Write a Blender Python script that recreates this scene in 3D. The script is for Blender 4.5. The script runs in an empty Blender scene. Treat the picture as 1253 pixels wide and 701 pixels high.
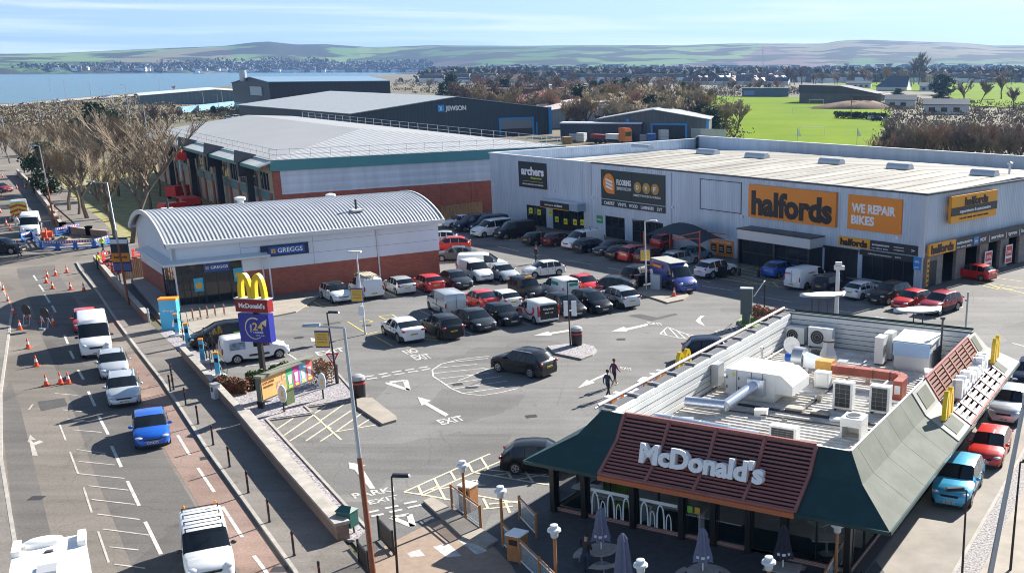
import bpy,math,random
import numpy as np
from mathutils import Vector,Matrix
R=math.radians
rnd=random.Random(7)
sc=bpy.context.scene
COL=sc.collection
# ---------------------------------------------------------------- camera
CX,CY,CF,PITCH,CAMH,PW,PH=850.0,457.0,1291.0,0.284,19.5,1253.0,701.0
cam=bpy.data.cameras.new('camera')
cam.sensor_width=36.0
cam.lens=CF/PW*36.0
cam.shift_x=(PW/2-CX)/PW
cam.shift_y=(CY-PH/2)/PW
cam.clip_start,cam.clip_end=0.5,40000
camo=bpy.data.objects.new('camera',cam)
camo.location=(0,0,CAMH)
camo.rotation_euler=(math.pi/2-PITCH,0,0)
COL.objects.link(camo)
sc.camera=camo
# ---------------------------------------------------------------- sky and sun
SUN_AZ,SUN_EL=51.4,29.8           # direction towards the sun, degrees from +X
w=bpy.data.worlds.new('World');sc.world=w;w.use_nodes=True
nt=w.node_tree;nt.nodes.clear()
N=nt.nodes.new
out=N('ShaderNodeOutputWorld');bg=N('ShaderNodeBackground');bg.inputs[1].default_value=0.05
sky=N('ShaderNodeTexSky');sky.sky_type='NISHITA';sky.sun_disc=False
sky.sun_elevation=R(SUN_EL);sky.sun_rotation=R(90-SUN_AZ)
sky.air_density=1.0;sky.dust_density=0.25;sky.ozone_density=2.5;sky.altitude=50
tc=N('ShaderNodeTexCoord');sep=N('ShaderNodeSeparateXYZ');nt.links.new(tc.outputs['Generated'],sep.inputs[0])
# streaks of thin cloud: noise in direction space, stretched along the horizon
mp=N('ShaderNodeMapping');mp.inputs['Scale'].default_value=(1.3,1.3,34.0);mp.inputs['Rotation'].default_value=(R(1.5),R(-1.2),0)
nt.links.new(tc.outputs['Generated'],mp.inputs[0])
no=N('ShaderNodeTexNoise');no.inputs['Scale'].default_value=2.4;no.inputs['Detail'].default_value=7;no.inputs['Roughness'].default_value=.55
no.inputs['Distortion'].default_value=.35
nt.links.new(mp.outputs[0],no.inputs[0])
cr=N('ShaderNodeValToRGB');cr.color_ramp.elements[0].position=.46;cr.color_ramp.elements[1].position=.64
nt.links.new(no.outputs[0],cr.inputs[0])
hz=N('ShaderNodeMapRange');hz.inputs[1].default_value=-0.02;hz.inputs[2].default_value=0.16;hz.inputs[3].default_value=1.0;hz.inputs[4].default_value=0.0
nt.links.new(sep.outputs[2],hz.inputs[0])
mixh=N('ShaderNodeMixRGB');mixh.inputs[2].default_value=(2.3,4.3,8.4,1)
hz2=N('ShaderNodeMath');hz2.operation='MULTIPLY';hz2.inputs[1].default_value=.75
nt.links.new(hz.outputs[0],hz2.inputs[0]);nt.links.new(hz2.outputs[0],mixh.inputs[0]);nt.links.new(sky.outputs[0],mixh.inputs[1])
mixc=N('ShaderNodeMixRGB');mixc.inputs[2].default_value=(7.2,7.8,8.4,1)
cm=N('ShaderNodeMath');cm.operation='MULTIPLY';cm.inputs[1].default_value=.9
cl=N('ShaderNodeMapRange');cl.inputs[1].default_value=0.12;cl.inputs[2].default_value=0.5;cl.inputs[3].default_value=1.0;cl.inputs[4].default_value=0.12;nt.links.new(sep.outputs[2],cl.inputs[0])
cx_=N('ShaderNodeMath');cx_.operation='MULTIPLY';nt.links.new(cr.outputs[0],cx_.inputs[0]);nt.links.new(cl.outputs[0],cx_.inputs[1]);nt.links.new(cx_.outputs[0],cm.inputs[0]);nt.links.new(cm.outputs[0],mixc.inputs[0])
nt.links.new(mixh.outputs[0],mixc.inputs[1]);nt.links.new(mixc.outputs[0],bg.inputs[0]);nt.links.new(bg.outputs[0],out.inputs[0])
sl=bpy.data.lights.new('sun','SUN');sl.energy=5.0;sl.angle=R(.5);sl.color=(1,.95,.87)
so=bpy.data.objects.new('sun',sl)
sd=Vector((math.cos(R(SUN_EL))*math.cos(R(SUN_AZ)),math.cos(R(SUN_EL))*math.sin(R(SUN_AZ)),math.sin(R(SUN_EL))))
so.rotation_euler=sd.to_track_quat('Z','Y').to_euler();so.location=(0,0,100);COL.objects.link(so)
vs=sc.view_settings;vs.view_transform='Standard';vs.look='None';vs.exposure=1.46;vs.gamma=1;vs.use_curve_mapping=False
sc.cycles.max_bounces=6;sc.cycles.volume_bounces=0;sc.cycles.use_denoising=True
sc.cycles.filter_width=1.05
sc.cycles.caustics_reflective=False;sc.cycles.caustics_refractive=False

# ---------------------------------------------------------------- ground point seen at a place of the survey photo
_cp,_sp=math.cos(PITCH),math.sin(PITCH)
def W(x,y,z=0.0):
    u,v=(x-CX)/CF,(y-CY)/CF
    dx,dy,dz=u,_cp-v*_sp,-_sp-v*_cp
    t=(z-CAMH)/dz
    return Vector((dx*t,dy*t,z))
def proj(p):
    d=p[2]-CAMH
    zc=p[1]*_cp-d*_sp
    return CX+CF*p[0]/zc,CY+CF*(-d*_cp-p[1]*_sp)/zc

# ---------------------------------------------------------------- materials
MATS={}
def mat(name,col,rough=.6,metal=0.0,var=0.0,scale=3.0,bump=0.0,emit=0.0,ramp=None,spec=None,coat=0.0,stretch=(1,1,1),detail=5,alpha=None,trans=0.0):
    if name in MATS:return MATS[name]
    m=bpy.data.materials.new(name);m.use_nodes=True;t=m.node_tree
    b=t.nodes['Principled BSDF']
    c4=(*col,1)
    b.inputs['Base Color'].default_value=c4;b.inputs['Roughness'].default_value=rough;b.inputs['Metallic'].default_value=metal
    if spec is not None:b.inputs['Specular IOR Level'].default_value=spec
    if coat:b.inputs['Coat Weight'].default_value=coat;b.inputs['Coat Roughness'].default_value=.04
    if trans:b.inputs['Transmission Weight'].default_value=trans
    if alpha is not None:b.inputs['Alpha'].default_value=alpha
    if emit:b.inputs['Emission Color'].default_value=c4;b.inputs['Emission Strength'].default_value=emit
    if var or bump:
        g=t.nodes.new('ShaderNodeTexCoord');mpp=t.nodes.new('ShaderNodeMapping');mpp.inputs['Scale'].default_value=stretch
        n=t.nodes.new('ShaderNodeTexNoise');n.inputs['Scale'].default_value=scale;n.inputs['Detail'].default_value=detail;n.inputs['Roughness'].default_value=.62
        t.links.new(g.outputs['Object'],mpp.inputs[0]);t.links.new(mpp.outputs[0],n.inputs['Vector'])
        if var:
            r_=t.nodes.new('ShaderNodeValToRGB');e=r_.color_ramp.elements
            e[0].position=.3;e[1].position=.7
            if ramp:e[0].color=(*ramp[0],1);e[1].color=(*ramp[1],1)
            else:
                e[0].color=(*[c*(1-var) for c in col],1);e[1].color=(*[min(1,c*(1+var)) for c in col],1)
            t.links.new(n.outputs[0],r_.inputs[0]);t.links.new(r_.outputs[0],b.inputs['Base Color'])
        if bump:
            bp=t.nodes.new('ShaderNodeBump');bp.inputs['Strength'].default_value=bump;bp.inputs['Distance'].default_value=.05
            t.links.new(n.outputs[0],bp.inputs['Height']);t.links.new(bp.outputs[0],b.inputs['Normal'])
    MATS[name]=m
    return m
def ribbed(name,col,axis=0,pitch=.3,rough=.5,metal=0.0,dark=.8,var=.06):
    """profiled sheet metal: narrow ribs across one axis"""
    if name in MATS:return MATS[name]
    m=mat(name,col,rough,metal,var=max(var,.13),scale=.7,stretch=(1.2,1.2,.14),detail=8)
    t=m.node_tree;b=t.nodes['Principled BSDF']
    g=t.nodes.new('ShaderNodeTexCoord');s=t.nodes.new('ShaderNodeSeparateXYZ');t.links.new(g.outputs['Object'],s.inputs[0])
    mu=t.nodes.new('ShaderNodeMath');mu.operation='MULTIPLY';mu.inputs[1].default_value=2*math.pi/pitch
    si=t.nodes.new('ShaderNodeMath');si.operation='SINE'
    t.links.new(s.outputs[axis],mu.inputs[0]);t.links.new(mu.outputs[0],si.inputs[0])
    bp=t.nodes.new('ShaderNodeBump');bp.inputs['Strength'].default_value=.6;bp.inputs['Distance'].default_value=.03
    t.links.new(si.outputs[0],bp.inputs['Height']);t.links.new(bp.outputs[0],b.inputs['Normal'])
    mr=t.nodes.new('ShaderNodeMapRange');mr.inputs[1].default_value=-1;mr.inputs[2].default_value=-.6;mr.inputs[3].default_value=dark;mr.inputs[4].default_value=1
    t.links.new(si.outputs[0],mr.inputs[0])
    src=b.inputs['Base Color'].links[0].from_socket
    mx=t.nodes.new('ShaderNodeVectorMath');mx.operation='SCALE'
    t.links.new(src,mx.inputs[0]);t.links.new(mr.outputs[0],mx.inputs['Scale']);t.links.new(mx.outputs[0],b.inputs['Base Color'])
    return m
def brick(name,c1,c2,mortar,scale=1.0,bw=.45,bh=.15,wall='x'):
    if name in MATS:return MATS[name]
    m=bpy.data.materials.new(name);m.use_nodes=True;t=m.node_tree;b=t.nodes['Principled BSDF'];b.inputs['Roughness'].default_value=.85
    g=t.nodes.new('ShaderNodeTexCoord');s=t.nodes.new('ShaderNodeSeparateXYZ');c=t.nodes.new('ShaderNodeCombineXYZ')
    t.links.new(g.outputs['Object'],s.inputs[0])
    ad=t.nodes.new('ShaderNodeMath');ad.operation='ADD';t.links.new(s.outputs[0],ad.inputs[0]);t.links.new(s.outputs[1],ad.inputs[1])
    if wall=='x':t.links.new(ad.outputs[0],c.inputs[0]);t.links.new(s.outputs[2],c.inputs[1])
    else:t.links.new(s.outputs[0],c.inputs[0]);t.links.new(s.outputs[1],c.inputs[1])
    br=t.nodes.new('ShaderNodeTexBrick');br.inputs['Scale'].default_value=scale;br.inputs['Brick Width'].default_value=bw;br.inputs['Row Height'].default_value=bh
    br.inputs['Mortar Size'].default_value=.012;br.inputs['Color1'].default_value=(*c1,1);br.inputs['Color2'].default_value=(*c2,1);br.inputs['Mortar'].default_value=(*mortar,1)
    n=t.nodes.new('ShaderNodeTexNoise');n.inputs['Scale'].default_value=.8;n.inputs['Detail'].default_value=4
    mr=t.nodes.new('ShaderNodeMapRange');mr.inputs[3].default_value=.75;mr.inputs[4].default_value=1.25
    mx=t.nodes.new('ShaderNodeVectorMath');mx.operation='SCALE'
    t.links.new(c.outputs[0],br.inputs[0]);t.links.new(g.outputs['Object'],n.inputs[0]);t.links.new(n.outputs[0],mr.inputs[0])
    t.links.new(br.outputs[0],mx.inputs[0]);t.links.new(mr.outputs[0],mx.inputs['Scale']);t.links.new(mx.outputs[0],b.inputs['Base Color'])
    MATS[name]=m
    return m
def asphalt(name,a,bcol,s1=.06,patch=.35,rough=.88):
    """tarmac: fine grain, broad wear and repair patches"""
    m=bpy.data.materials.new(name);m.use_nodes=True;t=m.node_tree;b=t.nodes['Principled BSDF'];b.inputs['Roughness'].default_value=rough
    b.inputs['Specular IOR Level'].default_value=.3
    g=t.nodes.new('ShaderNodeTexCoord')
    def noise(sc_,de,ro=.6,st=None):
        n=t.nodes.new('ShaderNodeTexNoise');n.inputs['Scale'].default_value=sc_;n.inputs['Detail'].default_value=de;n.inputs['Roughness'].default_value=ro
        if st:
            q=t.nodes.new('ShaderNodeMapping');q.inputs['Rotation'].default_value=(0,0,st[0]);q.inputs['Scale'].default_value=(st[1],st[2],1)
            t.links.new(g.outputs['Object'],q.inputs[0]);t.links.new(q.outputs[0],n.inputs[0])
        else:t.links.new(g.outputs['Object'],n.inputs[0])
        return n
    n1=noise(s1,6,.7);n2=noise(9.0,5,.75);n3=noise(.35,4,.6,(R(35),.25,3.0))
    r1=t.nodes.new('ShaderNodeValToRGB');e=r1.color_ramp.elements;e[0].position=.35;e[1].position=.65;e[0].color=(*a,1);e[1].color=(*bcol,1)
    t.links.new(n1.outputs[0],r1.inputs[0])
    def fac(n,lo,hi):
        q=t.nodes.new('ShaderNodeMapRange');q.inputs[1].default_value=.3;q.inputs[2].default_value=.7;q.inputs[3].default_value=lo;q.inputs[4].default_value=hi
        t.links.new(n.outputs[0],q.inputs[0]);return q
    def scale(src,q):
        x=t.nodes.new('ShaderNodeVectorMath');x.operation='SCALE';t.links.new(src,x.inputs[0]);t.links.new(q.outputs[0],x.inputs['Scale']);return x.outputs[0]
    c=scale(r1.outputs[0],fac(n2,.72,1.28));c=scale(c,fac(n3,.86,1.14))
    vo=t.nodes.new('ShaderNodeTexVoronoi');vo.inputs['Scale'].default_value=.16;vo.feature='F1'
    vo.distance='CHEBYCHEV';vo.inputs['Randomness'].default_value=1
    t.links.new(g.outputs['Object'],vo.inputs[0])
    sp=t.nodes.new('ShaderNodeSeparateColor');t.links.new(vo.outputs['Color'],sp.inputs[0])
    pr=t.nodes.new('ShaderNodeMapRange');pr.interpolation_type='STEPPED' if False else 'LINEAR'
    pr.inputs[1].default_value=.80;pr.inputs[2].default_value=.82;pr.inputs[3].default_value=1;pr.inputs[4].default_value=1-patch*.5
    t.links.new(sp.outputs[0],pr.inputs[0]);c=scale(c,pr)
    for sc_,lo,hi,dk,nz in ((.55,.02,.12,.72,0),(.22,.0,.008,.80,1)):      # oil drips; hairline cracks
        vv=t.nodes.new('ShaderNodeTexVoronoi');vv.inputs['Scale'].default_value=sc_;vv.feature='DISTANCE_TO_EDGE' if nz else 'F1'
        nd=t.nodes.new('ShaderNodeTexNoise');nd.inputs['Scale'].default_value=1.1;nd.inputs['Detail'].default_value=6;am=t.nodes.new('ShaderNodeVectorMath');am.operation='MULTIPLY_ADD';am.inputs[1].default_value=(.9,.9,0)
        t.links.new(g.outputs['Object'],nd.inputs[0]);t.links.new(nd.outputs['Color'],am.inputs[0]);t.links.new(g.outputs['Object'],am.inputs[2]);t.links.new(am.outputs[0],vv.inputs[0])
        q=t.nodes.new('ShaderNodeMapRange');q.inputs[1].default_value=lo;q.inputs[2].default_value=hi;q.inputs[3].default_value=dk;q.inputs[4].default_value=1;t.links.new(vv.outputs['Distance'],q.inputs[0]);c=scale(c,q)
    t.links.new(c,b.inputs['Base Color'])
    bp=t.nodes.new('ShaderNodeBump');bp.inputs['Strength'].default_value=.35;bp.inputs['Distance'].default_value=.01
    t.links.new(n2.outputs[0],bp.inputs['Height']);t.links.new(bp.outputs[0],b.inputs['Normal'])
    MATS[name]=m
    return m

# ---------------------------------------------------------------- mesh building
class MB:
    """collects shapes and links them as ONE mesh object"""
    def __init__(s):s.v=[];s.f=[];s.m=[];s.T=Matrix.Identity(4);s.mi=0
    def add(s,vs,fs,mi=None):
        k=len(s.v);T=s.T
        s.v+=[tuple(T @ Vector(p)) for p in vs];s.f+=[tuple(i+k for i in f) for f in fs];s.m+=[s.mi if mi is None else mi]*len(fs)
        return s
    def box(s,x0,x1,y0,y1,z0,z1,mi=None,rz=0.0):
        vs=[(x,y,z) for z in (z0,z1) for y in (y0,y1) for x in (x0,x1)]
        if rz:
            cx,cy=(x0+x1)/2,(y0+y1)/2;c,q=math.cos(rz),math.sin(rz)
            vs=[(cx+(x-cx)*c-(y-cy)*q,cy+(x-cx)*q+(y-cy)*c,z) for x,y,z in vs]
        return s.add(vs,[(0,2,3,1),(4,5,7,6),(0,1,5,4),(2,6,7,3),(0,4,6,2),(1,3,7,5)],mi)
    def tube(s,p0,p1,r0,r1=None,n=8,mi=None,caps=True):
        r1=r0 if r1 is None else r1
        a,b=Vector(p0),Vector(p1);d=(b-a).normalized()
        u=d.cross(Vector((0,0,1)) if abs(d.z)<.9 else Vector((1,0,0))).normalized();w_=d.cross(u)
        vs=[]
        for p,r in ((a,r0),(b,r1)):
            for i in range(n):
                t=2*math.pi*i/n+math.pi/n;vs.append(p+u*(r*math.cos(t))+w_*(r*math.sin(t)))
        fs=[(i,(i+1) % n,n+(i+1) % n,n+i) for i in range(n)]
        if caps:fs+=[tuple(range(n-1,-1,-1)),tuple(range(n,2*n))]
        return s.add(vs,fs,mi)
    def path(s,pts,r,n=6,mi=None):
        for a,b in zip(pts[:-1],pts[1:]):s.tube(a,b,r,r,n,mi)
        return s
    def lathe(s,prof,n=14,c=(0,0,0),mi=None):
        vs=[];fs=[]
        for r,z in prof:
            for i in range(n):
                t=2*math.pi*i/n;vs.append((c[0]+r*math.cos(t),c[1]+r*math.sin(t),c[2]+z))
        for k in range(len(prof)-1):
            for i in range(n):
                fs.append((k*n+i,k*n+(i+1) % n,(k+1)*n+(i+1) % n,(k+1)*n+i))
        fs.append(tuple(range(n-1,-1,-1)));fs.append(tuple(range((len(prof)-1)*n,len(prof)*n)))
        return s.add(vs,fs,mi)
    def prism(s,pts,z0,z1,mi=None):
        n=len(pts)
        ar=sum(pts[i][0]*pts[(i+1) % n][1]-pts[(i+1) % n][0]*pts[i][1] for i in range(n))
        if ar<0:pts=pts[::-1]
        vs=[(p[0],p[1],z0) for p in pts]+[(p[0],p[1],z1) for p in pts]
        fs=[tuple(range(n-1,-1,-1)),tuple(range(n,2*n))]+[(i,(i+1) % n,n+(i+1) % n,n+i) for i in range(n)]
        return s.add(vs,fs,mi)
    def sheet(s,pts,z,mi=None):
        n=len(pts)
        ar=sum(pts[i][0]*pts[(i+1) % n][1]-pts[(i+1) % n][0]*pts[i][1] for i in range(n))
        if ar<0:pts=pts[::-1]
        return s.add([(p[0],p[1],z) for p in pts],[tuple(range(n))],mi)
    def quad(s,a,b,c,d,mi=None):return s.add([a,b,c,d],[(0,1,2,3)],mi)
    def slab(s,a,b,c,d,t,mi=None):
        """a four-sided plate with thickness t along its normal"""
        a,b,c,d=map(Vector,(a,b,c,d));n=(b-a).cross(d-a).normalized()*t
        q=[a,b,c,d];return s.add(q+[p-n for p in q],[(0,1,2,3),(7,6,5,4),(0,4,5,1),(1,5,6,2),(2,6,7,3),(3,7,4,0)],mi)
    def mesh(s,name,mats,smooth=False,sharp=40):
        me=bpy.data.meshes.new(name);me.from_pydata(s.v,[],s.f)
        if not isinstance(mats,(list,tuple)):mats=[mats]
        for m in mats:me.materials.append(m)
        if len(mats)>1:me.polygons.foreach_set('material_index',s.m)
        if smooth:
            me.polygons.foreach_set('use_smooth',[True]*len(me.polygons));me.set_sharp_from_angle(angle=R(sharp))
        me.update()
        return me
    def obj(s,name,mats,parent=None,loc=(0,0,0),rz=0.0,smooth=False,sharp=40):
        o=bpy.data.objects.new(name,s.mesh(name,mats,smooth,sharp));COL.objects.link(o)
        o.parent=parent;o.location=loc;o.rotation_euler=(0,0,rz)
        return o
def tag(o,label=None,cat=None,group=None,kind=None):
    if label:o['label']=label
    if cat:o['category']=cat
    if group:o['group']=group
    if kind:o['kind']=kind
    return o
def thing(name,label,cat,loc=(0,0,0),rz=0.0,group=None):
    o=bpy.data.objects.new(name,None);o.empty_display_size=.5;COL.objects.link(o)
    o.location=loc;o.rotation_euler=(0,0,rz)
    return tag(o,label,cat,group)
KIDS={}
def copy_tree(o,parent=None,top=True):
    c=o.copy();COL.objects.link(c)
    if parent is not None:c.parent=parent
    for ch in o.children:copy_tree(ch,c,False)
    return c
def dup(o,loc,rz=0.0,label=None,group=None):
    c=copy_tree(o);c.location=loc;c.rotation_euler=(0,0,rz)
    if label:c['label']=label
    if group:c['group']=group
    return c
_tc={}
def letters(mb,s,h,width=None,T=None,depth=.0,bold=0.0,mi=None,shear=0.0,spacing=1.0,align='LEFT'):
    """block letters lying in the x-z plane (reading along +x, facing -y), capital height h"""
    key=(s,round(bold,3),round(depth/h,3),shear,spacing)
    if key not in _tc:
        cu=bpy.data.curves.new('letters','FONT');cu.body=s;cu.size=1;cu.offset=bold;cu.extrude=depth/h*.5;cu.shear=shear;cu.space_character=spacing
        cu.resolution_u=3
        o=bpy.data.objects.new('letters',cu);me=o.to_mesh()
        vs=[tuple(v.co) for v in me.vertices];fs=[tuple(p.vertices) for p in me.polygons]
        o.to_mesh_clear();bpy.data.objects.remove(o);bpy.data.curves.remove(cu);_tc[key]=(vs,fs)
    vs,fs=_tc[key]
    if not vs:return mb
    x0,x1=min(v[0] for v in vs),max(v[0] for v in vs)
    cap=.72;sy=h/cap;sx=sy if width is None else width/(x1-x0)
    off={'LEFT':0,'CENTER':-(x1-x0)*sx/2,'RIGHT':-(x1-x0)*sx}[align]
    pts=[((v[0]-x0)*sx+off,-v[2]*sy,v[1]*sy) for v in vs]
    if T is not None:pts=[T @ Vector(p) for p in pts]
    return mb.add(pts,fs,mi)
def frame(C,deg):
    """site frame: origin C, x along deg"""
    return Matrix.Translation((C[0],C[1],0)) @ Matrix.Rotation(R(deg),4,'Z')
WHITE=mat('white_paint',(.8,.8,.78),.45)
BLACK=mat('black_plastic',(.02,.02,.022),.5)
STEEL=mat('galvanised_steel',(.48,.5,.52),.4,.6,var=.1,scale=2)
GLASS=mat('dark_glass',(.015,.02,.025),.05,0,spec=.6)
# ================================================================ terrain, sea, hills
SEA=-4.0
seapoly=np.array([(-380,594),(-410,728),(-444,912),(-493,1176),(-618,1840),(-834,3342),(-960,3640),(-1200,3700),(-1500,3600),(-1750,3300),(-1900,3000),(-2050,2800),(-2600,2450),(-4200,1500),(-5200,200),(-3000,-1500),(-1500,-900),(-800,-150),(-560,150),(-430,420)],float)
def sd_poly(X,Y,P):
    inside=np.zeros(X.shape,bool);dist=np.full(X.shape,1e9)
    n=len(P)
    for i in range(n):
        ax,ay=P[i];bx,by=P[(i+1) % n]
        c=((ay>Y) != (by>Y)) & (X<(bx-ax)*(Y-ay)/(by-ay+1e-12)+ax);inside ^= c
        t=np.clip(((X-ax)*(bx-ax)+(Y-ay)*(by-ay))/((bx-ax)**2+(by-ay)**2),0,1)
        dist=np.minimum(dist,np.hypot(X-ax-t*(bx-ax),Y-ay-t*(by-ay)))
    return np.where(inside,-dist,dist)
def wob(x,y,s,seed):
    """smooth pseudo-random field"""
    r=np.random.RandomState(seed);z=0
    for k in range(5):
        a=r.rand()*6.28;f=s*1.9**k;z=z+np.sin((x*np.cos(a)+y*np.sin(a))*f+r.rand()*6.28)*np.cos((x*np.sin(a)-y*np.cos(a))*f*.8+r.rand()*6.28)/1.6**k
    return z/2.2
sky_px=[(-700,66),(-300,68),(0,69),(100,68),(200,63.5),(300,59.5),(335,55.5),(352,54.5),(385,57.5),(420,57),(470,60),(550,57.5),(640,58),(740,57),(833,57),(900,55),(1000,55.5),(1020,52),(1050,51),(1100,53),(1160,55),(1200,58),(1253,58),(1400,56),(1700,60),(2200,62)]
sx_=np.array([math.atan((p[0]-CX)/CF) for p in sky_px]);sh_=np.array([80-p[1] for p in sky_px])
def T0f(az):return np.interp(az,np.arctan((np.array([-100,0,150,330,450,520,620])-CX)/CF),[2750,3000,3500,3900,3950,3800,3000])
def hill_height(X,Y):
    r=np.hypot(X,Y);az=np.arctan2(X,np.maximum(Y,1e-3))
    h=np.interp(az,sx_,sh_)/CF*5200*.98+CAMH            # crest height at 5.2 km
    T0=T0f(az);t=np.clip((r-T0)/(5200-T0),0,1);t2=np.clip((r-5200)/3000,0,1)
    env=(t*t*(3-2*t))*(1-t2*t2)
    mid=np.clip((r-T0+100)/700,0,1)*np.clip((4900-r)/700,0,1)
    z=h*(.22*t+.78*env)+mid*15*(wob(X,Y,.0011,3)+.3)*(1-.3*t)
    z=z+env*6*wob(X,Y,.004,5)*(1-t)
    return z
def terrain(name,r0,r1,nr,a0,a1,na,m):
    rr=r0*(r1/r0)**(np.arange(nr)/(nr-1));aa=np.radians(np.linspace(a0,a1,na))
    Rr,Aa=np.meshgrid(rr,aa,indexing='ij');X=Rr*np.sin(Aa);Y=Rr*np.cos(Aa)
    d=sd_poly(X,Y,seapoly)
    Z=hill_height(X,Y)-.08+np.clip((Rr-900)/600,0,1)*.5*(wob(X,Y,.02,9)-1)
    k=np.clip((d+4)/14,0,1);Z=Z*k+(SEA-3)*(1-k)
    vs=np.stack([X.ravel(),Y.ravel(),Z.ravel()],1);i=np.arange(nr-1)[:,None]*na+np.arange(na-1)[None,:];i=i.ravel()
    fs=np.stack([i,i+na,i+na+1,i+1],1)
    me=bpy.data.meshes.new(name);me.from_pydata(vs.tolist(),[],fs.tolist());me.materials.append(m)
    me.polygons.foreach_set('use_smooth',[True]*len(me.polygons));me.update()
    o=bpy.data.objects.new(name,me);COL.objects.link(o);return tag(o,kind='structure')
def field_mat(name,cols,scale,nz=.0,dist=0):
    m=bpy.data.materials.new(name);m.use_nodes=True;t=m.node_tree;b=t.nodes['Principled BSDF'];b.inputs['Roughness'].default_value=.95;b.inputs['Specular IOR Level'].default_value=.1
    g=t.nodes.new('ShaderNodeTexCoord');mp_=t.nodes.new('ShaderNodeMapping');mp_.inputs['Scale'].default_value=(1,.55,0);mp_.inputs['Rotation'].default_value=(0,0,.3)
    v=t.nodes.new('ShaderNodeTexVoronoi');v.inputs['Scale'].default_value=scale;v.inputs['Randomness'].default_value=.9
    t.links.new(g.outputs['Object'],mp_.inputs[0]);t.links.new(mp_.outputs[0],v.inputs[0])
    s=t.nodes.new('ShaderNodeSeparateColor');t.links.new(v.outputs['Color'],s.inputs[0])
    r_=t.nodes.new('ShaderNodeValToRGB');r_.color_ramp.interpolation='CONSTANT';e=r_.color_ramp.elements
    for k,c in enumerate(cols):
        q=e[k] if k<2 else e.new(k/len(cols))
        q.position=k/len(cols);q.color=(*c,1)
    t.links.new(s.outputs[0],r_.inputs[0])
    n=t.nodes.new('ShaderNodeTexNoise');n.inputs['Scale'].default_value=scale*2.2;n.inputs['Detail'].default_value=8;t.links.new(g.outputs['Object'],n.inputs[0])
    mr=t.nodes.new('ShaderNodeMapRange');mr.inputs[1].default_value=.47;mr.inputs[2].default_value=.53;t.links.new(n.outputs[0],mr.inputs[0])
    mx=t.nodes.new('ShaderNodeMixRGB');mx.inputs[2].default_value=(.04,.045,.035,1);t.links.new(mr.outputs[0],mx.inputs[0]);t.links.new(r_.outputs[0],mx.inputs[1])
    t.links.new(mx.outputs[0],b.inputs['Base Color']);MATS[name]=m
    return m
m_hill=field_mat('hill_fields',[(.10,.17,.06),(.13,.10,.09),(.07,.13,.05),(.13,.19,.07),(.09,.075,.07),(.15,.14,.09),(.08,.14,.06)],.0022)
m_near=mat('rough_land',(.16,.13,.07),.95,var=.5,scale=.02,ramp=((.05,.055,.028),(.17,.135,.08)),detail=12)
terrain('ground',30,2600,210,-75,75,640,m_near)
terrain('hills',2600,9000,110,-75,75,460,m_hill)
g=MB();g.lathe([(0.01,-.3),(31,-.3),(31.2,-.082)],48,(0,0,0));g.box(-400,400,-500,8,-.4,-.09)
tag(g.obj('ground',m_near),kind='structure')
mw=mat('sea_water',(.03,.10,.13),.25,spec=.5)
t=mw.node_tree;nn=t.nodes.new('ShaderNodeTexNoise');nn.inputs['Scale'].default_value=.05;nn.inputs['Detail'].default_value=8
gg=t.nodes.new('ShaderNodeTexCoord');bb=t.nodes.new('ShaderNodeBump');bb.inputs['Strength'].default_value=.8;bb.inputs['Distance'].default_value=1.2
t.links.new(gg.outputs['Object'],nn.inputs[0]);t.links.new(nn.outputs[0],bb.inputs['Height']);t.links.new(bb.outputs[0],t.nodes['Principled BSDF'].inputs['Normal'])
g=MB();g.sheet([(-9000,-2000),(500,-2000),(500,9000),(-9000,9000)],SEA);tag(g.obj('sea',mw),kind='structure')

GREEN=mat('playing_field_grass',(.20,.34,.02),.95,var=.3,scale=.03,ramp=((.095,.165,.002),(.165,.235,.003)),stretch=(1,1,1),detail=10,spec=.05)
def ground_sheet(name,px,z,m,kind='structure'):
    g=MB();g.sheet([W(*p)[:2] for p in px],z);return tag(g.obj(name,m),kind=kind)
ground_sheet('field',[(800,121),(880,118),(1000,120),(1082,121),(1092,128),(1088,150),(1075,165),(1100,190),(1253,205),(1253,215),(893,215),(860,170),(800,150)],-.0,GREEN)
ground_sheet('field',[(985,104),(1085,101),(1180,101),(1253,97),(1300,104),(1300,135),(1180,130),(1150,112),(1000,111)],.3,GREEN)
ground_sheet('field',[(785,118),(870,116),(850,123),(780,124)],.3,GREEN)

# ---------------------------------------------------------------- tarmac
A_LOT=asphalt('car_park_tarmac',(.13,.127,.122),(.195,.19,.182))
A_ROAD=asphalt('road_tarmac',(.14,.124,.106),(.195,.172,.148),s1=.09)
A_DARK=asphalt('lane_tarmac',(.10,.094,.088),(.14,.13,.12),s1=.1)
A_PAVE=asphalt('footway_tarmac',(.155,.14,.125),(.20,.18,.16),s1=.2,patch=.2)
A_RED=asphalt('cycle_lane_tarmac',(.20,.135,.11),(.25,.175,.145),s1=.2,patch=.15)
CONC=mat('concrete',(.36,.33,.29),.85,var=.25,scale=1.4,bump=.1)
KERB=mat('kerb_stone',(.33,.31,.28),.85,var=.2,scale=2)
MARK=mat('road_paint',(.68,.66,.6),.7,var=.14,scale=3.5,ramp=((.27,.26,.24),(.70,.68,.62)),detail=10)
MARKW=mat('worn_road_paint',(.40,.37,.33),.8,var=.3,scale=1.2)
MARKY=mat('yellow_road_paint',(.62,.50,.10),.7,var=.25,scale=2.5)
MARKC=mat('cream_road_paint',(.60,.52,.36),.7,var=.15,scale=2.5)
def gs(name,pts,z,m,kind='structure'):
    g=MB();g.sheet([tuple(p)[:2] for p in pts],z);return tag(g.obj(name,m),kind=kind)
Zf_=lambda x,y:(x/2.983,466+y/2.983)
def wp(*ps):return [W(*p) for p in ps]
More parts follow.
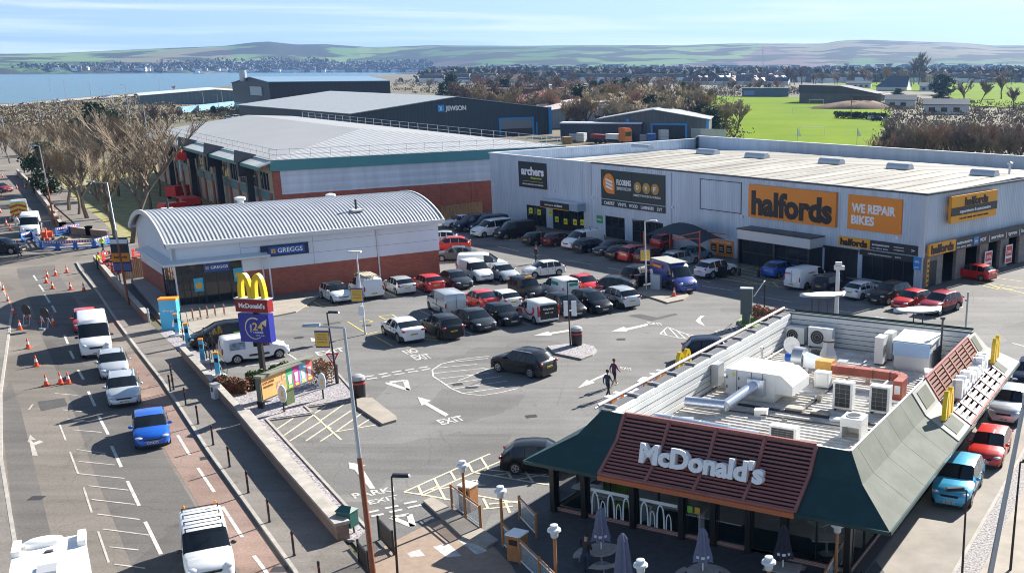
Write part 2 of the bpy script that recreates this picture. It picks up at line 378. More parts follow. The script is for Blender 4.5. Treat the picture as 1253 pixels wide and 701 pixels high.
# car park: one sheet under everything from the footway wall to the far units
gs('car_park',[(-14.6,41.2),(-33,68.2),(-45.7,86),(-53,96),(-62,112),(-100,190),(-60,260),(0,215),(60,170),(70,90),(20,20),(0,20),(-7,30)],-.004,A_LOT)
# main road
kerb_line=[(-8.2,25.0)]+[tuple(W(*q)[:2]) for q in ((359,701),(306,627),(253,553),(198,468),(170,432),(144,397),(120,360),(97,330),(93,322))]
far_kerb=[(-20,24),(-27.1,38.3),(-36.0,51.2),(-43.2,62.6),(-57,86),(-76,112),(-100,146),(-150,215),(-200,290)]
kerb2=[(-72,124),(-80,136),(-96,158),(-122,196.9),(-140,226),(-176,285)]
gs('road',kerb_line+[(-66,113)]+kerb2+far_kerb[::-1],-.0,A_ROAD)
gs('side_road',wp((93,325),(75,300),(0,300),(70,292),(140,300),(150,312),(128,320)),-.002,A_ROAD)
gs('pavement',wp((95,322),(170,292),(200,270),(60,270),(75,292)),-.0015,A_PAVE)
def band(line,w0,w1):
    """strip beside a line, from offset w0 to w1 (to the left of travel)"""
    out=[]
    n=len(line)
    def off(i,d):
        a=Vector(line[max(0,i-1)]);b=Vector(line[min(n-1,i+1)]);t_=(b-a).normalized();return (line[i][0]-t_.y*d,line[i][1]+t_.x*d)
    return [off(i,w0) for i in range(n)]+[off(i,w1) for i in range(n-1,-1,-1)]
gs('old_tarmac_strip',[W(*Zf_(x,y)) for x,y in [(0,60),(38,0),(75,100),(185,555),(190,701),(70,701),(20,250),(0,150)]],.0035,A_DARK)
# (the near kerb runs away from the camera; its left is the road side)
gs('cycle_lane',band(kerb_line[:6],.12,1.75),.004,A_RED)
gs('lane',band(kerb_line,1.9,5.2),.003,A_DARK)
foot=MB();foot.prism(band(kerb_line,-.16,-.17)[:10]+[tuple(W(*q)[:2]) for q in ((114,318),(140,350),(182,396),(196,408),(223,437),(262,480),(300,521),(352,585),(424,668),(452,701),(470,730))],-.05,.11);tag(foot.obj('pavement',A_PAVE),kind='structure')
kb=MB()
for a,b in zip(band(kerb_line,0,-.15)[:9],band(kerb_line,0,-.15)[1:9]):pass
kb.prism(band(kerb_line,.0,-.155),-.05,.125);tag(kb.obj('kerb',KERB),kind='structure')
fp=MB();fp.prism(band(far_kerb,.0,4.5),-.05,.11);tag(fp.obj('pavement',A_PAVE),kind='structure')
fp=MB();fp.prism(band(far_kerb,-.16,-.001),-.05,.12);tag(fp.obj('kerb',KERB),kind='structure')
fp=MB();fp.prism(band(kerb2,-.0,-3.2),-.05,.11);tag(fp.obj('pavement',A_PAVE),kind='structure')
# verge lawn under the bare trees
gs('verge',[(-70,119),(-75,129),(-100,168),(-135,225),(-110,245),(-80,190),(-60,150),(-60,128)],.02,mat('dry_verge_grass',(.25,.23,.09),.95,var=.35,scale=.6,detail=8))
# ---------------------------------------------------------------- painted markings
def stripe(mb,a,b,w,z=.008):
    a,b=Vector(a[:2]),Vector(b[:2]);d=(b-a).normalized();n=Vector((-d.y,d.x))*w/2
    mb.add([(a.x-n.x,a.y-n.y,z),(b.x-n.x,b.y-n.y,z),(b.x+n.x,b.y+n.y,z),(a.x+n.x,a.y+n.y,z)],[(0,1,2,3)])
def pline(name,segs,w,m,z=.008,closed=False):
    g=MB()
    for s in segs:
        for a,b in zip(s[:-1],s[1:]):stripe(g,W(*a),W(*b),w,z)
        z+=.0002
    return tag(g.obj(name,m),kind='structure')
Zf=lambda rx,ry,x,y,s=5.843:(rx+x/s,ry+y/s)
S3=2.983
def z3(rx,ry,*pts):return [Zf(rx,ry,x,y,S3) for x,y in pts]
def z6(rx,ry,*pts):return [Zf(rx,ry,x,y) for x,y in pts]
# lane dashes
pline('lane_markings',[z3(0,466,a,b) for a,b in [((322,38),(347,92)),((360,128),(395,195)),((407,237),(443,314)),((465,365),(508,455)),((530,513),(588,632)),
      ((648,197),(692,270)),((722,317),(782,405)),((812,458),(885,570)),((927,637),(975,701))]]+[z3(0,233,a,b) for a,b in
      [((285,655),(305,690)),((255,585),(270,615)),((235,528),(248,560)),((190,420),(203,445)),((163,380),(182,410)),((142,343),(160,368)),((122,310),(135,330))]],.15,MARK,.009)
pline('lane_markings',[z3(0,466,a,b) for a,b in [((105,105),(120,85)),((215,152),(240,217)),((255,258),(285,338)),((305,388),(335,480)),((358,548),(397,662)),
      ((200,45),(282,52)),((228,105),(310,112)),((243,138),(340,150)),((262,178),(372,187)),((280,250),(385,264)),((287,293),(420,306)),((287,338),(455,355)),((322,382),(470,398)),((335,432),(492,450)),((355,485),(510,505)),((376,540),(545,562)),((398,605),(505,616)),((418,668),(530,683))]],.09,MARKW,.009)
# turn arrow on the road
g=MB()
a=[W(*Zf(0,466,x,y,S3)) for x,y in [(118,272),(138,272),(125,235),(160,222),(145,216),(122,226),(114,215),(132,215),(110,197),(100,222),(108,224)]]
g.sheet([p[:2] for p in a],.009);tag(g.obj('lane_markings',MARKW),kind='structure')
# ================================================================ buildings
def hit(T,px,py,axis,off):
    """where a sight line meets a wall plane, in the site frame T: (along, up)"""
    Ti=T.inverted();o=Ti @ Vector((0,0,CAMH));q=Ti @ W(px,py,0);d=q-o
    t=(off-o[axis])/d[axis];p=o+d*t
    return (p.x,p.y,p.z)
def lz(T,px,py,z=0):
    p=T.inverted() @ W(px,py,z);return p.x,p.y
def wall(mb,x0,x1,z0,z1,y,th,holes=(),mi=0,flip=False,jamb=None):
    """upright wall in the x-z plane at y..y+th with rectangular openings (a,b,c,d)=(x0,x1,z0,z1)"""
    xs=sorted({x0,x1,*[h[0] for h in holes],*[h[1] for h in holes]});zs=sorted({z0,z1,*[h[2] for h in holes],*[h[3] for h in holes]})
    for i in range(len(xs)-1):
        run=None
        for k in range(len(zs)-1):
            cx,cz=(xs[i]+xs[i+1])/2,(zs[k]+zs[k+1])/2
            solid= not any(h[0]<cx<h[1] and h[2]<cz<h[3] for h in holes)
            if solid:run=(run[0],zs[k+1]) if run else (zs[k],zs[k+1])
            if (not solid or k==len(zs)-2) and run:
                if flip:mb.box(y,y+th,xs[i],xs[i+1],run[0],run[1],mi)
                else:mb.box(xs[i],xs[i+1],y,y+th,run[0],run[1],mi)
                run=None
def window(parent,x0,x1,z0,z1,y,nx=2,nz=1,fm=None,gm=None,name='window',side=False,fw=.07,depth=.12):
    """framed glazing set into an opening: window > pane"""
    T=Matrix.Rotation(R(90),4,'Z') if side else Matrix.Identity(4)
    f=MB();f.T=T
    f.box(x0,x1,y,y+depth,z1-fw,z1);f.box(x0,x1,y,y+depth,z0,z0+fw)
    for i in range(nx+1):
        x=x0+(x1-x0-fw)*i/nx;f.box(x,x+fw,y+.002,y+depth-.002,z0+fw,z1-fw)
    for k in range(1,nz):
        z=z0+(z1-z0)*k/nz;f.box(x0+fw,x1-fw,y+.006,y+depth-.006,z-fw/2,z+fw/2)
    fo=f.obj(name,fm or M_FRAME,parent)
    g_=MB();g_.T=T;g_.box(x0+.02,x1-.02,y+depth*.45,y+depth*.6,z0+.02,z1-.02);g_.obj('pane',gm or GLASS,fo)
    return fo
M_FRAME=mat('dark_window_frame',(.03,.034,.04),.4)
SIGNK=mat('black_sign',(.018,.02,.026),.45)
ORANGE=mat('orange_sign',(.85,.26,.012),.45)
WLET=mat('white_letters',(.85,.85,.85),.5)
KLET=mat('black_letters',(.008,.008,.010),.5)
# ---------------------------------------------------------------- long retail warehouse
TH=frame((20.5,94.3),-44.2)
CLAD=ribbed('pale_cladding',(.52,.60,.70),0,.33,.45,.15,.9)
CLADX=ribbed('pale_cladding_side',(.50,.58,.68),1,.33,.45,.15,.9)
CAP=mat('dark_capping',(.03,.04,.055),.4)
RW=thing('retail_warehouse','long pale grey clad retail warehouse with orange and black shop signs','building',TH.translation,R(-44.2))
holes=[(-58.5,-54.5,0,2.5),(-53.2,-47.2,0,2.9),(-43.3,-39.9,0,2.55),(-38.6,-33.5,0,2.6),(-20.0,-11.3,0,3.0),(-11.0,-7.0,0,2.7),(-6.5,-.75,.1,2.4)]
g=MB();wall(g,-66,-.0,0,8.5,0,.3,holes);g.obj('wall',CLAD,RW)
g=MB();g.box(-.25,.28,-.28,.0,2.9,8.42);g.obj('corner_trim',mat('pale_trim',(.5,.55,.6),.4),RW)
for a_,b_,c_ in ((-45.75,-45.6,8.5),(-32.2,-32.1,8.3)):g=MB();g.box(a_,b_,-.06,-.0,0,c_);g.obj('joint_trim',MATS['pale_trim'],RW)
bays=[(1.05,2.55,0,2.35),(3.6,5.95,0,2.9),(7.6,10.3,0,2.9),(11.9,14.3,0,2.9),(15.95,18.2,0,2.9),(19.9,22.3,0,2.9),(24,26.6,0,2.9),(28.2,30.8,0,2.9)]
g=MB();wall(g,.3,39,2.98,8.5,-.3,.3,(),flip=True);g.obj('side_wall',CLADX,RW)
g=MB();wall(g,.3,39,0,2.98,-.32,.34,bays,flip=True);g.obj('side_wall',brick('grey_block',(.24,.21,.19),(.3,.27,.24),(.2,.19,.18),1,.44,.22),RW)
g=MB();g.box(-66,-65.7,.3,39,0,8.5);g.box(-66,-.3,38.7,39,0,8.9);g.box(-65.7,-.3,14,14.2,0,7.0,mi=1);g.obj('wall',[CLADX,BLACK],RW)
ROOFM=mat('weathered_roof',(.55,.52,.45),.7,var=.3,scale=.5,ramp=((.13,.118,.095),(.44,.415,.365)),stretch=(1.5,.12,1),detail=9)
g=MB()
n=46
for i in range(n):        # lapped roof sheets, each a shallow step
    x0=-51+50.7*i/n;x1=-51+50.7*(i+1)/n;dz=.03*(i % 2)
    for (ya,za,yb,zb) in ((.1,8.36,17.4,8.72),(17.4,8.72,36,7.6)):
        g.slab((x0,ya,za+dz),(x1,ya,za+dz),(x1,yb,zb+dz),(x0,yb,zb+dz),.15)
g.obj('roof',ROOFM,RW)
g=MB();g.slab((-65.7,.3,7.1),(-51,.3,7.3),(-51,38.7,7.3),(-65.7,38.7,7.1),.2);g.obj('roof',mat('grey_membrane',(.4,.42,.44),.6,var=.15,scale=.5),RW)
g=MB()
g.box(-45.6,.36,-.12,.12,8.44,8.6);g.box(.1,.38,.12,39,8.44,8.6);g.obj('gutter',CAP,RW)
g=MB();g.box(-66.1,-45.6,-.1,.2,8.5,8.6);g.box(-66.1,-65.6,.2,39.1,8.5,8.6);g.box(-65.6,.3,38.6,39.1,8.9,9.0);g.obj('capping',mat('white_capping',(.7,.72,.74),.4),RW)
for px0,px1,py in [(778,799,183),(858,880,189),(917,941,192.5),(1007,1033,201),(1090,1117,208),(1192,1222,216)]:
    a=hit(TH,px0,py,1,17.4)[0];b=hit(TH,px1,py,1,17.4)[0]
    g=MB();k=8;rr=.55
    pr=[(math.cos(math.pi*i/k)*rr,math.sin(math.pi*i/k)*rr*.8+.15) for i in range(k+1)]
    vs=[(a,17+p[0],8.75+p[1]) for p in pr]+[(b,17+p[0],8.75+p[1]) for p in pr]
    g.add(vs,[(i,i+k+1,i+k+2,i+1) for i in range(k)]+[tuple(range(k+1)),tuple(range(2*k+1,k,-1))])
    g.box(a,b,16.4,17.6,8.72,8.9);g.obj('roof_vent',mat('vent_metal',(.55,.58,.6),.35,.4),RW,smooth=True)
g=MB();g.lathe([(.12,0),(.12,1.0),(.3,1.0),(.3,1.15),(.05,1.3)],10,(-3.2,21,8.6));g.obj('flue',STEEL,RW)
g=MB();g.box(-65.6,-65.3,38.3,38.6,7,8.85);g.obj('corner_post',CAP,RW)
def board(parent,name,x0,x1,z0,z1,m,y=-.12,th=.11,side=False,label=None):
    g=MB()
    if side:g.box(-y-th-0.0,-y,x0,x1,z0,z1)
    else:g.box(x0,x1,y,y+th,z0,z1)
    o=g.obj(name,m,parent)
    if label:o['label']=label
    return o
def words(parent,items,m,name='lettering',side=False,y=-.135,th=.03):
    """items: (text, x, z, height, width, bold[, shear])"""
    g=MB()
    for it in items:
        s,x,z,h,wd,bo=it[:6];sh=it[6] if len(it)>6 else 0
        T=(Matrix.Rotation(R(90),4,'Z') if side else Matrix.Identity(4)) @ Matrix.Translation((x,y,z))
        letters(g,s,h,wd,T,th,bo,shear=sh)
    return g.obj(name,m,parent)
S=thing  # short
b=board(RW,'shop_sign',-59.7,-54.05,4.7,7.88,SIGNK)
words(b,[('archers',-59.1,6.3,1.0,4.6,.04),('sleepcentre'[:0] or 'sleep',-0,0,.01,.01,0)][:1],WLET)
words(b,[('sleepcentre',-57.2,5.85,.25,2.2,.02)],mat('lime_letters',(.55,.7,.05),.5));words(b,[('BEDS FURNITURE MATTRESSES',-58.9,5.05,.16,4.2,.01)],WLET)
g=MB();g.box(-58.9,-54.8,-.14,-.12,5.48,5.52);g.obj('stripe',MATS['lime_letters'],b)
b=board(RW,'shop_sign',-43.75,-38.5,4.56,7.88,mat('dark_green_sign',(.018,.035,.035),.4));b2=board(RW,'shop_sign',-38.46,-33.1,4.56,7.88,MATS['dark_green_sign'])
g=MB();cx,cz=-42.35,6.35
pts=[(cx+1.0*math.cos(t),cz+1.15*math.sin(t)) for t in [math.pi*2*i/28 for i in range(29)] if not (-1.2<((t+math.pi) % (2*math.pi)-math.pi)<-.2)]+[(cx+.85,cz-1.15)]
pts=[(cx+1.0*math.cos(2*math.pi*i/30),cz+1.15*math.sin(2*math.pi*i/30)) for i in range(0,23)]+[(cx+.95,cz-1.15),(cx+1.0,cz-.2)]
g.add([(p[0],-.15,p[1]) for p in pts],[tuple(range(len(pts)))]);g.obj('emblem',ORANGE,b)
g=MB()
for k in range(3):g.slab((cx-.55,-.17,cz+.35-k*.4),(cx+.65,-.17,cz+.05-k*.4),(cx+.65,-.17,cz+.3-k*.4),(cx-.55,-.17,cz+.6-k*.4),.01)
g.obj('emblem_stripes',WLET,b)
words(b,[('FLOORING',-41.0,6.3,.62,2.45,.035),('SUPERSTORE.COM',-41.0,5.72,.38,2.45,.0)],WLET)
g=MB()
for i in range(3):g.lathe([(.55,0),(.55,.03)],20);
g=MB()
for i,ch in enumerate('DWF'):
    c_=(-37.45+i*1.42,6.25);g.add([(c_[0]+.62*math.cos(2*math.pi*k/22),-.15,c_[1]+.62*math.sin(2*math.pi*k/22)) for k in range(22)],[tuple(range(22))])
g.obj('emblem',mat('gold_disc',(.45,.27,.05),.4),b2)
words(b2,[(ch,-37.68+i*1.42,6.02,.5,.42,.02) for i,ch in enumerate('DWF')]+[('DIRECT WOOD FLOORING',-38.1,5.25,.24,4.4,.01)],WLET,y=-.17)
b=board(RW,'shop_sign',-43.75,-33.1,3.72,4.45,MATS['dark_green_sign']);words(b,[('CARPET',-43.3,3.9,.38,1.9,.02),('VINYL',-40.9,3.9,.38,1.55,.02),('WOOD',-38.95,3.9,.38,1.45,.02),('LAMINATE',-36.95,3.9,.38,2.1,.02),('LVT',-34.3,3.9,.38,.8,.02)],WLET)
g=MB();x0,x1,z0,z1=-27.8,-21.85,4.72,7.95
for q in ((x0,x1,z1-.08,z1),(x0,x1,z0,z0+.08),(x0,x0+.08,z0,z1),(x1-.08,x1,z0,z1)):g.box(q[0],q[1],-.04-(.003 if q[1]-q[0]<1 else 0),-.001,q[2],q[3])
g.obj('empty_sign_frame',SIGNK,RW)
b=board(RW,'shop_sign',-20.65,-9.6,4.6,7.9,ORANGE,y=-.3,th=.28);words(b,[('halfords',-20.2,5.0,2.3,10.2,.045)],KLET,y=-.32)
b=board(RW,'shop_sign',-8.3,-2.3,4.65,7.86,ORANGE);words(b,[('WE REPAIR',-7.85,6.3,.8,4.9,.04),('BIKES',-7.85,5.2,.8,2.6,.04)],WLET)
YOR=mat('yellow_orange_sign',(.85,.36,.015),.45)
b=board(RW,'fascia_sign',-9.2,-5.56,2.98,3.85,YOR,y=-.2,th=.19);words(b,[('halfords',-8.95,3.1,.62,3.1,.045)],KLET,y=-.22)
b=board(RW,'fascia_sign',-5.55,-.3,2.98,3.85,SIGNK,y=-.2,th=.19);words(b,[('autocentre',-5.3,3.42,.2,1.9,.02),('MOT  SERVICE  REPAIR',-5.3,3.12,.11,1.8,0),('autocentre',-2.9,3.48,.12,1.1,.01),('reception',-2.9,3.22,.12,1.1,.01),('>',-1.0,3.25,.3,.35,.02)],WLET,y=-.22)
# porches and doors
def porch(x0,x1,z0,z1,d,m,capm):
    g=MB();g.box(x0,x1,-d,-.001,z0,z1);o=g.obj('porch_canopy',m,RW)
    g=MB();g.box(x0-.08,x1+.08,-d-.08,-.001,z1+.001,z1+.12);g.obj('canopy_edge',capm,o);return o
pc=porch(-53.8,-46.8,2.75,3.6,1.3,mat('blue_grey_panel',(.28,.38,.46),.4),MATS['pale_trim'])
b=board(pc,'fascia_sign',-53.8,-48.4,2.8,3.5,SIGNK,y=-1.42,th=.11);words(b,[('welcome to',-52.9,3.05,.2,1.7,.01),('archers',-51.0,3.05,.26,1.5,.03)],WLET,y=-1.44)
g=MB();g.box(-53.8,-48.4,-1.43,-1.3,2.72,2.8);g.obj('trim',YOR,pc)
window(RW,-53.2,-50.9,0,2.7,.04,2,1);window(RW,-50.9,-47.2,0,2.7,.04,3,2)
window(RW,-58.5,-54.5,0,2.5,.05,4,1)
YPOS=mat('yellow_poster',(.75,.72,.04),.5)
for x,z in [(-57.6,1.8),(-55.9,1.75),(-53.6,1.9),(-52.4,1.2),(-50.7,1.1),(-48.9,1.2),(-47.5,1.3)]:
    g=MB();g.box(x-.35,x+.35,-.03,.0,z-.35,z+.35);p=g.obj('window_poster',YPOS,RW);words(p,[('50%',x-.2,z-.1,.2,.4,.02)],KLET,y=-.035,th=.004)
for a_,b_,nx in [(-43.3,-39.9,3),(-38.6,-33.5,4)]:window(RW,a_,b_,0,2.55,.05,nx,2)
g=MB();g.box(-40.1,-39.2,-.04,-.001,1.4,2.3)
b=board(RW,'notice',-44.8,-43.75,1.55,2.45,mat('green_notice',(.03,.30,.09),.5),y=-.05,th=.04);words(b,[('ting',-44.65,1.9,.2,.75,.02)],WLET,y=-.06,th=.01)
for x0,x1,z0,z1,m in [(-32.95,-32.0,1.4,2.6,(.45,.45,.42)),(-31.45,-30.6,1.5,2.6,(.4,.4,.36)),(-29.7,-28.7,1.9,2.65,(.35,.16,.05)),(-27.7,-26.8,1.9,2.6,(.6,.22,.03)),(-22.3,-21.1,.9,2.65,(.7,.42,.03))]:
    b=board(RW,'poster',x0,x1,z0,z1,mat('poster_%.2f' % m[0],m,.5,var=.5,scale=2.5),y=-.05,th=.04)
    g=MB();g.box(x0+.2,x1-.2,-.06,-.052,z0+.35,z1-.3);g.obj('poster_picture',SIGNK,b)
b=board(RW,'offer_board',-26.2,-22.9,.1,1.75,ORANGE,y=-.1,th=.09);words(b,[('WE FIT CAR PARTS',-26.0,1.42,.2,2.9,.015)],WLET,y=-.11,th=.01)
for x in (-26.0,-24.9,-23.8):
    g=MB();g.box(x,x+.75,-.115,-.101,.4,1.25);p=g.obj('panel',SIGNK,b);words(p,[('WE FIT',x+.12,.85,.12,.5,.01),('WIPERS',x+.12,.62,.12,.5,.01)],WLET,y=-.13,th=.005)
pc=porch(-20.4,-11.05,2.6,3.55,2.2,mat('silver_panel',(.55,.58,.6),.35,.2),CAP)
for x in (-20.3,-15.6,-11.25):
    g=MB();g.box(x-.1,x+.1,-2.15,-1.95,0,2.6);g.obj('post',M_FRAME,pc)
window(RW,-20.0,-15.7,0,2.55,-1.9,4,2);window(RW,-15.5,-11.35,0,2.55,-1.9,3,2)
g=MB();g.box(-19.98,-11.32,-1.7,0,.0,.02);g.box(-20.3,-20.2,-1.9,0,0,2.6);g.box(-11.3,-11.2,-1.9,0,0,2.6);g.obj('porch_floor',M_FRAME,RW)
SHUT=ribbed('roller_shutter',(.02,.022,.026),2,.1,.5)
g=MB();g.box(-11.0,-7.0,.08,.14,0,2.65);g.box(-11.05,-6.95,-.12,-.001,2.5,2.75);g.obj('roller_shutter',SHUT,RW)
window(RW,-6.5,-.75,.1,2.35,.05,5,1)
b=board(RW,'fascia_sign',-6.6,-.7,2.42,2.85,SIGNK,y=-.35,th=.34);words(b,[('halfordsautocentres.com',-5.6,2.56,.13,2.6,.01),('0131 000 0000'[:4],-2.6,2.56,.13,.6,.01)],WLET,y=-.36)
b=board(RW,'notice',-.68,.1,1.75,2.92,mat('blue_notice',(.02,.25,.65),.45),y=-.31,th=.03)
words(b,[('VVV',-.55,2.35,.25,.5,.02),('MOT',-.5,1.9,.15,.45,.01)],WLET,y=-.32,th=.01)
# side: fascia and bays
b=board(RW,'shop_sign',3.5,11.8,5.6,8.05,YOR,y=-.62,th=.3,side=True)
g=MB();g.box(.60,.66,3.5,11.8,6.25,7.0);g.obj('panel',SIGNK,b)
words(b,[('halfords',5.8,7.08,.72,4.2,.045)],KLET,side=True,y=-.65);words(b,[('superstore & autocentre',4.9,6.45,.3,5.6,.02)],WLET,side=True,y=-.68);words(b,[('CAR  BIKE  TRAVEL  MOT  SERVICE  REPAIR',5.0,5.85,.15,5.2,0)],KLET,side=True,y=-.64)
b=board(RW,'fascia_sign',.32,4.85,2.98,4.05,YOR,y=-.52,th=.2,side=True);words(b,[('halfords',.65,3.15,.75,3.8,.045)],KLET,side=True,y=-.54)
b=board(RW,'fascia_sign',4.86,39.2,2.98,4.05,SIGNK,y=-.52,th=.2,side=True)
words(b,[('autocentre',5.05,3.5,.3,2.7,.02),('MOT  SERVICE  REPAIR',5.05,3.12,.16,2.6,0),('MOT',9.3,3.3,.34,1.1,.02),('|',11.0,3.2,.5,.06,.01),('service',11.4,3.3,.36,2.4,.02),('|',14.3,3.2,.5,.06,.01),('tyres',14.7,3.3,.36,1.8,.02),('|',17.0,3.2,.5,.06,.01),('brakes',17.4,3.3,.36,2.3,.02),('|',20.2,3.2,.5,.06,.01),('clutches',20.6,3.3,.36,3.0,.02),('|',24.2,3.2,.5,.06,.01),('exhausts',24.6,3.3,.36,3.0,.02)],WLET,side=True,y=-.54)
g=MB();g.box(.525,.545,8.1,8.95,3.15,3.85);p=g.obj('emblem',MATS['blue_notice'],b);words(p,[('VVV',8.2,3.35,.22,.6,.02)],WLET,side=True,y=-.55)
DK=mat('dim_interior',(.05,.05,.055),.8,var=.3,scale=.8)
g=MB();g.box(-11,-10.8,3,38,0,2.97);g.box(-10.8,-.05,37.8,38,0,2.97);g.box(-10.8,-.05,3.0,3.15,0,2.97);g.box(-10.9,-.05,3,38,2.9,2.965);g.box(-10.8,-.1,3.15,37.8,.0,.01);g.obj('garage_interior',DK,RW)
window(RW,-2.55,-1.05,0,2.35,-.2,1,1,side=True) if False else None
g=MB();g.box(.0,.06,1.08,2.52,.02,2.33);g.obj('door',SIGNK,RW)
for (yy0,yy1,zz0,zz1) in ((10.75,12.15,.4,2.1),(14.85,16.2,.4,2.25)):
    g=MB();g.box(.33,.37,yy0,yy1,zz0,zz1);p=g.obj('banner',WLET,RW)
    g=MB();g.box(.372,.385,yy0+.12,yy1-.12,zz0+.75,zz1-.12);g.box(.372,.385,yy0+.12,yy1-.12,zz0+.1,zz0+.5);p=g.obj('banner_print',mat('red_print',(.7,.05,.04),.5),p)
    words(p,[('20%',yy0+.25,zz0+1.0,.3,yy1-yy0-.5,.02)],WLET,side=True,y=-.39,th=.006)
for (yy0,yy1) in ((.4,.75),):
    g=MB();g.box(.33,.37,yy0,yy1,.2,2.7);p=g.obj('banner',YOR,RW);g=MB();[g.box(.372,.38,yy0+.06,yy1-.06,.4+k*.45,.6+k*.45) for k in range(5)];g.obj('banner_print',SIGNK,p)
for x,y_,z_ in [(-65.3,-.12,4.4),(-52.6,-.12,4.6),(-45.3,-.12,4.4),(-31.9,-.12,4.4),(-21.7,-.15,4.4),(-2.6,-.2,4.3)]:
    g=MB();g.box(x-.12,x+.12,y_-.1,-.001,z_,z_+.22);g.obj('wall_light',WHITE,RW)

# ---------------------------------------------------------------- bakery with barrel roof
TG=frame((-37.48,91.24),37.5)
BK=thing('bakery_building','bakery with ribbed barrel-vault roof and red brick base','building',TG.translation,R(37.5))
RB=brick('red_brick',(.34,.080,.046),(.41,.11,.065),(.28,.15,.12),1,.45,.15)
PAN=mat('white_wall_panel',(.72,.76,.82),.45,var=.05,scale=.3)
GX0,GX1,GD=-7.4,16.1,14.0
ga=[(-7.3,-2.0,.05,3.9)]
g=MB();wall(g,-1.99,GX1,0,2.4,.01,.3);g.box(GX1-.31,GX1-.01,.31,GD,0,2.4);g.box(GX0,GX1,GD-.3,GD,0,2.4);g.box(GX0+.01,GX0+.31,4.9,GD,0,2.7);g.obj('brick_plinth',RB,BK)
g=MB();wall(g,GX0,GX1,0,5.4,0,.32,[(GX0-.1,-2.0,-1,3.9),(-2.0,GX1+.1,-1,2.4)]);wall(g,.32,GD,2.4,5.4,GX1-.32,.32,(),flip=True)
wall(g,.32,GD,2.7,5.4,GX0,.32,[(0,4.9,2,3.9)],flip=True);g.box(GX0,GX1,GD-.35,GD-.001,2.4,5.4)
arc=[]
for i in range(21):
    t_=i/20;arc.append((-.45+t_*(GD+.9),5.3+2.0*(1-(2*t_-1)**2)**.9))
for xx in (GX0+.02,GX1-.3):
    pts=[(p[0]*.985+.08,p[1]-.12) for p in arc]
    g.add([(xx,p[0],p[1]) for p in pts]+[(xx+.28,p[0],p[1]) for p in pts],[tuple(range(21))[::-1],tuple(range(21,42))]+[(i,i+1,i+22,i+21) for i in range(20)])
g.obj('wall',PAN,BK)
g=MB();[g.box(-1.99,GX1-.02,-.004,-.0,z,z+.03) for z in (3.4,4.4)];[g.box(x,x+.03,-.005,0,2.4,5.3) for x in (-2.0,4.2,10.0)];g.obj('panel_joints',mat('joint_grey',(.3,.32,.35),.6),BK)
g=MB();nr=150;vs=[];fs=[]
ROOFW=mat('silver_roof_sheet',(.31,.33,.36),.5,.2,var=.14,scale=.4)
for i in range(nr*2+1):
    x=GX0-.45+(GX1-GX0+1.0)*i/(nr*2);dz=(0,.038)[(i // 2) % 2] if True else 0
    for p in arc:vs.append((x+(.0),p[0],p[1]+dz))
for i in range(nr*2):
    for k in range(20):fs.append((i*21+k,(i+1)*21+k,(i+1)*21+k+1,i*21+k+1))
g.add(vs,fs);ro=g.obj('roof',ROOFW,BK)
g=MB()
for i in range(20):
    a,b=arc[i],arc[i+1]
    for xx in (GX0-.55,GX1+.5):g.add([(xx,a[0],a[1]-.3),(xx+.14,a[0],a[1]-.3),(xx+.14,a[0],a[1]+.1),(xx,a[0],a[1]+.1),(xx,b[0],b[1]-.3),(xx+.14,b[0],b[1]-.3),(xx+.14,b[0],b[1]+.1),(xx,b[0],b[1]+.1)],[(0,1,5,4),(1,2,6,5),(2,3,7,6),(3,0,4,7)])
g.box(GX0-.5,GX1+.6,-.62,-.4,5.02,5.4);g.box(GX0-.5,GX1+.6,GD+.4,GD+.6,5.05,5.36);g.obj('verge_trim',mat('white_trim',(.66,.67,.68),.4),ro)
g=MB();g.tube((GX0+17.5,-.1,5.0),(GX0+17.5,-.1,0),.07);g.obj('drainpipe',MATS['white_trim'],BK)
for (x,y_,kind) in [(-5.17,10.4,0),(1.3,11.0,1),(9.2,2.2,0),(10.4,12.5,1)]:
    t_=(y_+.45)/(GD+.9);z_=5.3+2.0*(1-(2*t_-1)**2)**.9
    g=MB();g.box(x-.5,x+.5,y_-.5,y_+.5,z_-.05,z_+.12)
    if kind:g.lathe([(.3,0),(.3,.35),(.5,.38),(.5,.6),(.2,.7)],12,(x,y_,z_+.1));g.obj('roof_cowl',WHITE,ro)
    else:g.tube((x,y_,z_),(x,y_,z_+1.0),.1,mi=1);g.obj('flue',[WHITE,BLACK],ro)
# shop corner
window(BK,GX0+.05,-5.15,.05,3.9,.12,4,3);window(BK,-5.15,-3.0,.05,2.6,.12,2,1,name='door');window(BK,-5.15,-3.0,2.6,3.9,.14,2,1);window(BK,-3.0,-2.0,.05,3.9,.12,1,3)
window(BK,.3,4.9,.05,3.9,7.2,5,3,side=True) if False else None
g=MB()
for i in range(6):g.box(GX0+.05,GX0+.13,.2+i*.93,.27+i*.93,.05,3.9)
for z in (.05,1.3,2.6,3.82):g.box(GX0+.055,GX0+.125,.2,4.9,z,z+.07)
fo=g.obj('window',M_FRAME,BK);g=MB();g.box(GX0+.075,GX0+.095,.2,4.9,.06,3.88);g.obj('pane',GLASS,fo)
g=MB();g.box(GX0+1.5,GX0+5.6,5.0,5.1,0,3.8);g.obj('inner_wall',DK,BK)
BLUE=mat('bakery_blue',(.015,.08,.33),.4)
b=board(BK,'fascia_sign',-5.1,-3.05,2.68,3.42,BLUE,y=-.02,th=.1);words(b,[('GREGGS',-4.55,2.93,.24,1.4,.015)],WLET,y=-.04)
b2=board(BK,'fascia_sign',-.35,3.75,3.46,4.42,mat('navy_panel',(.008,.016,.06),.4),y=-.16,th=.14);g=MB();g.box(.3,3.4,-.2,-.161,3.58,4.3);p=g.obj('panel',BLUE,b2)
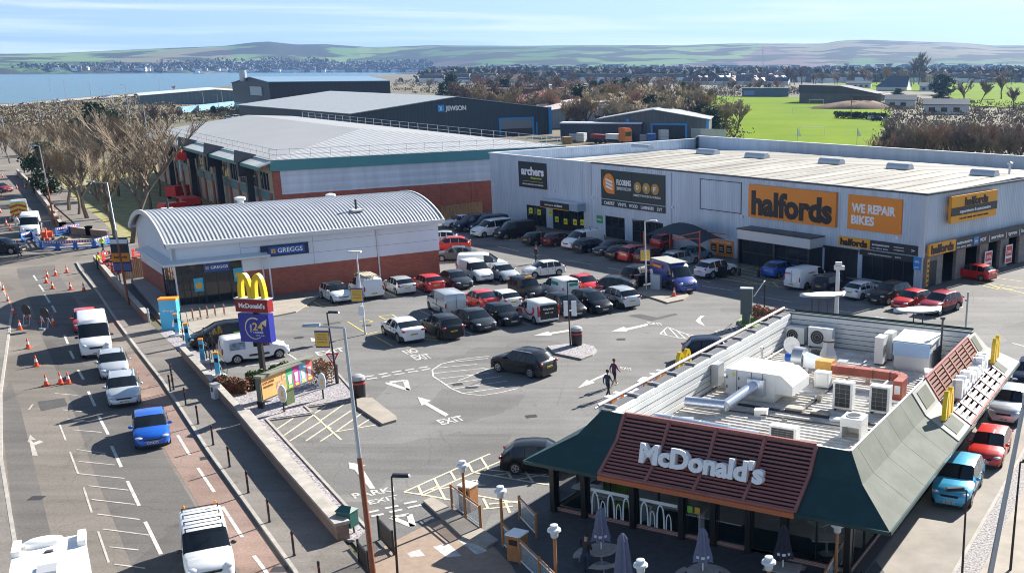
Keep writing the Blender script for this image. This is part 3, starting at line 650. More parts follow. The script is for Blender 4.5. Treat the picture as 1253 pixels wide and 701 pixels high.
words(b2,[('GREGGS',1.05,3.76,.4,2.15,.015)],WLET,y=-.22)
g=MB()
for (x,z,s_,y_) in ((.5,3.75,.36,-.215),(-4.95,2.9,.26,-.035)):
    for i in (0,1):
        for k in (0,1):g.box(x+i*s_*.55,x+i*s_*.55+s_*.45,y_,y_+.012,z+k*s_*.55,z+k*s_*.55+s_*.45)
g.obj('emblem',mat('mustard',(.8,.42,.04),.5),b2)
for x,z in ((-6.0,1.1),(-2.75,1.6)):
    g=MB();g.box(x,x+.75,.08,.11,z,z+1.15);p=g.obj('window_poster',mat('cyan_poster',(.05,.42,.62),.5),BK)
    g=MB();g.lathe([(.28,0),(.3,.005)],12);g.v=[(x+.37+v[0],.07-v[2],z+.5+v[1]) for v in g.v];g.obj('poster_picture',mat('pastry',(.75,.45,.08),.6,var=.3,scale=6),p)
g=MB();CANM=mat('canopy_white',(.6,.64,.66),.4)
g.slab((-8.3,-1.0,3.72),(.1,-1.0,3.72),(.1,.02,3.95),(-8.3,.02,3.95),.06);g.slab((-8.3,.02,3.95),(-7.45,.02,3.95),(-7.45,9.6,3.95),(-8.3,9.6,3.72),.06)
g.tube((-8.35,-1.0,3.7),(.15,-1.0,3.7),.12,n=10);g.tube((-8.35,-1.0,3.7),(-8.35,9.7,3.7),.12,n=10);ca=g.obj('canopy',CANM,BK)
for x,y_ in ((-7.5,-.75),(-.35,-.2),(0.0,-.95)):g=MB();g.tube((x,y_,0),(x,y_,3.7),.07);g.obj('canopy_post',MATS['white_trim'],ca)
# ---------------------------------------------------------------- teal-edged unit behind the bakery
TT=frame((-51.6,130.6),36.5)
TU=thing('teal_trim_unit','large flat-roofed unit with teal edge, under repair behind the bakery','building',TT.translation,R(36.5))
TEAL=mat('teal_panel',(.07,.25,.27),.4,var=.06,scale=.5)
g=MB();g.box(.02,40.6,.0,.3,0,4.2);g.box(.0,.9,-.05,.35,0,7.1);[g.box(x,x+.5,-.12,.02,0,4.2) for x in np.arange(4,40,4.4)];g.obj('brick_plinth',RB,TU)
g=MB();g.box(.9,40.6,.02,.3,4.2,7.1);[g.box(x,x+.04,.008,.3,4.2,7.1) for x in np.arange(7,40,7)];g.obj('wall',ribbed('unit_cladding',(.60,.66,.76),2,.95,.45,.1,.92),TU)
g=MB();g.box(-.3,40.9,-.35,.3,7.1,8.4);g.box(-.3,.3,.3,72,8.0,8.4);g.slab((40.9,0,7.1),(37.3,117,7.1),(37.3,117,8.4),(40.9,0,8.4),.3);g.obj('fascia',TEAL,TU)
TR=mat('pale_unit_roof',(.27,.275,.28),.6,var=.07,scale=.08,detail=8)
TR2=ribbed('ribbed_unit_roof',(.34,.345,.35),0,.9,.5,.1,.8)
g=MB();A=(-.3,-.3,8.42);B=(40.9,-.3,8.42);C_=(37,117,8.42);D=(0,72,8.42);P1=(20.5,26,10.3);P2=(19,84,10.3)
g.add([A,B,C_,D,P1,P2],[(1,2,5,4),(2,3,5),(3,0,4,5)]);g.obj('roof',TR,TU)
g=MB();g.add([A,B,P1],[(0,1,2)]);g.obj('roof',TR2,TU)
# street side: stripped facade
g=MB();wall(g,.3,72,0,8.0,.0,.3,[(2.0+i*5.0,6.2+i*5.0,4.4,6.7) for i in range(13)],flip=True);g.obj('street_wall',mat('bare_board',(.46,.38,.28),.8,var=.25,scale=.5),TU)
g=MB();g.box(-.12,-.002,.9,72,3.3,4.3);g.obj('band',TEAL,TU)
for i in range(14):g=MB();g.box(-.16,-.0,1.0+i*5,1.9+i*5,0,4.25);g.obj('brick_pier',RB,TU)
for i in range(13):
    window(TU,2.0+i*5.0,6.2+i*5.0,4.4,6.7,-.2,3,1,side=True,fm=mat('grey_frame',(.4,.43,.46),.4))
g=MB();g.slab((-1.9,-.8,7.75),(-1.9,72,7.75),(-.3,72,8.3),(-.3,-.8,8.3),-.2);g.obj('eave_roof',mat('eave_sheet',(.58,.58,.54),.5,var=.15,scale=.5),TU)
g=MB();g.box(-2.0,-1.8,-.9,72,7.35,7.78);g.obj('gutter',TEAL,TU)
NAV=mat('navy_column',(.02,.03,.045),.4)
for y_ in (7.5,23.8,40,56):
    g=MB();g.box(-2.2,-.3,y_-.45,y_+.45,6.0,7.7);g.box(-1.3,-.5,y_-.35,y_+.35,0,6.0)
    g.add([(-2.4,y_-.7,7.7),(-2.4,y_+.7,7.7),(.1,y_+.7,8.4),(.1,y_-.7,8.4),(-2.3,y_,9.3),(.2,y_,8.6)],[(0,1,4),(0,4,5,3),(1,2,5,4),(0,3,2,1)]);g.obj('gable_column',NAV,TU)
# guard rail on its roof edge
GR=thing('roof_guard_rail','galvanised scaffold guard rail along the teal unit roof edge','guard rail',TT.translation,R(36.5))
g=MB();q=MB()
for i in range(17):g.tube((i*2.5,.5,8.4),(i*2.5,.5,9.7),.04,n=5)
for i in range(24):g.tube((.9,.5+i*3,8.4),(.9,.5+i*3,9.6),.04,n=5)
for i in range(28):f_=i/27;g.tube((40.6-3.3*f_,.5+110*f_,8.4),(40.6-3.3*f_,.5+110*f_,9.6),.045,n=5)
g.obj('posts',STEEL,GR)
for z in (8.95,9.6):
    q.tube((0,.5,z),(40.6,.5,z),.03,n=5);q.tube((.9,.5,z-.05),(.9,70,z-.05),.03,n=5);q.tube((40.6,.5,z-.05),(37.4,110,z-.05),.035,n=5)
q.obj('rail',STEEL,GR)
# ---------------------------------------------------------------- far sheds
def shed(name,label,A,ang,wid,dep,eh,rh,wm,rm,cat='building',x0=0):
    """gable faces along ang; A is the left foot of that gable"""
    s_=thing(name,label,cat,(A[0],A[1],0),R(ang))
    g=MB();g.add([(0,0,0),(wid,0,0),(wid,0,eh),(wid/2,0,rh),(0,0,eh),(0,dep,0),(wid,dep,0),(wid,dep,eh),(wid/2,dep,rh),(0,dep,eh)],
        [(0,1,2,3,4),(9,8,7,6,5),(0,4,9,5),(1,6,7,2)]);g.obj('wall',wm,s_)
    g=MB();o_=.5
    g.slab((-o_,-o_,eh-.05),(wid/2,-o_,rh+.1),(wid/2,dep+o_,rh+.1),(-o_,dep+o_,eh-.05),.2);g.slab((wid/2,-o_,rh+.1),(wid+o_,-o_,eh-.05),(wid+o_,dep+o_,eh-.05),(wid/2,dep+o_,rh+.1),.2)
    g.obj('roof',rm,s_);return s_
NAVC=ribbed('navy_cladding',(.022,.045,.065),0,1.0,.5,.0,.75)
LROOF=ribbed('light_roof_sheet',(.33,.35,.36),1,1.2,.5,.1,.85)
JW=shed('builders_merchant_unit','wide dark navy gabled unit with blue trim and pale roof',(-88.7,280.1),40.9,60.8,85,7.6,11.2,NAVC,LROOF)
SKYB=mat('bright_blue_trim',(.03,.26,.62),.45)
g=MB();g.box(60.3,61.3,-.3,.3,0,7.8);g.box(43.5,44.1,-.15,.0,0,4.6);g.box(54.6,55.2,-.15,0,0,4.6);g.box(43.5,55.2,-.16,-.01,4.6,5.1);g.box(55.9,56.3,-.15,0,0,3.6);g.obj('door_frame',SKYB,JW)
g=MB();g.box(44.1,54.6,-.1,-.02,2.0,4.6);g.obj('roller_shutter',mat('shutter_grey',(.2,.21,.23),.5),JW)
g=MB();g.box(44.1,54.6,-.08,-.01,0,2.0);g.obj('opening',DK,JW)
def pxw(T,px,py):return hit(T,px,py,1,0)
TJ=frame((-88.7,280.1),40.9)
a=pxw(TJ,535.5,137);b=pxw(TJ,543,130)
g=MB();g.box(a[0],b[0],-.25,-.02,a[2],b[2]+.3);e_=g.obj('emblem',mat('logo_blue',(.02,.3,.75),.4),JW);words(e_,[('X',a[0]+.4,a[2]+.3,1.1,.9,.03)],WLET,y=-.28)
c=pxw(TJ,570,130);words(JW,[('JEWSON',b[0]+.3,a[2]+.25,1.25,c[0]-b[0]-.4,.03)],WLET,y=-.2,th=.15)
g=MB();[g.add([(x,0,0),(x+.3,0,0),(x+.3,0,.01)],[(0,1,2)]) for x in ()]
NB=thing('harbour_shed','tall near-black industrial shed with teal base beside the sea','building',(-175.5,450.9,0),R(38))
g=MB();L_,Wd=52,54
g.add([(0,0,3.5),(L_,0,3.5),(L_,0,13),(0,0,13),(0,Wd,3.5),(0,Wd,11.8),(0,Wd/2.2,14.6),(L_,Wd/2.2,14.6),(L_,Wd,3.5),(L_,Wd,11.8)],[(0,1,2,3),(0,3,6,5,4),(1,8,9,7,2),(4,5,9,8)]);
NBk=frame((-175.5,450.9),75)
g.obj('wall',ribbed('black_cladding',(.018,.026,.036),0,2.0,.5,0,.7),NB)
g=MB();g.box(0,L_,.1,.3,0,3.49);g.box(.1,.3,.3,Wd,0,3.49);g.obj('teal_base',mat('teal_base',(.03,.28,.35),.5),NB)
g=MB();g.slab((-.5,-.5,13),(L_,-.5,13),(L_,Wd/2.2,14.8),(-.5,Wd/2.2,14.8),.3);g.slab((-.5,Wd/2.2,14.8),(L_,Wd/2.2,14.8),(L_,Wd,12),(-.5,Wd,12),.3);g.obj('roof',mat('blue_grey_roof',(.16,.26,.36),.5),NB)
g=MB();g.box(-.4,-.05,10,26,7.2,10.8);g.obj('window',mat('pale_panel',(.5,.55,.58),.5),NB)
g=MB();g.tube((-.8,Wd*.6,13),(-.8,Wd*.6,17.5),1.5,n=12);g.obj('flue',STEEL,NB)
shed('low_grey_shed','long low grey shed with white roof vents near the shore',(-285,560),28,72,60,4.6,7.2,ribbed('grey_cladding',(.13,.19,.2),0,2,.5),mat('shed_roof',(.45,.48,.48),.6,var=.15,scale=.1))
shed('red_trim_shed','grey gabled shed with thin red verge behind the merchant yard',W(672,158)[:2],30,40,26,5.8,8.2,ribbed('mid_cladding',(.24,.27,.29),0,1.2,.5),mat('pink_grey_roof',(.5,.44,.42),.6,var=.1,scale=.2))
o=shed('red_roof_shed','low shed with a red curved gable roof beyond the navy unit',W(640,140)[:2],30,30,20,5.0,8.5,mat('dull_red_wall',(.2,.06,.05),.7),mat('dull_red_roof',(.3,.06,.05),.6))
o=thing('brick_works_wall','long low brown brick building behind the navy unit','building',W(560,124),R(8));g=MB();g.box(0,60,0,16,0,6.5);g.obj('wall',mat('brown_brick',(.2,.1,.075),.85,var=.15,scale=.3),o);g=MB();g.box(-.4,60.4,-.4,16.4,6.5,6.9);g.obj('roof',mat('brown_roof',(.25,.15,.12),.7),o)
o=shed('grey_yard_shed','small dark grey shed with open roller door in the yard',W(733,171)[:2],-4,30,24,5.6,8.0,ribbed('slate_cladding',(.09,.10,.11),0,1.0,.5),LROOF)
g=MB();g.box(14.2,14.8,-.12,0,0,3.9);g.box(23.6,24.2,-.12,0,0,3.9);g.box(14.2,24.2,-.13,-.01,3.9,4.4);g.box(29.4,30.1,-.12,.2,0,5.4);g.box(7.6,8.4,-.1,.1,0,5.5);g.obj('door_frame',SKYB,o);g=MB();g.box(14.8,23.6,-.1,-.01,0,3.9);g.obj('opening',DK,o)
o=thing('yard_container','long dark navy storage container beside the grey yard shed','container',W(686,172),R(-3));g=MB();g.box(0,22,0,5,0,4.4);g.obj('container_body',ribbed('container_navy',(.02,.035,.07),0,.6,.5),o);g=MB();g.box(-.1,22.1,-.1,5.1,4.4,4.7);g.obj('roof',MATS['white_capping'],o)
o=thing('blue_depot','two-tone blue flat roofed depot among the woods','building',W(604,118),R(-5));g=MB();g.box(0,34,0,20,0,6.5);g.obj('wall',mat('deep_blue_wall',(.03,.1,.22),.5),o);g=MB();g.box(-.5,34.5,-.5,20.5,6.5,7.4);g.obj('roof',mat('pale_blue_trim',(.35,.5,.6),.5),o)
# playing-field buildings
o=thing('sports_hall','dark ribbed sports hall with sloping roof on the playing field','building',W(978,126),R(-18));L1=44
g=MB();g.box(0,L1,0,26,0,5.2);g.obj('wall',mat('drab_block',(.14,.13,.11),.8,var=.15,scale=.2),o)
g=MB();g.add([(-.3,-.5,5.2),(28,-.5,5.2),(L1+2,-.5,4.4),(L1+2,26,4.4),(-.3,26,5.2),(-.3,-.5,9.4),(22,-.5,9.0),(22,26,9.0),(-.3,26,9.4)],[(0,1,6,5),(1,2,6),(2,3,7,6),(5,6,7,8),(0,5,8,4),(4,8,7,3)]);g.obj('roof',mat('dark_brown_roof',(.07,.055,.06),.6),o)
g=MB();g.box(29,42,-.15,-.02,.2,3.6);g.obj('window',GLASS,o)
o=thing('storage_building','low blue-grey storage building at the edge of the playing field','building',W(908,118.5),R(-4));g=MB();g.box(0,30,0,10,0,5);g.box(-.2,30.2,-.4,10,5,5.5);g.obj('wall',mat('slate_blue_wall',(.09,.14,.17),.6),o);g=MB();g.box(1,8,-.2,-.01,1,3.6);g.obj('banner',mat('violet_banner',(.2,.25,.6),.5),o)
o=thing('clubhouse','white clubhouse with steep slate roof beside the golf course','building',W(1072,111),R(-25));o.scale=(.5,.5,.8);g=MB();g.add([(0,0,0),(50,0,0),(50,0,4),(0,0,4),(0,30,0),(50,30,0),(50,30,4),(0,30,4),(50,10,14),(20,10,14)],[(0,1,2,3),(1,5,6,8,2),(0,3,7,4)]);g.obj('wall',mat('white_render',(.7,.7,.68),.7),o)
g=MB();g.slab((-1,-1,3.8),(51,-1,3.8),(51,10,14.2),(20,10,14.2),.4);g.slab((51,10,14.2),(51,31,4),(-1,31,4),(20,10,14.2),.4);g.slab((-1,31,3.8),(-1,-1,3.8),(20,10,14.2),(20,10,14.3),.4);g.obj('roof',mat('slate_roof',(.09,.11,.13),.6),o)
for i,(px_,py_,wd_,dp_,lb) in enumerate([(1083,133,14,9,'white bungalow with dark gable at the field edge'),(1125,112,22,9,'long low pavilion with brown fascia by the golf course'),(1130,140,18,9,'flat roofed white building behind the reddish trees'),(1035,108,22,9,'blue and white changing rooms behind the car park'),(645,96,30,12,'white industrial block in front of the terraced rows')]):
    o=thing('low_building',lb,'building',W(px_,py_),R(-12));g=MB();g.box(0,wd_,0,dp_,0,4);g.obj('wall',mat('off_white',(.55,.56,.56),.7),o);g=MB();g.slab((-.5,-.5,4),(wd_+.5,-.5,4),(wd_+.5,dp_/2,6.2),(-.5,dp_/2,6.2),.3);g.slab((-.5,dp_/2,6.2),(wd_+.5,dp_/2,6.2),(wd_+.5,dp_+.5,4),(-.5,dp_+.5,4),.3);g.obj('roof',MATS['slate_roof'],o)
    g=MB();[g.box(2+k*5,4.5+k*5,-.06,-.01,1,2.8) for k in range(int(wd_/5.5))];g.obj('window',GLASS,o)
o=thing('golf_mound','bare brown earth mound beside the sports hall','mound',W(1052,133));o.scale=(.62,.6,.6);g=MB();g.lathe([(26,-.3),(22,1.5),(15,3.6),(7,5.2),(2,5.6)],20);[g.v.__setitem__(i,(v[0]*1.5*(1+.15*math.sin(i*2.3)),v[1]*.6,v[2]*(1+.15*math.sin(i*1.7)))) for i,v in enumerate(g.v)];g.obj('earth',mat('bare_earth',(.2,.13,.09),.95,var=.3,scale=.2),o,smooth=True)
# ================================================================ burger restaurant
TM=frame((-7.4,43.1),-26.6)
MD=thing('restaurant','flat-topped burger restaurant with dark green mansard and brown louvres','restaurant',TM.translation,R(-26.6))
DG=mat('dark_green_metal',(.010,.045,.042),.4,.1,var=.28,scale=1.1,detail=9)
DG_GLARE=mat('glare_green_metal',(.17,.18,.155),.85,var=.16,scale=.9,spec=.1,detail=9)  # sun glare on the dark green mansard, painted in as a paler colour
MWHITE=mat('white_roof_panel',(.36,.36,.34),.8,var=.12,scale=.8,spec=.15)
LOUV=mat('red_brown_louvre',(.31,.115,.095),.45,.1,var=.12,scale=1.2)
LOUVD=mat('dark_louvre_back',(.02,.012,.012),.7)
INW=mat('white_inner_cladding',(.62,.63,.62),.5,var=.08,scale=.7)
BKF=mat('black_frame',(.012,.014,.014),.45)
# mansard profile: (outset from the top edge, height); front/left outsets differ per side
L0,L1_,F0,B0=2.6,14.05,2.2,23.8
oL,oR,oF,oB=2.6,2.3,2.25,2.1
def mpt(side,s,k):
    """k = 0 top, 1 kink, 2 eave; s = position along"""
    zz=(5.0,4.0,3.0)[k];f=(0,.31,1)[k]
    return {'F':(s,F0-oF*f,zz),'B':(s,B0+oB*f,zz),'L':(L0-oL*f,s,zz),'R':(L1_+oR*f,s,zz)}[side]
def corner(c,k):
    f=(0,.31,1)[k];zz=(5.0,4.0,3.0)[k]
    return ((L0-oL*f) if 'L' in c else (L1_+oR*f),(F0-oF*f) if 'F' in c else (B0+oB*f),zz)
def mslope(mb,side,s0,s1,c0=None,c1=None,up=0.0,t=.08,ks=((0,1),(1,2)),mi=None):
    for ka,kb in ks:
        a0=corner(c0,ka) if c0 else mpt(side,s0,ka);b0=corner(c0,kb) if c0 else mpt(side,s0,kb)
        a1=corner(c1,ka) if c1 else mpt(side,s1,ka);b1=corner(c1,kb) if c1 else mpt(side,s1,kb)
        q=[Vector(b0),Vector(b1),Vector(a1),Vector(a0)]
        if side in 'BL':q=q[::-1]
        n=(q[1]-q[0]).cross(q[3]-q[0]).normalized()*up;mb.slab(*[p+n for p in q],t,mi)
LV0,LV1=3.8,12.6
g=MB();mslope(g,'F',0,LV0,c0='LF');mslope(g,'F',LV1,0,c1='RF');mslope(g,'L',0,15,c0='LF');g.obj('mansard_roof',DG,MD)
g=MB();mslope(g,'L',15,0,c1='LB');mslope(g,'B',0,0,c0='LB',c1='RB');g.obj('mansard_roof',DG,MD)
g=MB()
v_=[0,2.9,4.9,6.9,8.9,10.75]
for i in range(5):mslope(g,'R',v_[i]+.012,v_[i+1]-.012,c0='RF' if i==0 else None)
g.obj('mansard_roof',DG_GLARE,MD)
for a,b in ((10.78,13.27),(22.15,23.8)):g=MB();mslope(g,'R',a,b,up=.05,c1='RB' if b>23 else None);g.obj('white_roof_panel',MWHITE,MD)
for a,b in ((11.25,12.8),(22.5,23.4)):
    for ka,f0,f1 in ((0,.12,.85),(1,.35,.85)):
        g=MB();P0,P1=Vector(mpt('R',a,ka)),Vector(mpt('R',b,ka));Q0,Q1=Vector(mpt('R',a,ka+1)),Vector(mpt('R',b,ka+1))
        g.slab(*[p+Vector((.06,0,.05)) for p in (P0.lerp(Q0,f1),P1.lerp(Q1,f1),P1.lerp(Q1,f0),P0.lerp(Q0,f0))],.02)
        g.obj('panel_inset',DG_GLARE,MD)
def louvres(name,side,s0,s1,nsec,m,nsl=(7,10),pitch=.5,back=None,m2=None,fm=None):
    root=MB();mslope(root,side,s0,s1,up=-.08,t=.03,mi=0);o=root.obj(name,back or LOUVD,MD)
    fr=MB()
    for i in range(nsec+1):
        s=s0+(s1-s0)*i/nsec
        mslope(fr,side,s-.07,s+.07,up=.10,t=.16)
    mslope(fr,side,s0,s1,up=.05,t=.06,ks=((0,1),)) if False else None
    for k,sgn in ((0,1),(2,-1)):
        a,b=Vector(mpt(side,s0,k)),Vector(mpt(side,s1,k));fr.tube(a+Vector((0,0,.05)),b+Vector((0,0,.05)),.09,n=4)
    fr.obj('louvre_frame',fm or m,o)
    for (ka,kb),n_ in zip(((0,1),(1,2)),nsl):
        sl_=MB()
        for j in range(n_):
            fa,fb=(j+.12)/n_,(j+.12+pitch)/n_
            A0,A1=Vector(mpt(side,s0,ka)),Vector(mpt(side,s1,ka));B0_,B1_=Vector(mpt(side,s0,kb)),Vector(mpt(side,s1,kb))
            q=[A0.lerp(B0_,fb),A1.lerp(B1_,fb),A1.lerp(B1_,fa),A0.lerp(B0_,fa)]
            nn_=(q[1]-q[0]).cross(q[3]-q[0]).normalized()*.06
            sl_.slab(*[p+nn_ for p in q],.05)
        sl_.obj('louvre_slats',m2 if m2 and ka else m,o)
    return o
louvres('louvre_panel','F',LV0,LV1,4,LOUV)
LOUVP=mat('pale_louvre',(.34,.31,.29),.8,.0,var=.05,scale=1.2,spec=.15)
ro_=louvres('louvre_panel','R',13.3,22.12,6,mat('pinkish_brown_louvre',(.26,.15,.12),.8,spec=.1),nsl=(6,6),pitch=.62,back=LOUVD,m2=mat('white_louvre',(.5,.49,.47),.7,spec=.15),fm=LOUV)  # upper slats a duller pinkish brown than the front louvres
# eave soffit, fascia and ceiling slab
g=MB();g.box(.15,16.2,.1,25.7,2.86,2.93);g.obj('soffit',mat('soffit_white',(.5,.5,.48),.6),MD)
g=MB();e=[(0,-.05),(16.35,-.05),(16.35,25.9),(0,25.9)]
for a,b in zip(e,e[1:]+e[:1]):g.tube((a[0],a[1],2.93),(b[0],b[1],2.93),.1,n=4)
g.obj('eave_trim',DG,MD)
g=MB();g.box(LV0,LV1,-.2,-.05,2.82,3.02);g.obj('eave_light_strip',mat('warm_copper_trim',(.45,.13,.05),.4),MD)
# roof well
g=MB();g.box(3.1,13.9,2.4,23.4,3.1,3.22);g.obj('roof_deck',mat('roof_deck',(.35,.34,.32),.7),MD)
ROOFS=mat('weathered_roof_sheet',(.6,.57,.51),.6,var=.28,scale=.9,ramp=((.38,.35,.30),(.72,.70,.66)),detail=8)
g=MB();n=52
for i in range(n):
    y=2.6+20.5*i/n;g.add([(3.3,y,3.24),(13.7,y,3.24),(13.7,y+.12,3.34),(3.3,y+.12,3.34),(3.3,y+.24,3.34),(13.7,y+.24,3.34),(13.7,y+.3,3.24),(3.3,y+.3,3.24)],[(0,1,2,3),(3,2,5,4),(4,5,6,7)])
g.obj('roof_sheet',ROOFS,MD)
g=MB()
for k in range(6):z=3.3+k*.29;g.box(3.08,3.2-(k % 2)*.03,2.3,23.5,z,z+.25);g.box(3.2,14.0,23.3,23.42+(k % 2)*.03,z,z+.25)
g.box(3.0,3.1,2.3,23.5,3.2,5.02);g.box(3.0,14.05,23.45,23.6,3.2,5.02);g.box(13.9,14.0,2.4,23.4,3.2,4.98);g.box(3.1,13.9,2.3,2.4,3.2,4.98);g.obj('parapet_lining',INW,MD)
g=MB();g.box(2.58,3.05,2.2,23.6,5.0,5.06);g.box(2.6,14.1,23.4,23.85,5.0,5.08);g.obj('coping',mat('grey_coping',(.10,.105,.11),.55),MD)
g=MB();g.tube((2.45,2.2,5.22),(2.45,23.9,5.22),.07,n=8);g.tube((2.28,2.2,5.05),(2.28,23.9,5.05),.05,n=8);g.obj('light_tube',mat('pink_white_tube',(.75,.62,.6),.4),MD)
for i in range(12):g=MB();y=2.6+i*1.93;g.box(2.35,3.15,y,y+.12,5.062,5.16);g.obj('tube_bracket',mat('bracket_grey',(.3,.3,.32),.5),MD)
g=MB();g.tube((2.7,23.95,5.12),(14.0,23.95,5.12),.07,n=6);g.box(2.7,14.0,23.62,23.8,5.081,5.1);g.obj('rear_tube',DG,MD)
# lettering as raised channel letters
def channel(parent,s,T,h,wd,depth,bold,face,side_m,name='raised_letter_sign'):
    g=MB();letters(g,s,h,wd,T,depth,bold,align='CENTER');o=g.obj(name,[face],parent)
    q=MB();T2=T @ Matrix.Translation((0,depth*.62,-.02));letters(q,s,h,wd,T2,depth*.4,bold,align='CENTER');q.obj('letter_return',side_m,o);return o
OGL=mat('orange_return',(.75,.25,.04),.4)
channel(MD,"McDonald's",Matrix.Translation((8.15,.75,3.62)) @ Matrix.Rotation(R(-14),4,'X'),.78,5.6,.22,.045,WLET,OGL)
channel(MD,"McDonald's",Matrix.Translation((1.15,7.5,3.75)) @ Matrix.Rotation(R(-90),4,'Z'),.8,5.8,.3,.045,WLET,OGL)
channel(MD,"McDonald's",Matrix.Translation((15.35,17.6,3.95)) @ Matrix.Rotation(R(90),4,'Z'),.85,6.2,.32,.045,WLET,WLET)
ARCH=mat('golden_yellow',(.80,.55,.02),.35)
def arches(parent,T,wd,h,th=.22,dp=.2,name='arches_emblem'):
    g=MB();n=14;T0=g.T;g.T=T
    for sgn in (-1,1):
        cx=sgn*wd/4;outer=[];inner=[]
        for i in range(n+1):
            t_=math.pi*i/n;x=math.cos(t_);z_=math.sin(t_)**.75
            outer.append((cx+x*wd/4,z_*h));inner.append((cx+x*(wd/4-th),z_*(h-th*1.15)))
        vs=[(p[0],-dp/2,p[1]) for p in outer+inner]+[(p[0],dp/2,p[1]) for p in outer+inner];m_=2*(n+1)
        fs=[]
        for i in range(n):
            o_,i_=i,n+1+i
            fs+=[(o_,o_+1,i_+1,i_),(m_+o_+1,m_+o_,m_+i_,m_+i_+1),(o_+1,o_,m_+o_,m_+o_+1),(i_,i_+1,m_+i_+1,m_+i_)]
        fs+=[(0,n+1,m_+n+1,m_),(n,m_+n,m_+2*n+1,2*n+1)]
        g.add(vs,fs)
    return g.obj(name,ARCH,parent)
arches(MD,Matrix.Translation((1.15,12.9,3.7)) @ Matrix.Rotation(R(-90),4,'Z'),1.6,1.3)
arches(MD,Matrix.Translation((15.5,12.0,3.75)) @ Matrix.Rotation(R(90),4,'Z'),1.5,1.35)
arches(MD,Matrix.Translation((15.5,22.9,3.75)) @ Matrix.Rotation(R(90),4,'Z'),1.5,1.35)
# ground floor: posts, glazing, plinth, doors
CG=mat('clear_glass',(.03,.05,.055),.04,alpha=.15,spec=.8)
g=MB();g.box(.25,9.95,1.72,1.85,0,.22);g.box(11.6,14.3,1.72,1.85,0,.22);g.box(14.25,14.4,1.85,24,0,.22);g.box(.22,.36,1.85,9,0,.22);g.obj('brick_plinth',brick('pink_brick',(.34,.12,.09),(.42,.18,.13),(.5,.42,.36),1,.3,.075),MD)
posts=[.3,1.95,4.45,6.85,8.35,9.95,11.5,14.25]
for x in posts:g=MB();g.box(x-.12,x+.12,1.5,1.78,0,2.9);g.obj('post',BKF,MD)
for a,b in zip(posts[:-1],posts[1:]):
    door=a in (6.85,8.35)
    window(MD,a+.12,b-.12,0.02 if door else .22,2.85,1.72,2 if b-a>2 else 1,1,fm=BKF,gm=CG,name='door' if door else 'window',fw=.06)
window(MD,1.85,9,.22,2.85,-.34,4,1,fm=BKF,gm=CG,side=True);window(MD,1.9,8.5,.22,2.85,-14.38,4,1,fm=BKF,gm=CG,side=True)
g=MB();g.box(14.1,14.35,8.5,24.5,.22,2.86);g.box(.3,.5,9,24.5,0,2.86);g.box(.5,14.1,24.3,24.5,0,2.86);g.box(.5,14.1,9.6,9.8,0,2.86);g.obj('wall',mat('dim_wall',(.28,.24,.2),.8),MD)
g=MB();g.box(14.45,14.9,1.9,25,0,.12);g.obj('kerb_step',mat('dark_kerb',(.06,.06,.065),.8),MD)
g=MB();g.box(.4,14.2,1.85,9.6,.005,.03);g.obj('floor',mat('tile_floor',(.5,.47,.43),.4,var=.2,scale=1),MD)
# window vinyl of white arches on the two glazed bays
g=MB()
for x0,x1 in ((2.25,4.2),(4.75,6.6)):
    x=x0;g.box(x0,x1,1.698,1.71,1.35,1.5);k=0
    while x<x1-.3:
        w_=(.44,.3)[k % 2];h_=(1.12,.75)[k % 2];n_=8
        for i in range(n_):
            t0,t1=math.pi*i/n_,math.pi*(i+1)/n_
            def P(t_,r_):return (x+w_/2+math.cos(t_)*w_/2*r_,1.70,.25+(math.sin(t_)**.6)*h_*(.8+.2*r_))
            g.add([P(t0,1),P(t1,1),P(t1,.62),P(t0,.62)],[(0,1,2,3)])
        x+=w_+.03;k+=1
g.obj('window_vinyl',mat('vinyl_white',(.8,.84,.82),.5),MD)
for x,c in ((7.1,(.25,.5,.05)),(7.45,(.7,.4,.05))):
    g=MB();g.box(x,x+.25,1.64,1.66,1.3,1.6);g.obj('door_sticker',mat('sticker%.1f' % x,c,.5),MD)
g=MB();[g.box(7.05+k*.1,7.09+k*.1,1.66,1.67,1.15,1.19) for k in range(26)];g.obj('door_marking',WLET,MD)
# furniture inside
LIME=mat('lime_seat',(.28,.40,.02),.5);TTOP=mat('pale_table',(.55,.55,.5),.4)
def indoor(name,label,x,y,kind,rz=0):
    o=thing(name,label,name.split('_')[-1],TM @ Vector((x,y,.03)),R(-26.6+rz))
    if kind=='table':
        g=MB();g.prism([(-.6,-.4),(.6,-.4),(.7,0),(.6,.4),(-.6,.4),(-.7,0)],.70,.75);g.obj('table_top',TTOP,o);g=MB();g.lathe([(.3,0),(.3,.03),(.05,.05),(.05,.7)],10);g.obj('leg',STEEL,o)
    elif kind=='booth':
        g=MB();g.lathe([(.55,0),(.6,.42),(.6,.45)],16);g.obj('seat',LIME,o);g=MB();n_=12;vs=[]
        for i in range(n_+1):
            t_=math.pi*i/n_;c_,s_=math.cos(t_),math.sin(t_)
            vs+=[(c_*.62,s_*.62,.4),(c_*.75,s_*.75,.4),(c_*.75,s_*.75,1.15),(c_*.62,s_*.62,1.15)]
        fs=[]
        for i in range(n_):
            a=i*4;fs+=[(a,a+4,a+7,a+3),(a+1,a+2,a+6,a+5),(a+3,a+7,a+6,a+2)]
        g.add(vs,fs);g.obj('backrest',LIME,o)
    elif kind=='counter':
        g=MB();g.box(-1.6,1.6,-.3,.3,.98,1.05);g.obj('counter_top',TTOP,o);g=MB();g.box(-1.5,-1.4,-.2,.2,0,.98);g.box(1.4,1.5,-.2,.2,0,.98);g.obj('leg',WHITE,o)
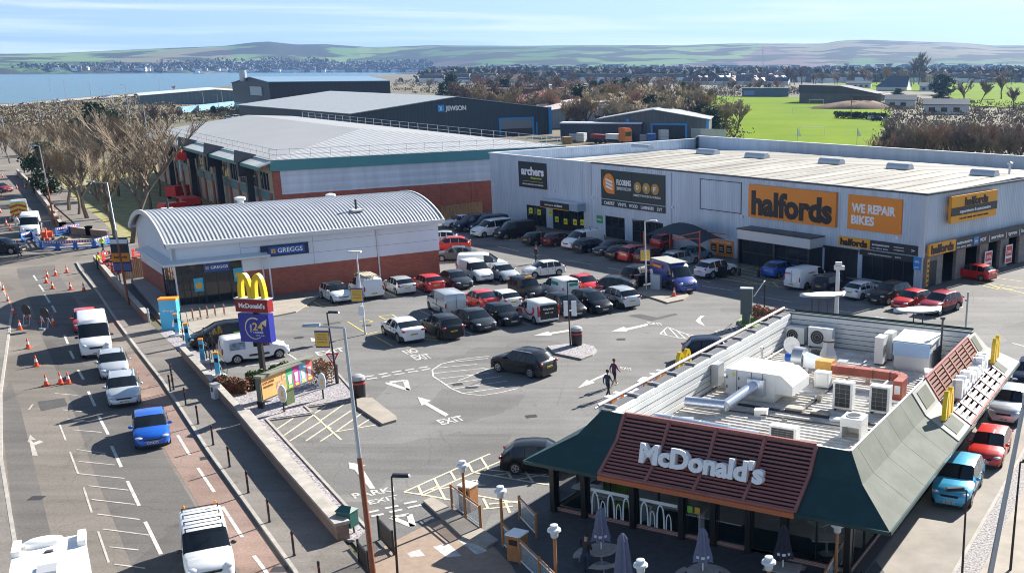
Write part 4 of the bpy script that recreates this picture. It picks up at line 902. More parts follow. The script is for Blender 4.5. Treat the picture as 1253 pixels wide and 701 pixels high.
indoor('cafe_table','pale angular cafe table behind the left corner window',1.1,3.2,'table');indoor('booth_seat','lime green curved booth behind the second window',2.6,3.4,'booth',0);indoor('cafe_table','pale cafe table in front of the lime booth',2.4,2.7,'table',10)
indoor('window_counter','white window counter behind the arch vinyl nearest the lime booth',3.2+.4,2.3,'counter');indoor('window_counter','white window counter beside the entrance doors',5.9,2.5,'counter')
indoor('cafe_table','white cafe table behind the corner window near the drive lane',12.9,3.0,'table',20);indoor('cafe_table','long pale table deeper inside the corner by the drive lane',12.2,4.6,'table',70)
# ---------------------------------------------------------------- plant on the roof
ZR=3.34
def onroof(name,label,cat,x,y,rz=0):return thing(name,label,cat,TM @ Vector((x,y,ZR)),R(-26.6+rz))
ACW=mat('ac_white',(.66,.67,.66),.4,var=.05,scale=2);GRL=mat('grille_black',(.015,.018,.02),.5)
def acunit(label,x,y,rz,w_=.95,d_=.35,h_=1.0,fans=1,grid=False,top=False,zb=0.0):
    o=onroof('air_conditioner',label,'air conditioner',x,y,rz);o.location.z+=zb
    g=MB();g.box(-w_/2,w_/2,-d_/2,d_/2,.1,h_+.1);g.obj('casing',ACW,o)
    g=MB();g.box(-w_/2+.1,-w_/2+.18,-d_/2,d_/2,0,.1);g.box(w_/2-.18,w_/2-.1,-d_/2,d_/2,0,.1);g.obj('foot',BLACK,o)
    if grid:
        g=MB();g.box(-w_/2+.12,w_/2-.12,-d_/2-.012,-d_/2-.001,.2,h_);q=g.obj('grille',GRL,o)
        g=MB();[g.box(-w_/2+.12,w_/2-.12,-d_/2-.02,-d_/2-.013,.2+k*(h_-.2)/5,.215+k*(h_-.2)/5) for k in range(6)];[g.box(x_,x_+.015,-d_/2-.024,-d_/2-.02,.2,h_) for x_ in (-w_/6,w_/6)];g.obj('grille_bars',mat('grille_bar',(.2,.22,.24),.5),q)
    else:
        g=MB();n_=20;r_=min(w_,h_)*.36;cx=-w_*.12
        g.add([(cx+r_*math.cos(2*math.pi*k/n_),-d_/2-.01,.1+h_/2+r_*math.sin(2*math.pi*k/n_)) for k in range(n_)],[tuple(range(n_))]);q=g.obj('fan_grille',GRL,o)
        g=MB()
        for rr in (.35,.7,1):g.path([(cx+rr*r_*math.cos(2*math.pi*k/16),-d_/2-.02,.1+h_/2+rr*r_*math.sin(2*math.pi*k/16)) for k in range(17)],.012,4)
        g.obj('fan_guard',mat('guard_grey',(.35,.36,.37),.5),q)
    return o
acunit('white air conditioner with one fan, leftmost against the back parapet',3.75,22.7,0,1.2,.5,1.0)
acunit('white air conditioner with one fan, second along the back parapet',5.4,22.6,0,1.5,.5,1.15)
acunit('narrow white air conditioner turned side-on, nearer of the pair',9.6,20.8,90,.9,.5,1.5)
acunit('narrow white air conditioner turned side-on, farther of the pair',9.75,22.0,90,.9,.5,1.5)
acunit('tall air conditioner with black grid front behind the silver duct',10.45,11.9,0,1.0,.45,1.35,grid=True)
acunit('tall air conditioner with black grid front under the red duct',12.2,12.2,0,1.0,.45,1.3,grid=True)
acunit('small air conditioner lying low behind the brown louvres',9.6,6.3,0,1.3,.5,.7,grid=True)
o=onroof('extract_fan','white box fan with round top opening on the roof near the glare-pale green panels','fan',12.1,8.5);g=MB();g.box(-.5,.5,-.5,.5,0.55,.95);g.box(-.5,-.4,-.5,.5,0,.55);g.box(.4,.5,-.5,.5,0,.55);g.box(-.4,.4,.4,.5,0,.55);g.obj('casing',ACW,o)
g=MB();g.lathe([(.36,.95),(.36,.99),(.30,1.0)],18);g.obj('fan_ring',STEEL,o);g=MB();g.lathe([(.29,1.0),(.29,1.005)],18);g.obj('fan_opening',GRL,o)
o=onroof('air_handler','big white air handling unit with angled hood in the roof middle','air handler',5.9,12.6)
g=MB();g.box(-1.5,1.2,-1.35,1.1,.2,1.5);g.box(-1.4,1.1,-1.25,1.0,0,.25);g.obj('casing',ACW,o)
g=MB();g.add([(1.2,-1.3,.5),(1.2,-1.3,1.47),(1.2,1.0,1.47),(1.2,1.0,.5),(2.1,-1.3,.5),(2.1,-1.3,1.0),(2.1,1.0,1.0),(2.1,1.0,.5),(1.5,-1.3,1.47),(1.5,1.0,1.47)],[(1,0,4,5,8),(0,3,7,4),(4,7,6,5),(5,6,9,8),(8,9,2,1),(3,2,9,6,7)]);g.obj('hood',ACW,o)
g=MB();[g.box(x,x+.03,-1.37,-1.35,.25,1.46) for x in (-.9,-.1,.5)];[g.box(x,x+.06,-1.4,-1.37,z,z+.14) for x in (-1.45,-.8,.02) for z in (.5,1.0)];g.obj('door_seam',mat('seam',(.15,.15,.16),.5),o)
g=MB();g.box(-1.15,-1.0,-1.375,-1.36,1.15,1.3);g.obj('warning_sticker',mat('sticker_yellow',(.75,.6,.05),.5),o)
DUCT=mat('silver_duct',(.55,.6,.68),.25,.7)
o=onroof('round_duct','fat silver duct bending from the air handler to the front edge','duct',0,0)
g=MB();g.tube((6.1,11.3,.9),(5.6,8.6,.45),.28,n=14);g.tube((5.6,8.65,.45),(3.6,8.4,.45),.27,n=14);g.obj('duct_run',DUCT,o,smooth=True);g=MB();g.box(5.7,6.6,10.95,11.25,.35,1.2);g.obj('duct_collar',DUCT,o)
o=onroof('round_duct','long silver duct lying along the top of the brown louvres','duct',0,0);g=MB();g.tube((3.6,5.3,.5),(7.4,5.1,.5),.3,n=14);g.tube((7.42,5.1,.5),(8.9,5.05,.5),.26,n=14);g.obj('duct_run',DUCT,o,smooth=True);g=MB();[g.tube((x,5.2,.5),(x+.06,5.2,.5),.32,n=14) for x in (4.5,5.9,7.3)];g.obj('duct_band',STEEL,o)
RUST=mat('rust_red_duct',(.28,.055,.03),.5,var=.35,scale=1.5)
o=onroof('kitchen_extract_duct','rust red rectangular duct curling down beside the white plant','duct',0,0)
g=MB();pts=[(8.4,16.1),(10.6,16.2),(11.6,16.2)]+[(11.6+.75*math.sin(t_),16.2-.75+.75*math.cos(t_)) for t_ in (.4,.8,1.2,1.57)]
for (a,b) in zip(pts[:-1],pts[1:]):
    a,b=Vector(a),Vector(b);d=(b-a).normalized();n_=Vector((-d.y,d.x))*.24
    g.prism([tuple(a+n_),tuple(b+n_),tuple(b-n_),tuple(a-n_)],.55,.98)
g.box(12.11,12.59,14.6,15.45,0,.98);g.obj('duct_run',RUST,o)
g=MB();[g.box(x,x+.06,15.93,16.47,.53,1.0) for x in (8.6,9.6,10.6,11.5)];g.obj('duct_band',mat('dark_red_band',(.13,.03,.02),.5),o);g=MB();g.box(12.2,12.5,14.57,14.6,.3,.75);g.obj('access_hatch',STEEL,o)
g=MB();g.box(7.5,8.39,15.85,16.55,.4,1.15);g.obj('duct_box',mat('ochre_box',(.6,.3,.05),.5,var=.15,scale=2),o)
o=onroof('extract_blower','grey drum blower with a blue motor joined to the rust duct','blower',6.2,16.8);g=MB();g.tube((-.25,0,.9),(.35,0,.9),.6,n=18);g.box(-.3,.4,-.5,.5,0,.4);g.obj('drum',STEEL,o,smooth=True);g=MB();g.tube((-.75,0,.85),(-.28,0,.85),.22,n=12);g.obj('motor',mat('motor_blue',(.02,.12,.5),.4),o)
g=MB();g.add([(.36,-.35,.5),(.36,.35,.5),(.36,.35,1.2),(.36,-.35,1.2),(1.28,-.3,.5),(1.28,.3,.5),(1.28,.3,1.0),(1.28,-.3,1.0)],[(0,4,5,1),(1,5,6,2),(2,6,7,3),(3,7,4,0),(4,7,6,5),(0,1,2,3)]);g.obj('transition',DUCT,o)
o=onroof('exhaust_cowl','square galvanised cowl flaring from a dark rimmed stack','cowl',6.9,19.6);g=MB();g.lathe([(.55,0),(.5,.5),(.32,.95),(.32,1.25)],4);g.obj('stack',STEEL,o);g=MB();g.lathe([(.34,1.25),(.34,1.33),(.2,1.34)],12);g.obj('rim',BLACK,o)
o=onroof('plant_box','big white and blue-edged plant cabinet near the back right of the roof','plant cabinet',11.55,21.2);g=MB();g.box(-1.0,1.0,-1.1,1.1,.15,1.6);g.box(-.9,.9,-1,1,0,.15);g.obj('cabinet',ACW,o);g=MB();g.slab((-1.1,-1.2,1.65),(1.1,-1.2,1.65),(1.1,1.2,1.75),(-1.1,1.2,1.75),.07);g.obj('lid',INW,o)
g=MB();g.box(-1.02,1.02,-1.32,-1.101,.85,1.6);g.obj('hood',mat('pale_blue_film',(.35,.52,.72),.35),o);g=MB();[g.tube((1.08,-.6+k*.3,.2),(1.08,-.6+k*.3,1.2),.05,n=6) for k in range(5)];g.tube((1.1,.9,0),(1.1,.9,2.6),.06,n=6);g.lathe([(.14,2.6),(.14,2.75)],8,(1.1,.9,0));g.obj('pipework',mat('pipe_dark',(.06,.06,.07),.5),o)
o=onroof('satellite_dish','round white satellite dish on a thin mast on the roof','satellite dish',5.0,19.0);g=MB();g.tube((0,0,0),(0,0,1.5),.035,n=6);g.obj('mast',mat('pipe_grey',(.2,.2,.2),.5),o);g=MB();n_=18;g.add([(0,-.12,1.0)]+[(.5*math.cos(2*math.pi*k/n_),-.22,1.0+.5*math.sin(2*math.pi*k/n_)) for k in range(n_)],[(0,1+k,1+(k+1) % n_) for k in range(n_)]);g.obj('dish',WHITE,o)
o=onroof('soil_vent_pipe','short grey vent pipe standing on the pale roof sheets','pipe',3.6,17.8);g=MB();g.lathe([(.06,0),(.06,.85),(.12,.86),(.12,.98)],8);g.obj('pipe',STEEL,o)
o=onroof('white_control_box','small white control box beside the ochre duct box','control box',8.3,14.9);g=MB();g.box(-.4,.4,-.25,.25,.1,.9);g.obj('box',ACW,o);g=MB();g.box(-.3,.3,-.27,-.251,.2,.8);g.obj('door',WHITE,o)
o=onroof('roof_conduit','grey cable tray crossing the pale roof sheets in front of the air handler','cable tray',0,0);g=MB();g.box(3.4,13.4,10.2,10.35,.02,.1);g.box(8.6,8.8,10.4,15.6,.02,.1);g.obj('tray',BLACK,o);g=MB();[g.box(x,x+.9,10.36,10.8,.02,.22) for x in (8.0,9.3)];g.obj('walkway_pad',CONC,o)
o=onroof('roof_hatch','square white roof hatch upstand beside the left parapet','hatch',3.9,14.4);g=MB();g.box(-.5,.3,-1.4,.8,0,.45);g.obj('upstand',INW,o);g=MB();g.box(-.52,.32,-1.42,.82,.45,.52);g.obj('lid',MWHITE,o)
o=onroof('junction_cabinet','narrow grey cabinet fixed on the left parapet lining','cabinet',3.45,12.3);g=MB();g.box(-.2,.2,-.35,.35,.25,1.35);g.obj('cabinet',STEEL,o);g=MB();g.box(-.22,.22,-.37,.37,1.35,1.4);g.obj('lid',STEEL,o)

PIPE=mat('lagged_pipe',(.5,.5,.5),.5,.3,var=.1,scale=3)
for i,(pts,r_,lb) in enumerate([([(3.7,21.5,.15),(3.7,16.0,.15),(5.0,15.2,.15)],.05,'thin lagged pipe run along the left parapet lining'),([(9.0,20.0,.25),(9.0,17.0,.25),(11.2,17.0,.25),(11.2,14.0,.25)],.06,'bent lagged pipe run between the side-on air conditioners and the red duct'),([(7.8,12.2,.3),(10.0,13.4,.3),(12.9,13.4,.3)],.05,'lagged pipe run behind the black grid air conditioners'),([(4.2,9.0,.1),(12.8,9.3,.1)],.035,'thin dark conduit lying across the front roof sheets')]):
    o=onroof('pipe_run',lb,'pipe run',0,0);g=MB();g.path(pts,r_,7);g.obj('pipe',PIPE if i<3 else BLACK,o)
    for a,b in zip(pts[:-1],pts[1:]):
        m_=[(a[k]+b[k])/2 for k in range(3)];g=MB();g.box(m_[0]-.12,m_[0]+.12,m_[1]-.12,m_[1]+.12,0,a[2]);g.obj('pipe_foot',CONC,o)
for i,(x,y,sx,sy,h_,m,lb) in enumerate([(10.2,18.3,.9,.5,.35,CONC,'concrete block pad left beside the pipe run'),(8.1,18.6,.5,.5,.5,STEEL,'small steel box near the square cowl'),(11.2,10.2,1.6,.3,.12,INW,'white support rail under the black grid air conditioners'),(7.2,9.3,.6,.45,.3,INW,'low white box in front of the air handler'),(12.9,18.6,.4,.9,.55,ACW,'small white condenser by the back of the brown louvres'),(4.6,6.6,.5,.4,.25,STEEL,'small steel hatch close to the long silver duct'),(6.0,21.0,1.2,.12,.3,BLACK,'black pipe tray below the back air conditioners')]):
    o=onroof('roof_fitting',lb,'roof fitting',x,y,4*i);g=MB();g.box(-sx/2,sx/2,-sy/2,sy/2,0,h_);g.obj('body',m,o);g=MB();g.box(-sx/2-.02,sx/2+.02,-sy/2-.02,sy/2+.02,h_,h_+.03);g.obj('lid',m,o)
# ================================================================ vehicles
def lerp_tab(tab,s):
    if s<=tab[0][0]:return tab[0][1]
    for (a,va),(b,vb) in zip(tab[:-1],tab[1:]):
        if s<=b:return va+(vb-va)*(s-a)/(b-a)
    return tab[-1][1]
CARS={
 # zt: roof line, zs: shoulder, ws: wind-screen (base, top), rw: rear window (base, top), sg: side glass, wheels
 'hatch':dict(L=4.1,Wd=1.76,wb=2.55,r=.31,zt=[(0,.60),(.012,.82),(.03,.98),(.06,1.06),(.16,1.36),(.24,1.43),(.42,1.46),(.56,1.41),(.735,.99),(.86,.90),(.95,.78),(.985,.66),(1,.52)],
   zs=[(0,.55),(.02,.80),(.06,.93),(.3,.92),(.72,.90),(.86,.80),(.95,.68),(1,.48)],rw=(.055,.165),ws=(.56,.735),sg=(.13,.66),pil=(.31,.47)),
 'suv':dict(L=4.5,Wd=1.86,wb=2.70,r=.36,zt=[(0,.68),(.012,.95),(.03,1.08),(.05,1.14),(.13,1.52),(.22,1.62),(.42,1.66),(.57,1.60),(.72,1.13),(.86,1.05),(.95,.92),(.985,.8),(1,.6)],
   zs=[(0,.62),(.02,.92),(.06,1.04),(.3,1.04),(.72,1.03),(.86,.94),(.95,.8),(1,.55)],rw=(.045,.135),ws=(.57,.72),sg=(.09,.65),pil=(.28,.46)),
 'coupe_suv':dict(L=4.7,Wd=1.88,wb=2.85,r=.37,zt=[(0,.68),(.012,.98),(.03,1.08),(.09,1.16),(.24,1.45),(.36,1.56),(.46,1.58),(.57,1.52),(.72,1.10),(.86,1.02),(.95,.9),(.985,.78),(1,.58)],
   zs=[(0,.62),(.02,.92),(.06,1.04),(.3,1.03),(.72,1.0),(.86,.9),(.95,.78),(1,.55)],rw=(.10,.25),ws=(.57,.72),sg=(.17,.65),pil=(.30,.46)),
 'estate':dict(L=4.6,Wd=1.80,wb=2.68,r=.32,zt=[(0,.60),(.012,.82),(.03,.97),(.05,1.03),(.12,1.34),(.2,1.44),(.42,1.47),(.56,1.42),(.72,.98),(.86,.90),(.95,.78),(.985,.66),(1,.52)],
   zs=[(0,.55),(.02,.80),(.06,.93),(.3,.92),(.72,.90),(.86,.80),(.95,.68),(1,.48)],rw=(.045,.125),ws=(.56,.72),sg=(.07,.65),pil=(.27,.46)),
 'saloon':dict(L=4.55,Wd=1.80,wb=2.75,r=.32,zt=[(0,.62),(.012,.86),(.03,.95),(.13,1.0),(.27,1.35),(.36,1.42),(.48,1.43),(.58,1.37),(.73,.97),(.87,.87),(.95,.75),(.985,.62),(1,.5)],
   zs=[(0,.55),(.02,.80),(.06,.90),(.3,.91),(.72,.89),(.86,.79),(.95,.66),(1,.46)],rw=(.14,.28),ws=(.58,.73),sg=(.21,.67),pil=(.33,.48)),
 'fastback':dict(L=4.65,Wd=1.85,wb=2.8,r=.34,zt=[(0,.62),(.012,.88),(.03,1.0),(.08,1.05),(.30,1.36),(.42,1.43),(.52,1.43),(.6,1.36),(.77,.92),(.88,.83),(.95,.72),(.985,.6),(1,.48)],
   zs=[(0,.55),(.02,.82),(.06,.92),(.3,.92),(.72,.87),(.86,.77),(.95,.64),(1,.45)],rw=(.09,.31),ws=(.6,.77),sg=(.2,.68),pil=(.35,.50)),
 'mpv':dict(L=4.45,Wd=1.82,wb=2.7,r=.33,zt=[(0,.66),(.012,.95),(.025,1.1),(.04,1.15),(.09,1.5),(.18,1.6),(.40,1.64),(.56,1.56),(.78,1.04),(.88,.93),(.95,.8),(.985,.68),(1,.55)],
   zs=[(0,.6),(.02,.9),(.06,1.0),(.3,1.0),(.74,.97),(.86,.84),(.95,.7),(1,.5)],rw=(.035,.095),ws=(.56,.78),sg=(.06,.70),pil=(.25,.45)),
 'taxi':dict(L=4.6,Wd=1.78,wb=2.85,r=.33,zt=[(0,.66),(.012,.98),(.025,1.12),(.04,1.18),(.09,1.62),(.16,1.76),(.40,1.80),(.57,1.72),(.68,1.14),(.88,1.02),(.95,.92),(.985,.8),(1,.62)],
   zs=[(0,.6),(.02,.92),(.06,1.06),(.3,1.07),(.68,1.05),(.86,.92),(.95,.8),(1,.55)],rw=(.035,.09),ws=(.57,.68),sg=(.07,.63),pil=(.24,.44)),
 'small_van':dict(L=4.4,Wd=1.82,wb=2.75,r=.32,zt=[(0,.7),(.01,1.1),(.02,1.3),(.03,1.6),(.045,1.74),(.08,1.80),(.45,1.82),(.58,1.72),(.745,1.16),(.86,1.04),(.95,.88),(.985,.74),(1,.56)],
   zs=[(0,.65),(.02,1.0),(.06,1.08),(.3,1.08),(.72,1.04),(.86,.92),(.95,.74),(1,.5)],rw=None,ws=(.58,.745),sg=(.46,.67),pil=()),
 'mid_van':dict(L=4.95,Wd=1.94,wb=3.05,r=.34,zt=[(0,.7),(.01,1.1),(.02,1.4),(.028,1.75),(.045,1.9),(.08,1.95),(.52,1.96),(.64,1.86),(.80,1.26),(.9,1.1),(.96,.92),(.987,.78),(1,.58)],
   zs=[(0,.65),(.02,1.0),(.06,1.16),(.3,1.16),(.76,1.14),(.88,.98),(.95,.8),(1,.52)],rw=None,ws=(.64,.80),sg=(.54,.72),pil=()),
 'big_van':dict(L=5.6,Wd=2.02,wb=3.45,r=.35,zt=[(0,.75),(.01,1.2),(.018,1.7),(.026,2.2),(.04,2.42),(.08,2.5),(.56,2.5),(.66,2.38),(.72,2.05),(.83,1.36),(.92,1.16),(.97,.96),(.99,.8),(1,.6)],
   zs=[(0,.7),(.02,1.1),(.06,1.26),(.3,1.26),(.78,1.24),(.9,1.04),(.96,.84),(1,.55)],rw=None,ws=(.70,.83),sg=(.60,.76),pil=()),
}
CARS['double_cab']=dict(CARS['mid_van'],L=5.3,wb=3.3)
CARS['crew_van']=dict(CARS['mid_van'],L=5.2,wb=3.2,sg=(.07,.72),pil=(.30,.52),rw=(.03,.05))
CARS['city']=dict(CARS['hatch'],L=3.8,Wd=1.7,wb=2.4)
PAINT={}
def paint(name,col,metal=.0,rough=.32):
    return mat('paint_'+name,col,rough,metal,coat=(.7 if max(col)>.15 else .22),spec=(.5 if max(col)>.15 else .25))
P_=dict(white=paint('white',(.72,.73,.73)),silver=paint('silver',(.52,.55,.57),.35,.3),red=paint('red',(.60,.018,.012)),darkred=paint('dark_red',(.22,.012,.02),.2),maroon=paint('maroon',(.10,.012,.02),.2),
  black=paint('black',(.010,.011,.013)),navy=paint('navy',(.010,.016,.04),.2),grey=paint('grey',(.10,.115,.12),.3),darkgrey=paint('dark_grey',(.045,.052,.06),.3),blue=paint('blue',(.01,.11,.52),.2),turquoise=paint('turquoise',(.05,.38,.62),.3),
  royal=paint('royal_blue',(.02,.05,.26)),cream=paint('cream',(.62,.6,.52)),orange=paint('orange',(.75,.16,.02)),kia=paint('cherry_red',(.38,.012,.035),.2),lightblue=paint('light_blue',(.2,.33,.45),.2))
TRIM=mat('car_trim',(.018,.018,.02),.6)
CGL=mat('car_glass',(.010,.014,.018),.05,spec=.6)
TYRE=mat('tyre_rubber',(.02,.02,.021),.85);RIM=mat('alloy_rim',(.45,.46,.48),.3,.7);RIMD=mat('dark_rim',(.05,.05,.055),.4,.5)
HLITE=mat('headlight_lens',(.62,.66,.70),.12,.3,coat=1);TLITE=mat('tail_light_lens',(.35,.008,.01),.15,coat=1)
PLW=mat('plate_white',(.7,.7,.68),.5);PLY=mat('plate_yellow',(.75,.55,.04),.5);PTX=mat('plate_characters',(.02,.02,.02),.5)
BODYM={}
def car_meshes(kind):
    """shared meshes of one body style"""
    if kind in BODYM:return BODYM[kind]
    c=CARS[kind];L,Wd,r=c['L'],c['Wd'],c['r'];hw=Wd/2
    van='van' in kind or kind in ('double_cab',)
    xa=[L*(.5+.0)-.0] 
    fo=.19 if not van else .17
    xf=L/2-L*fo;xr=xf-c['wb']
    S={0,.012,.03,.06,.1,1,.985,.95,.9}
    for t_ in c['zt']:S.add(t_[0])
    for k in ('ws','rw','sg'):
        if c[k]:S |= set(c[k])
    for p in c['pil']:S |= {p-.008,p+.008}
    ra=r+.055
    for xc in (xf,xr):
        for q in (-1,-.92,-.7,-.38,0,.38,.7,.92,1):S.add(round((xc+q*ra+L/2)/L,4))
    S=sorted(S);S=[s for i,s in enumerate(S) if i==0 or s-S[i-1]>.002]
    sill=.20 if not van else .24
    rows=[]
    for s in S:
        x=(s-.5)*L;zt=lerp_tab(c['zt'],s);zs=min(lerp_tab(c['zs'],s),zt-.02)
        wid=hw*lerp_tab([(0,.84),(.015,.92),(.05,.98),(.15,1),(.82,1),(.93,.95),(.975,.86),(1,.68)] if not van else [(0,.93),(.01,.98),(.04,1),(.85,1),(.94,.96),(.98,.88),(1,.74)],s)
        hcab=zt-zs
        topf=.90 if van else .84
        if hcab>.12:wt=wid*(1-(1-topf)*min(1,hcab/(.55 if not van else .7))**1.0)*(.93 if not van else .97)
        else:wt=wid*.86
        rr=.05 if not van else .07
        za=sill+(.10 if s<.04 or s>.96 else 0)
        arch=za
        for xc in (xf,xr):
            d=abs(x-xc)
            if d<ra:arch=max(arch,r+math.sqrt(max(0,ra*ra-d*d)))
        zm=max(min(zs-.14,.62 if not van else .75),arch+.03)
        rows.append([(0,za-.0),(wid-.27,za),(wid-.27,arch),(wid*.985 if arch>za+.01 else wid*.95,arch),(wid,zm),(wid*.985,max(zs,zm+.02)),(wt,max(zt-rr,zs+.015)),(wt*.88,zt-.012 if hcab>.12 else zt-.008),(0,zt)])
    nP=9;body=MB();glass={'windscreen':MB(),'rear_window':MB(),'side_window':MB()}
    def ins(a,b):return a+1e-4<b
    vs=[]
    for s,row in zip(S,rows):
        x=(s-.5)*L
        for sg in (1,-1):
            for (y,z) in row:vs.append((x,y*sg,z))
    def vi(i,side,k):return i*nP*2+(0 if side==1 else nP)+k
    bf=[];bm=[];gf={'windscreen':[],'rear_window':[],'side_l':[],'side_r':[]}
    inr=lambda a,b,rng:rng and a>=rng[0]-1e-4 and b<=rng[1]+1e-4
    for i in range(len(S)-1):
        a,b=S[i],S[i+1]
        for side in (1,-1):
            for k in range(nP-1):
                f=(vi(i,side,k),vi(i,side,k+1),vi(i+1,side,k+1),vi(i+1,side,k))
                if side==1:f=f[::-1]
                f=f[::-1] if True else f
                key=None
                if k in (6,7) and inr(a,b,c['ws']):key='windscreen'
                elif k in (6,7) and inr(a,b,c['rw']):key='rear_window'
                elif k==5 and inr(a,b,c['sg']) and not any(a>=p-.0085 and b<=p+.0085 for p in c['pil']):key='side_l' if side==1 else 'side_r'
                if key:gf[key].append(f)
                else:bf.append(f);bm.append(1 if k<3 or (k==3 and kind in ('suv','coupe_suv')) else 0)
    for i,rev in ((0,False),(len(S)-1,True)):
        f=[vi(i,1,k) for k in (0,3,4,5,6,7,8)]+[vi(i,-1,k) for k in (7,6,5,4,3)]
        bf.append(tuple(f if rev else f[::-1]));bm.append(0)
    def mk(name,faces,ms,mi=None):
        used=sorted({v for f in faces for v in f});mp_={v:n for n,v in enumerate(used)}
        me=bpy.data.meshes.new(name);me.from_pydata([vs[v] for v in used],[],[tuple(mp_[v] for v in f) for f in faces])
        for m in ms:me.materials.append(m)
        if mi:me.polygons.foreach_set('material_index',mi)
        me.polygons.foreach_set('use_smooth',[True]*len(me.polygons))
        try:
            import bmesh;bm_=bmesh.new();bm_.from_mesh(me);bmesh.ops.recalc_face_normals(bm_,faces=bm_.faces)
            if name != 'body':
                for v in bm_.verts:v.co+=v.normal*.002
            bm_.to_mesh(me);bm_.free()
        except Exception as e:print(e)
        me.set_sharp_from_angle(angle=R(32));me.update();return me
    out={'body':mk('body',bf,[P_['white'],TRIM],bm)}
    for k,nm in (('windscreen','windscreen'),('rear_window','rear_window'),('side_l','side_window'),('side_r','side_window')):
        if gf[k]:out[k]=mk(nm,gf[k],[CGL])
    # wheels
    g=MB();g.T=Matrix.Rotation(R(90),4,'X');g.lathe([(r*.62,-.10),(r*.93,-.10),(r,-.07),(r,.07),(r*.93,.10),(r*.62,.10)],20);out['tyre']=g.mesh('tyre',TYRE,True)
    g=MB();g.T=Matrix.Rotation(R(90),4,'X');g.lathe([(r*.64,-.104),(r*.6,-.106),(r*.5,-.09),(.03,-.085)],20);g.lathe([(.03,.085),(r*.5,.09),(r*.6,.106),(r*.64,.104)],20);
    out['rim']=g.mesh('rim',[RIM],False)
    g=MB();g.T=Matrix.Rotation(R(90),4,'X')
    for q in (-.107,.107):
        for k in range(5):
            t0=2*math.pi*k/5+.28;t1=t0+.70
            g.add([(r*.2*math.cos(t0),r*.2*math.sin(t0),q),(r*.2*math.cos(t1),r*.2*math.sin(t1),q),(r*.55*math.cos(t1),r*.55*math.sin(t1),q),(r*.55*math.cos(t0),r*.55*math.sin(t0),q)],[(0,1,2,3)])
    out['rim_gap']=g.mesh('rim_opening',BLACK)
    zt0=lerp_tab(c['zs'],.97);xe=L/2;zs0=lerp_tab(c['zs'],.5);zm=zs0-.02
    def blob(sx,sy,sz,m,nm):
        g=MB();g.lathe([(.05,-1),(.7,-.75),(1,-.2),(1,.2),(.7,.75),(.05,1)],10);g.v=[(v[0]*sx,v[2]*sy,v[1]*sz) for v in g.v];return g.mesh(nm,m,True,60)
    out['headlight']=blob(.20,.20,.07 if not van else .12,HLITE,'headlight');out['tail_light']=blob(.07,.2 if not van else .08,.09 if not van else .24,TLITE,'tail_light')
    out['mirror']=blob(.07,.12,.085,P_['white'],'wing_mirror')
    g=MB();g.add([(.0,-.36,-.08),(.0,.36,-.08),(.05,.42,.07),(.05,-.42,.07),(-.1,-.36,-.08),(-.1,.36,-.08),(-.1,.42,.07),(-.1,-.42,.07)],[(0,1,2,3),(3,2,6,7),(0,4,5,1),(0,3,7,4),(1,5,6,2)]);out['grille']=g.mesh('grille',TRIM)
    g=MB();g.box(-.04,.04,-.72,.72,-.09,.09);out['bumper']=g.mesh('bumper',TRIM)
    for nm,m in (('number_plate',PLW),('rear_plate',PLY)):
        g=MB();g.box(-.012,.012,-.26,.26,-.055,.055,0)
        for k in range(7):g.box(-.016,.016,-.23+k*.066+(.02 if k>3 else 0),-.19+k*.066+(.02 if k>3 else 0),-.034,.034,1)
        out[nm]=g.mesh('number_plate',[m,PTX])
    g=MB()
    if not van:
        for s_ in (1,-1):
            for q in (c['pil'][0]-.03,c['pil'][1],c['ws'][1]-.06):g.box((q-.5)*L-.012,(q-.5)*L+.012,s_*hw-.006,s_*hw+.004,.36,zm-.0)
            for q in (c['pil'][0]+.02,c['pil'][1]+.03):g.box((q-.5)*L,(q-.5)*L+.16,s_*hw-.01,s_*(hw+.025),zs0-.17,zs0-.13)
    if g.v:out['seam']=g.mesh('door_seam',TRIM)
    g=MB();hz_=lerp_tab(c['zt'],.3)
    g.box(-L*.30,L*.06,-.02,.02,0,.035);out['rail']=g.mesh('roof_rail',STEEL)
    out['dims']=(L,Wd,max(z for _,z in c['zt']));out['x']=(xf,xr);out['zl']=(lerp_tab(c['zs'],.93),lerp_tab(c['zs'],.05),lerp_tab(c['zs'],.66))
    BODYM[kind]=out;return out
CARN=[0]
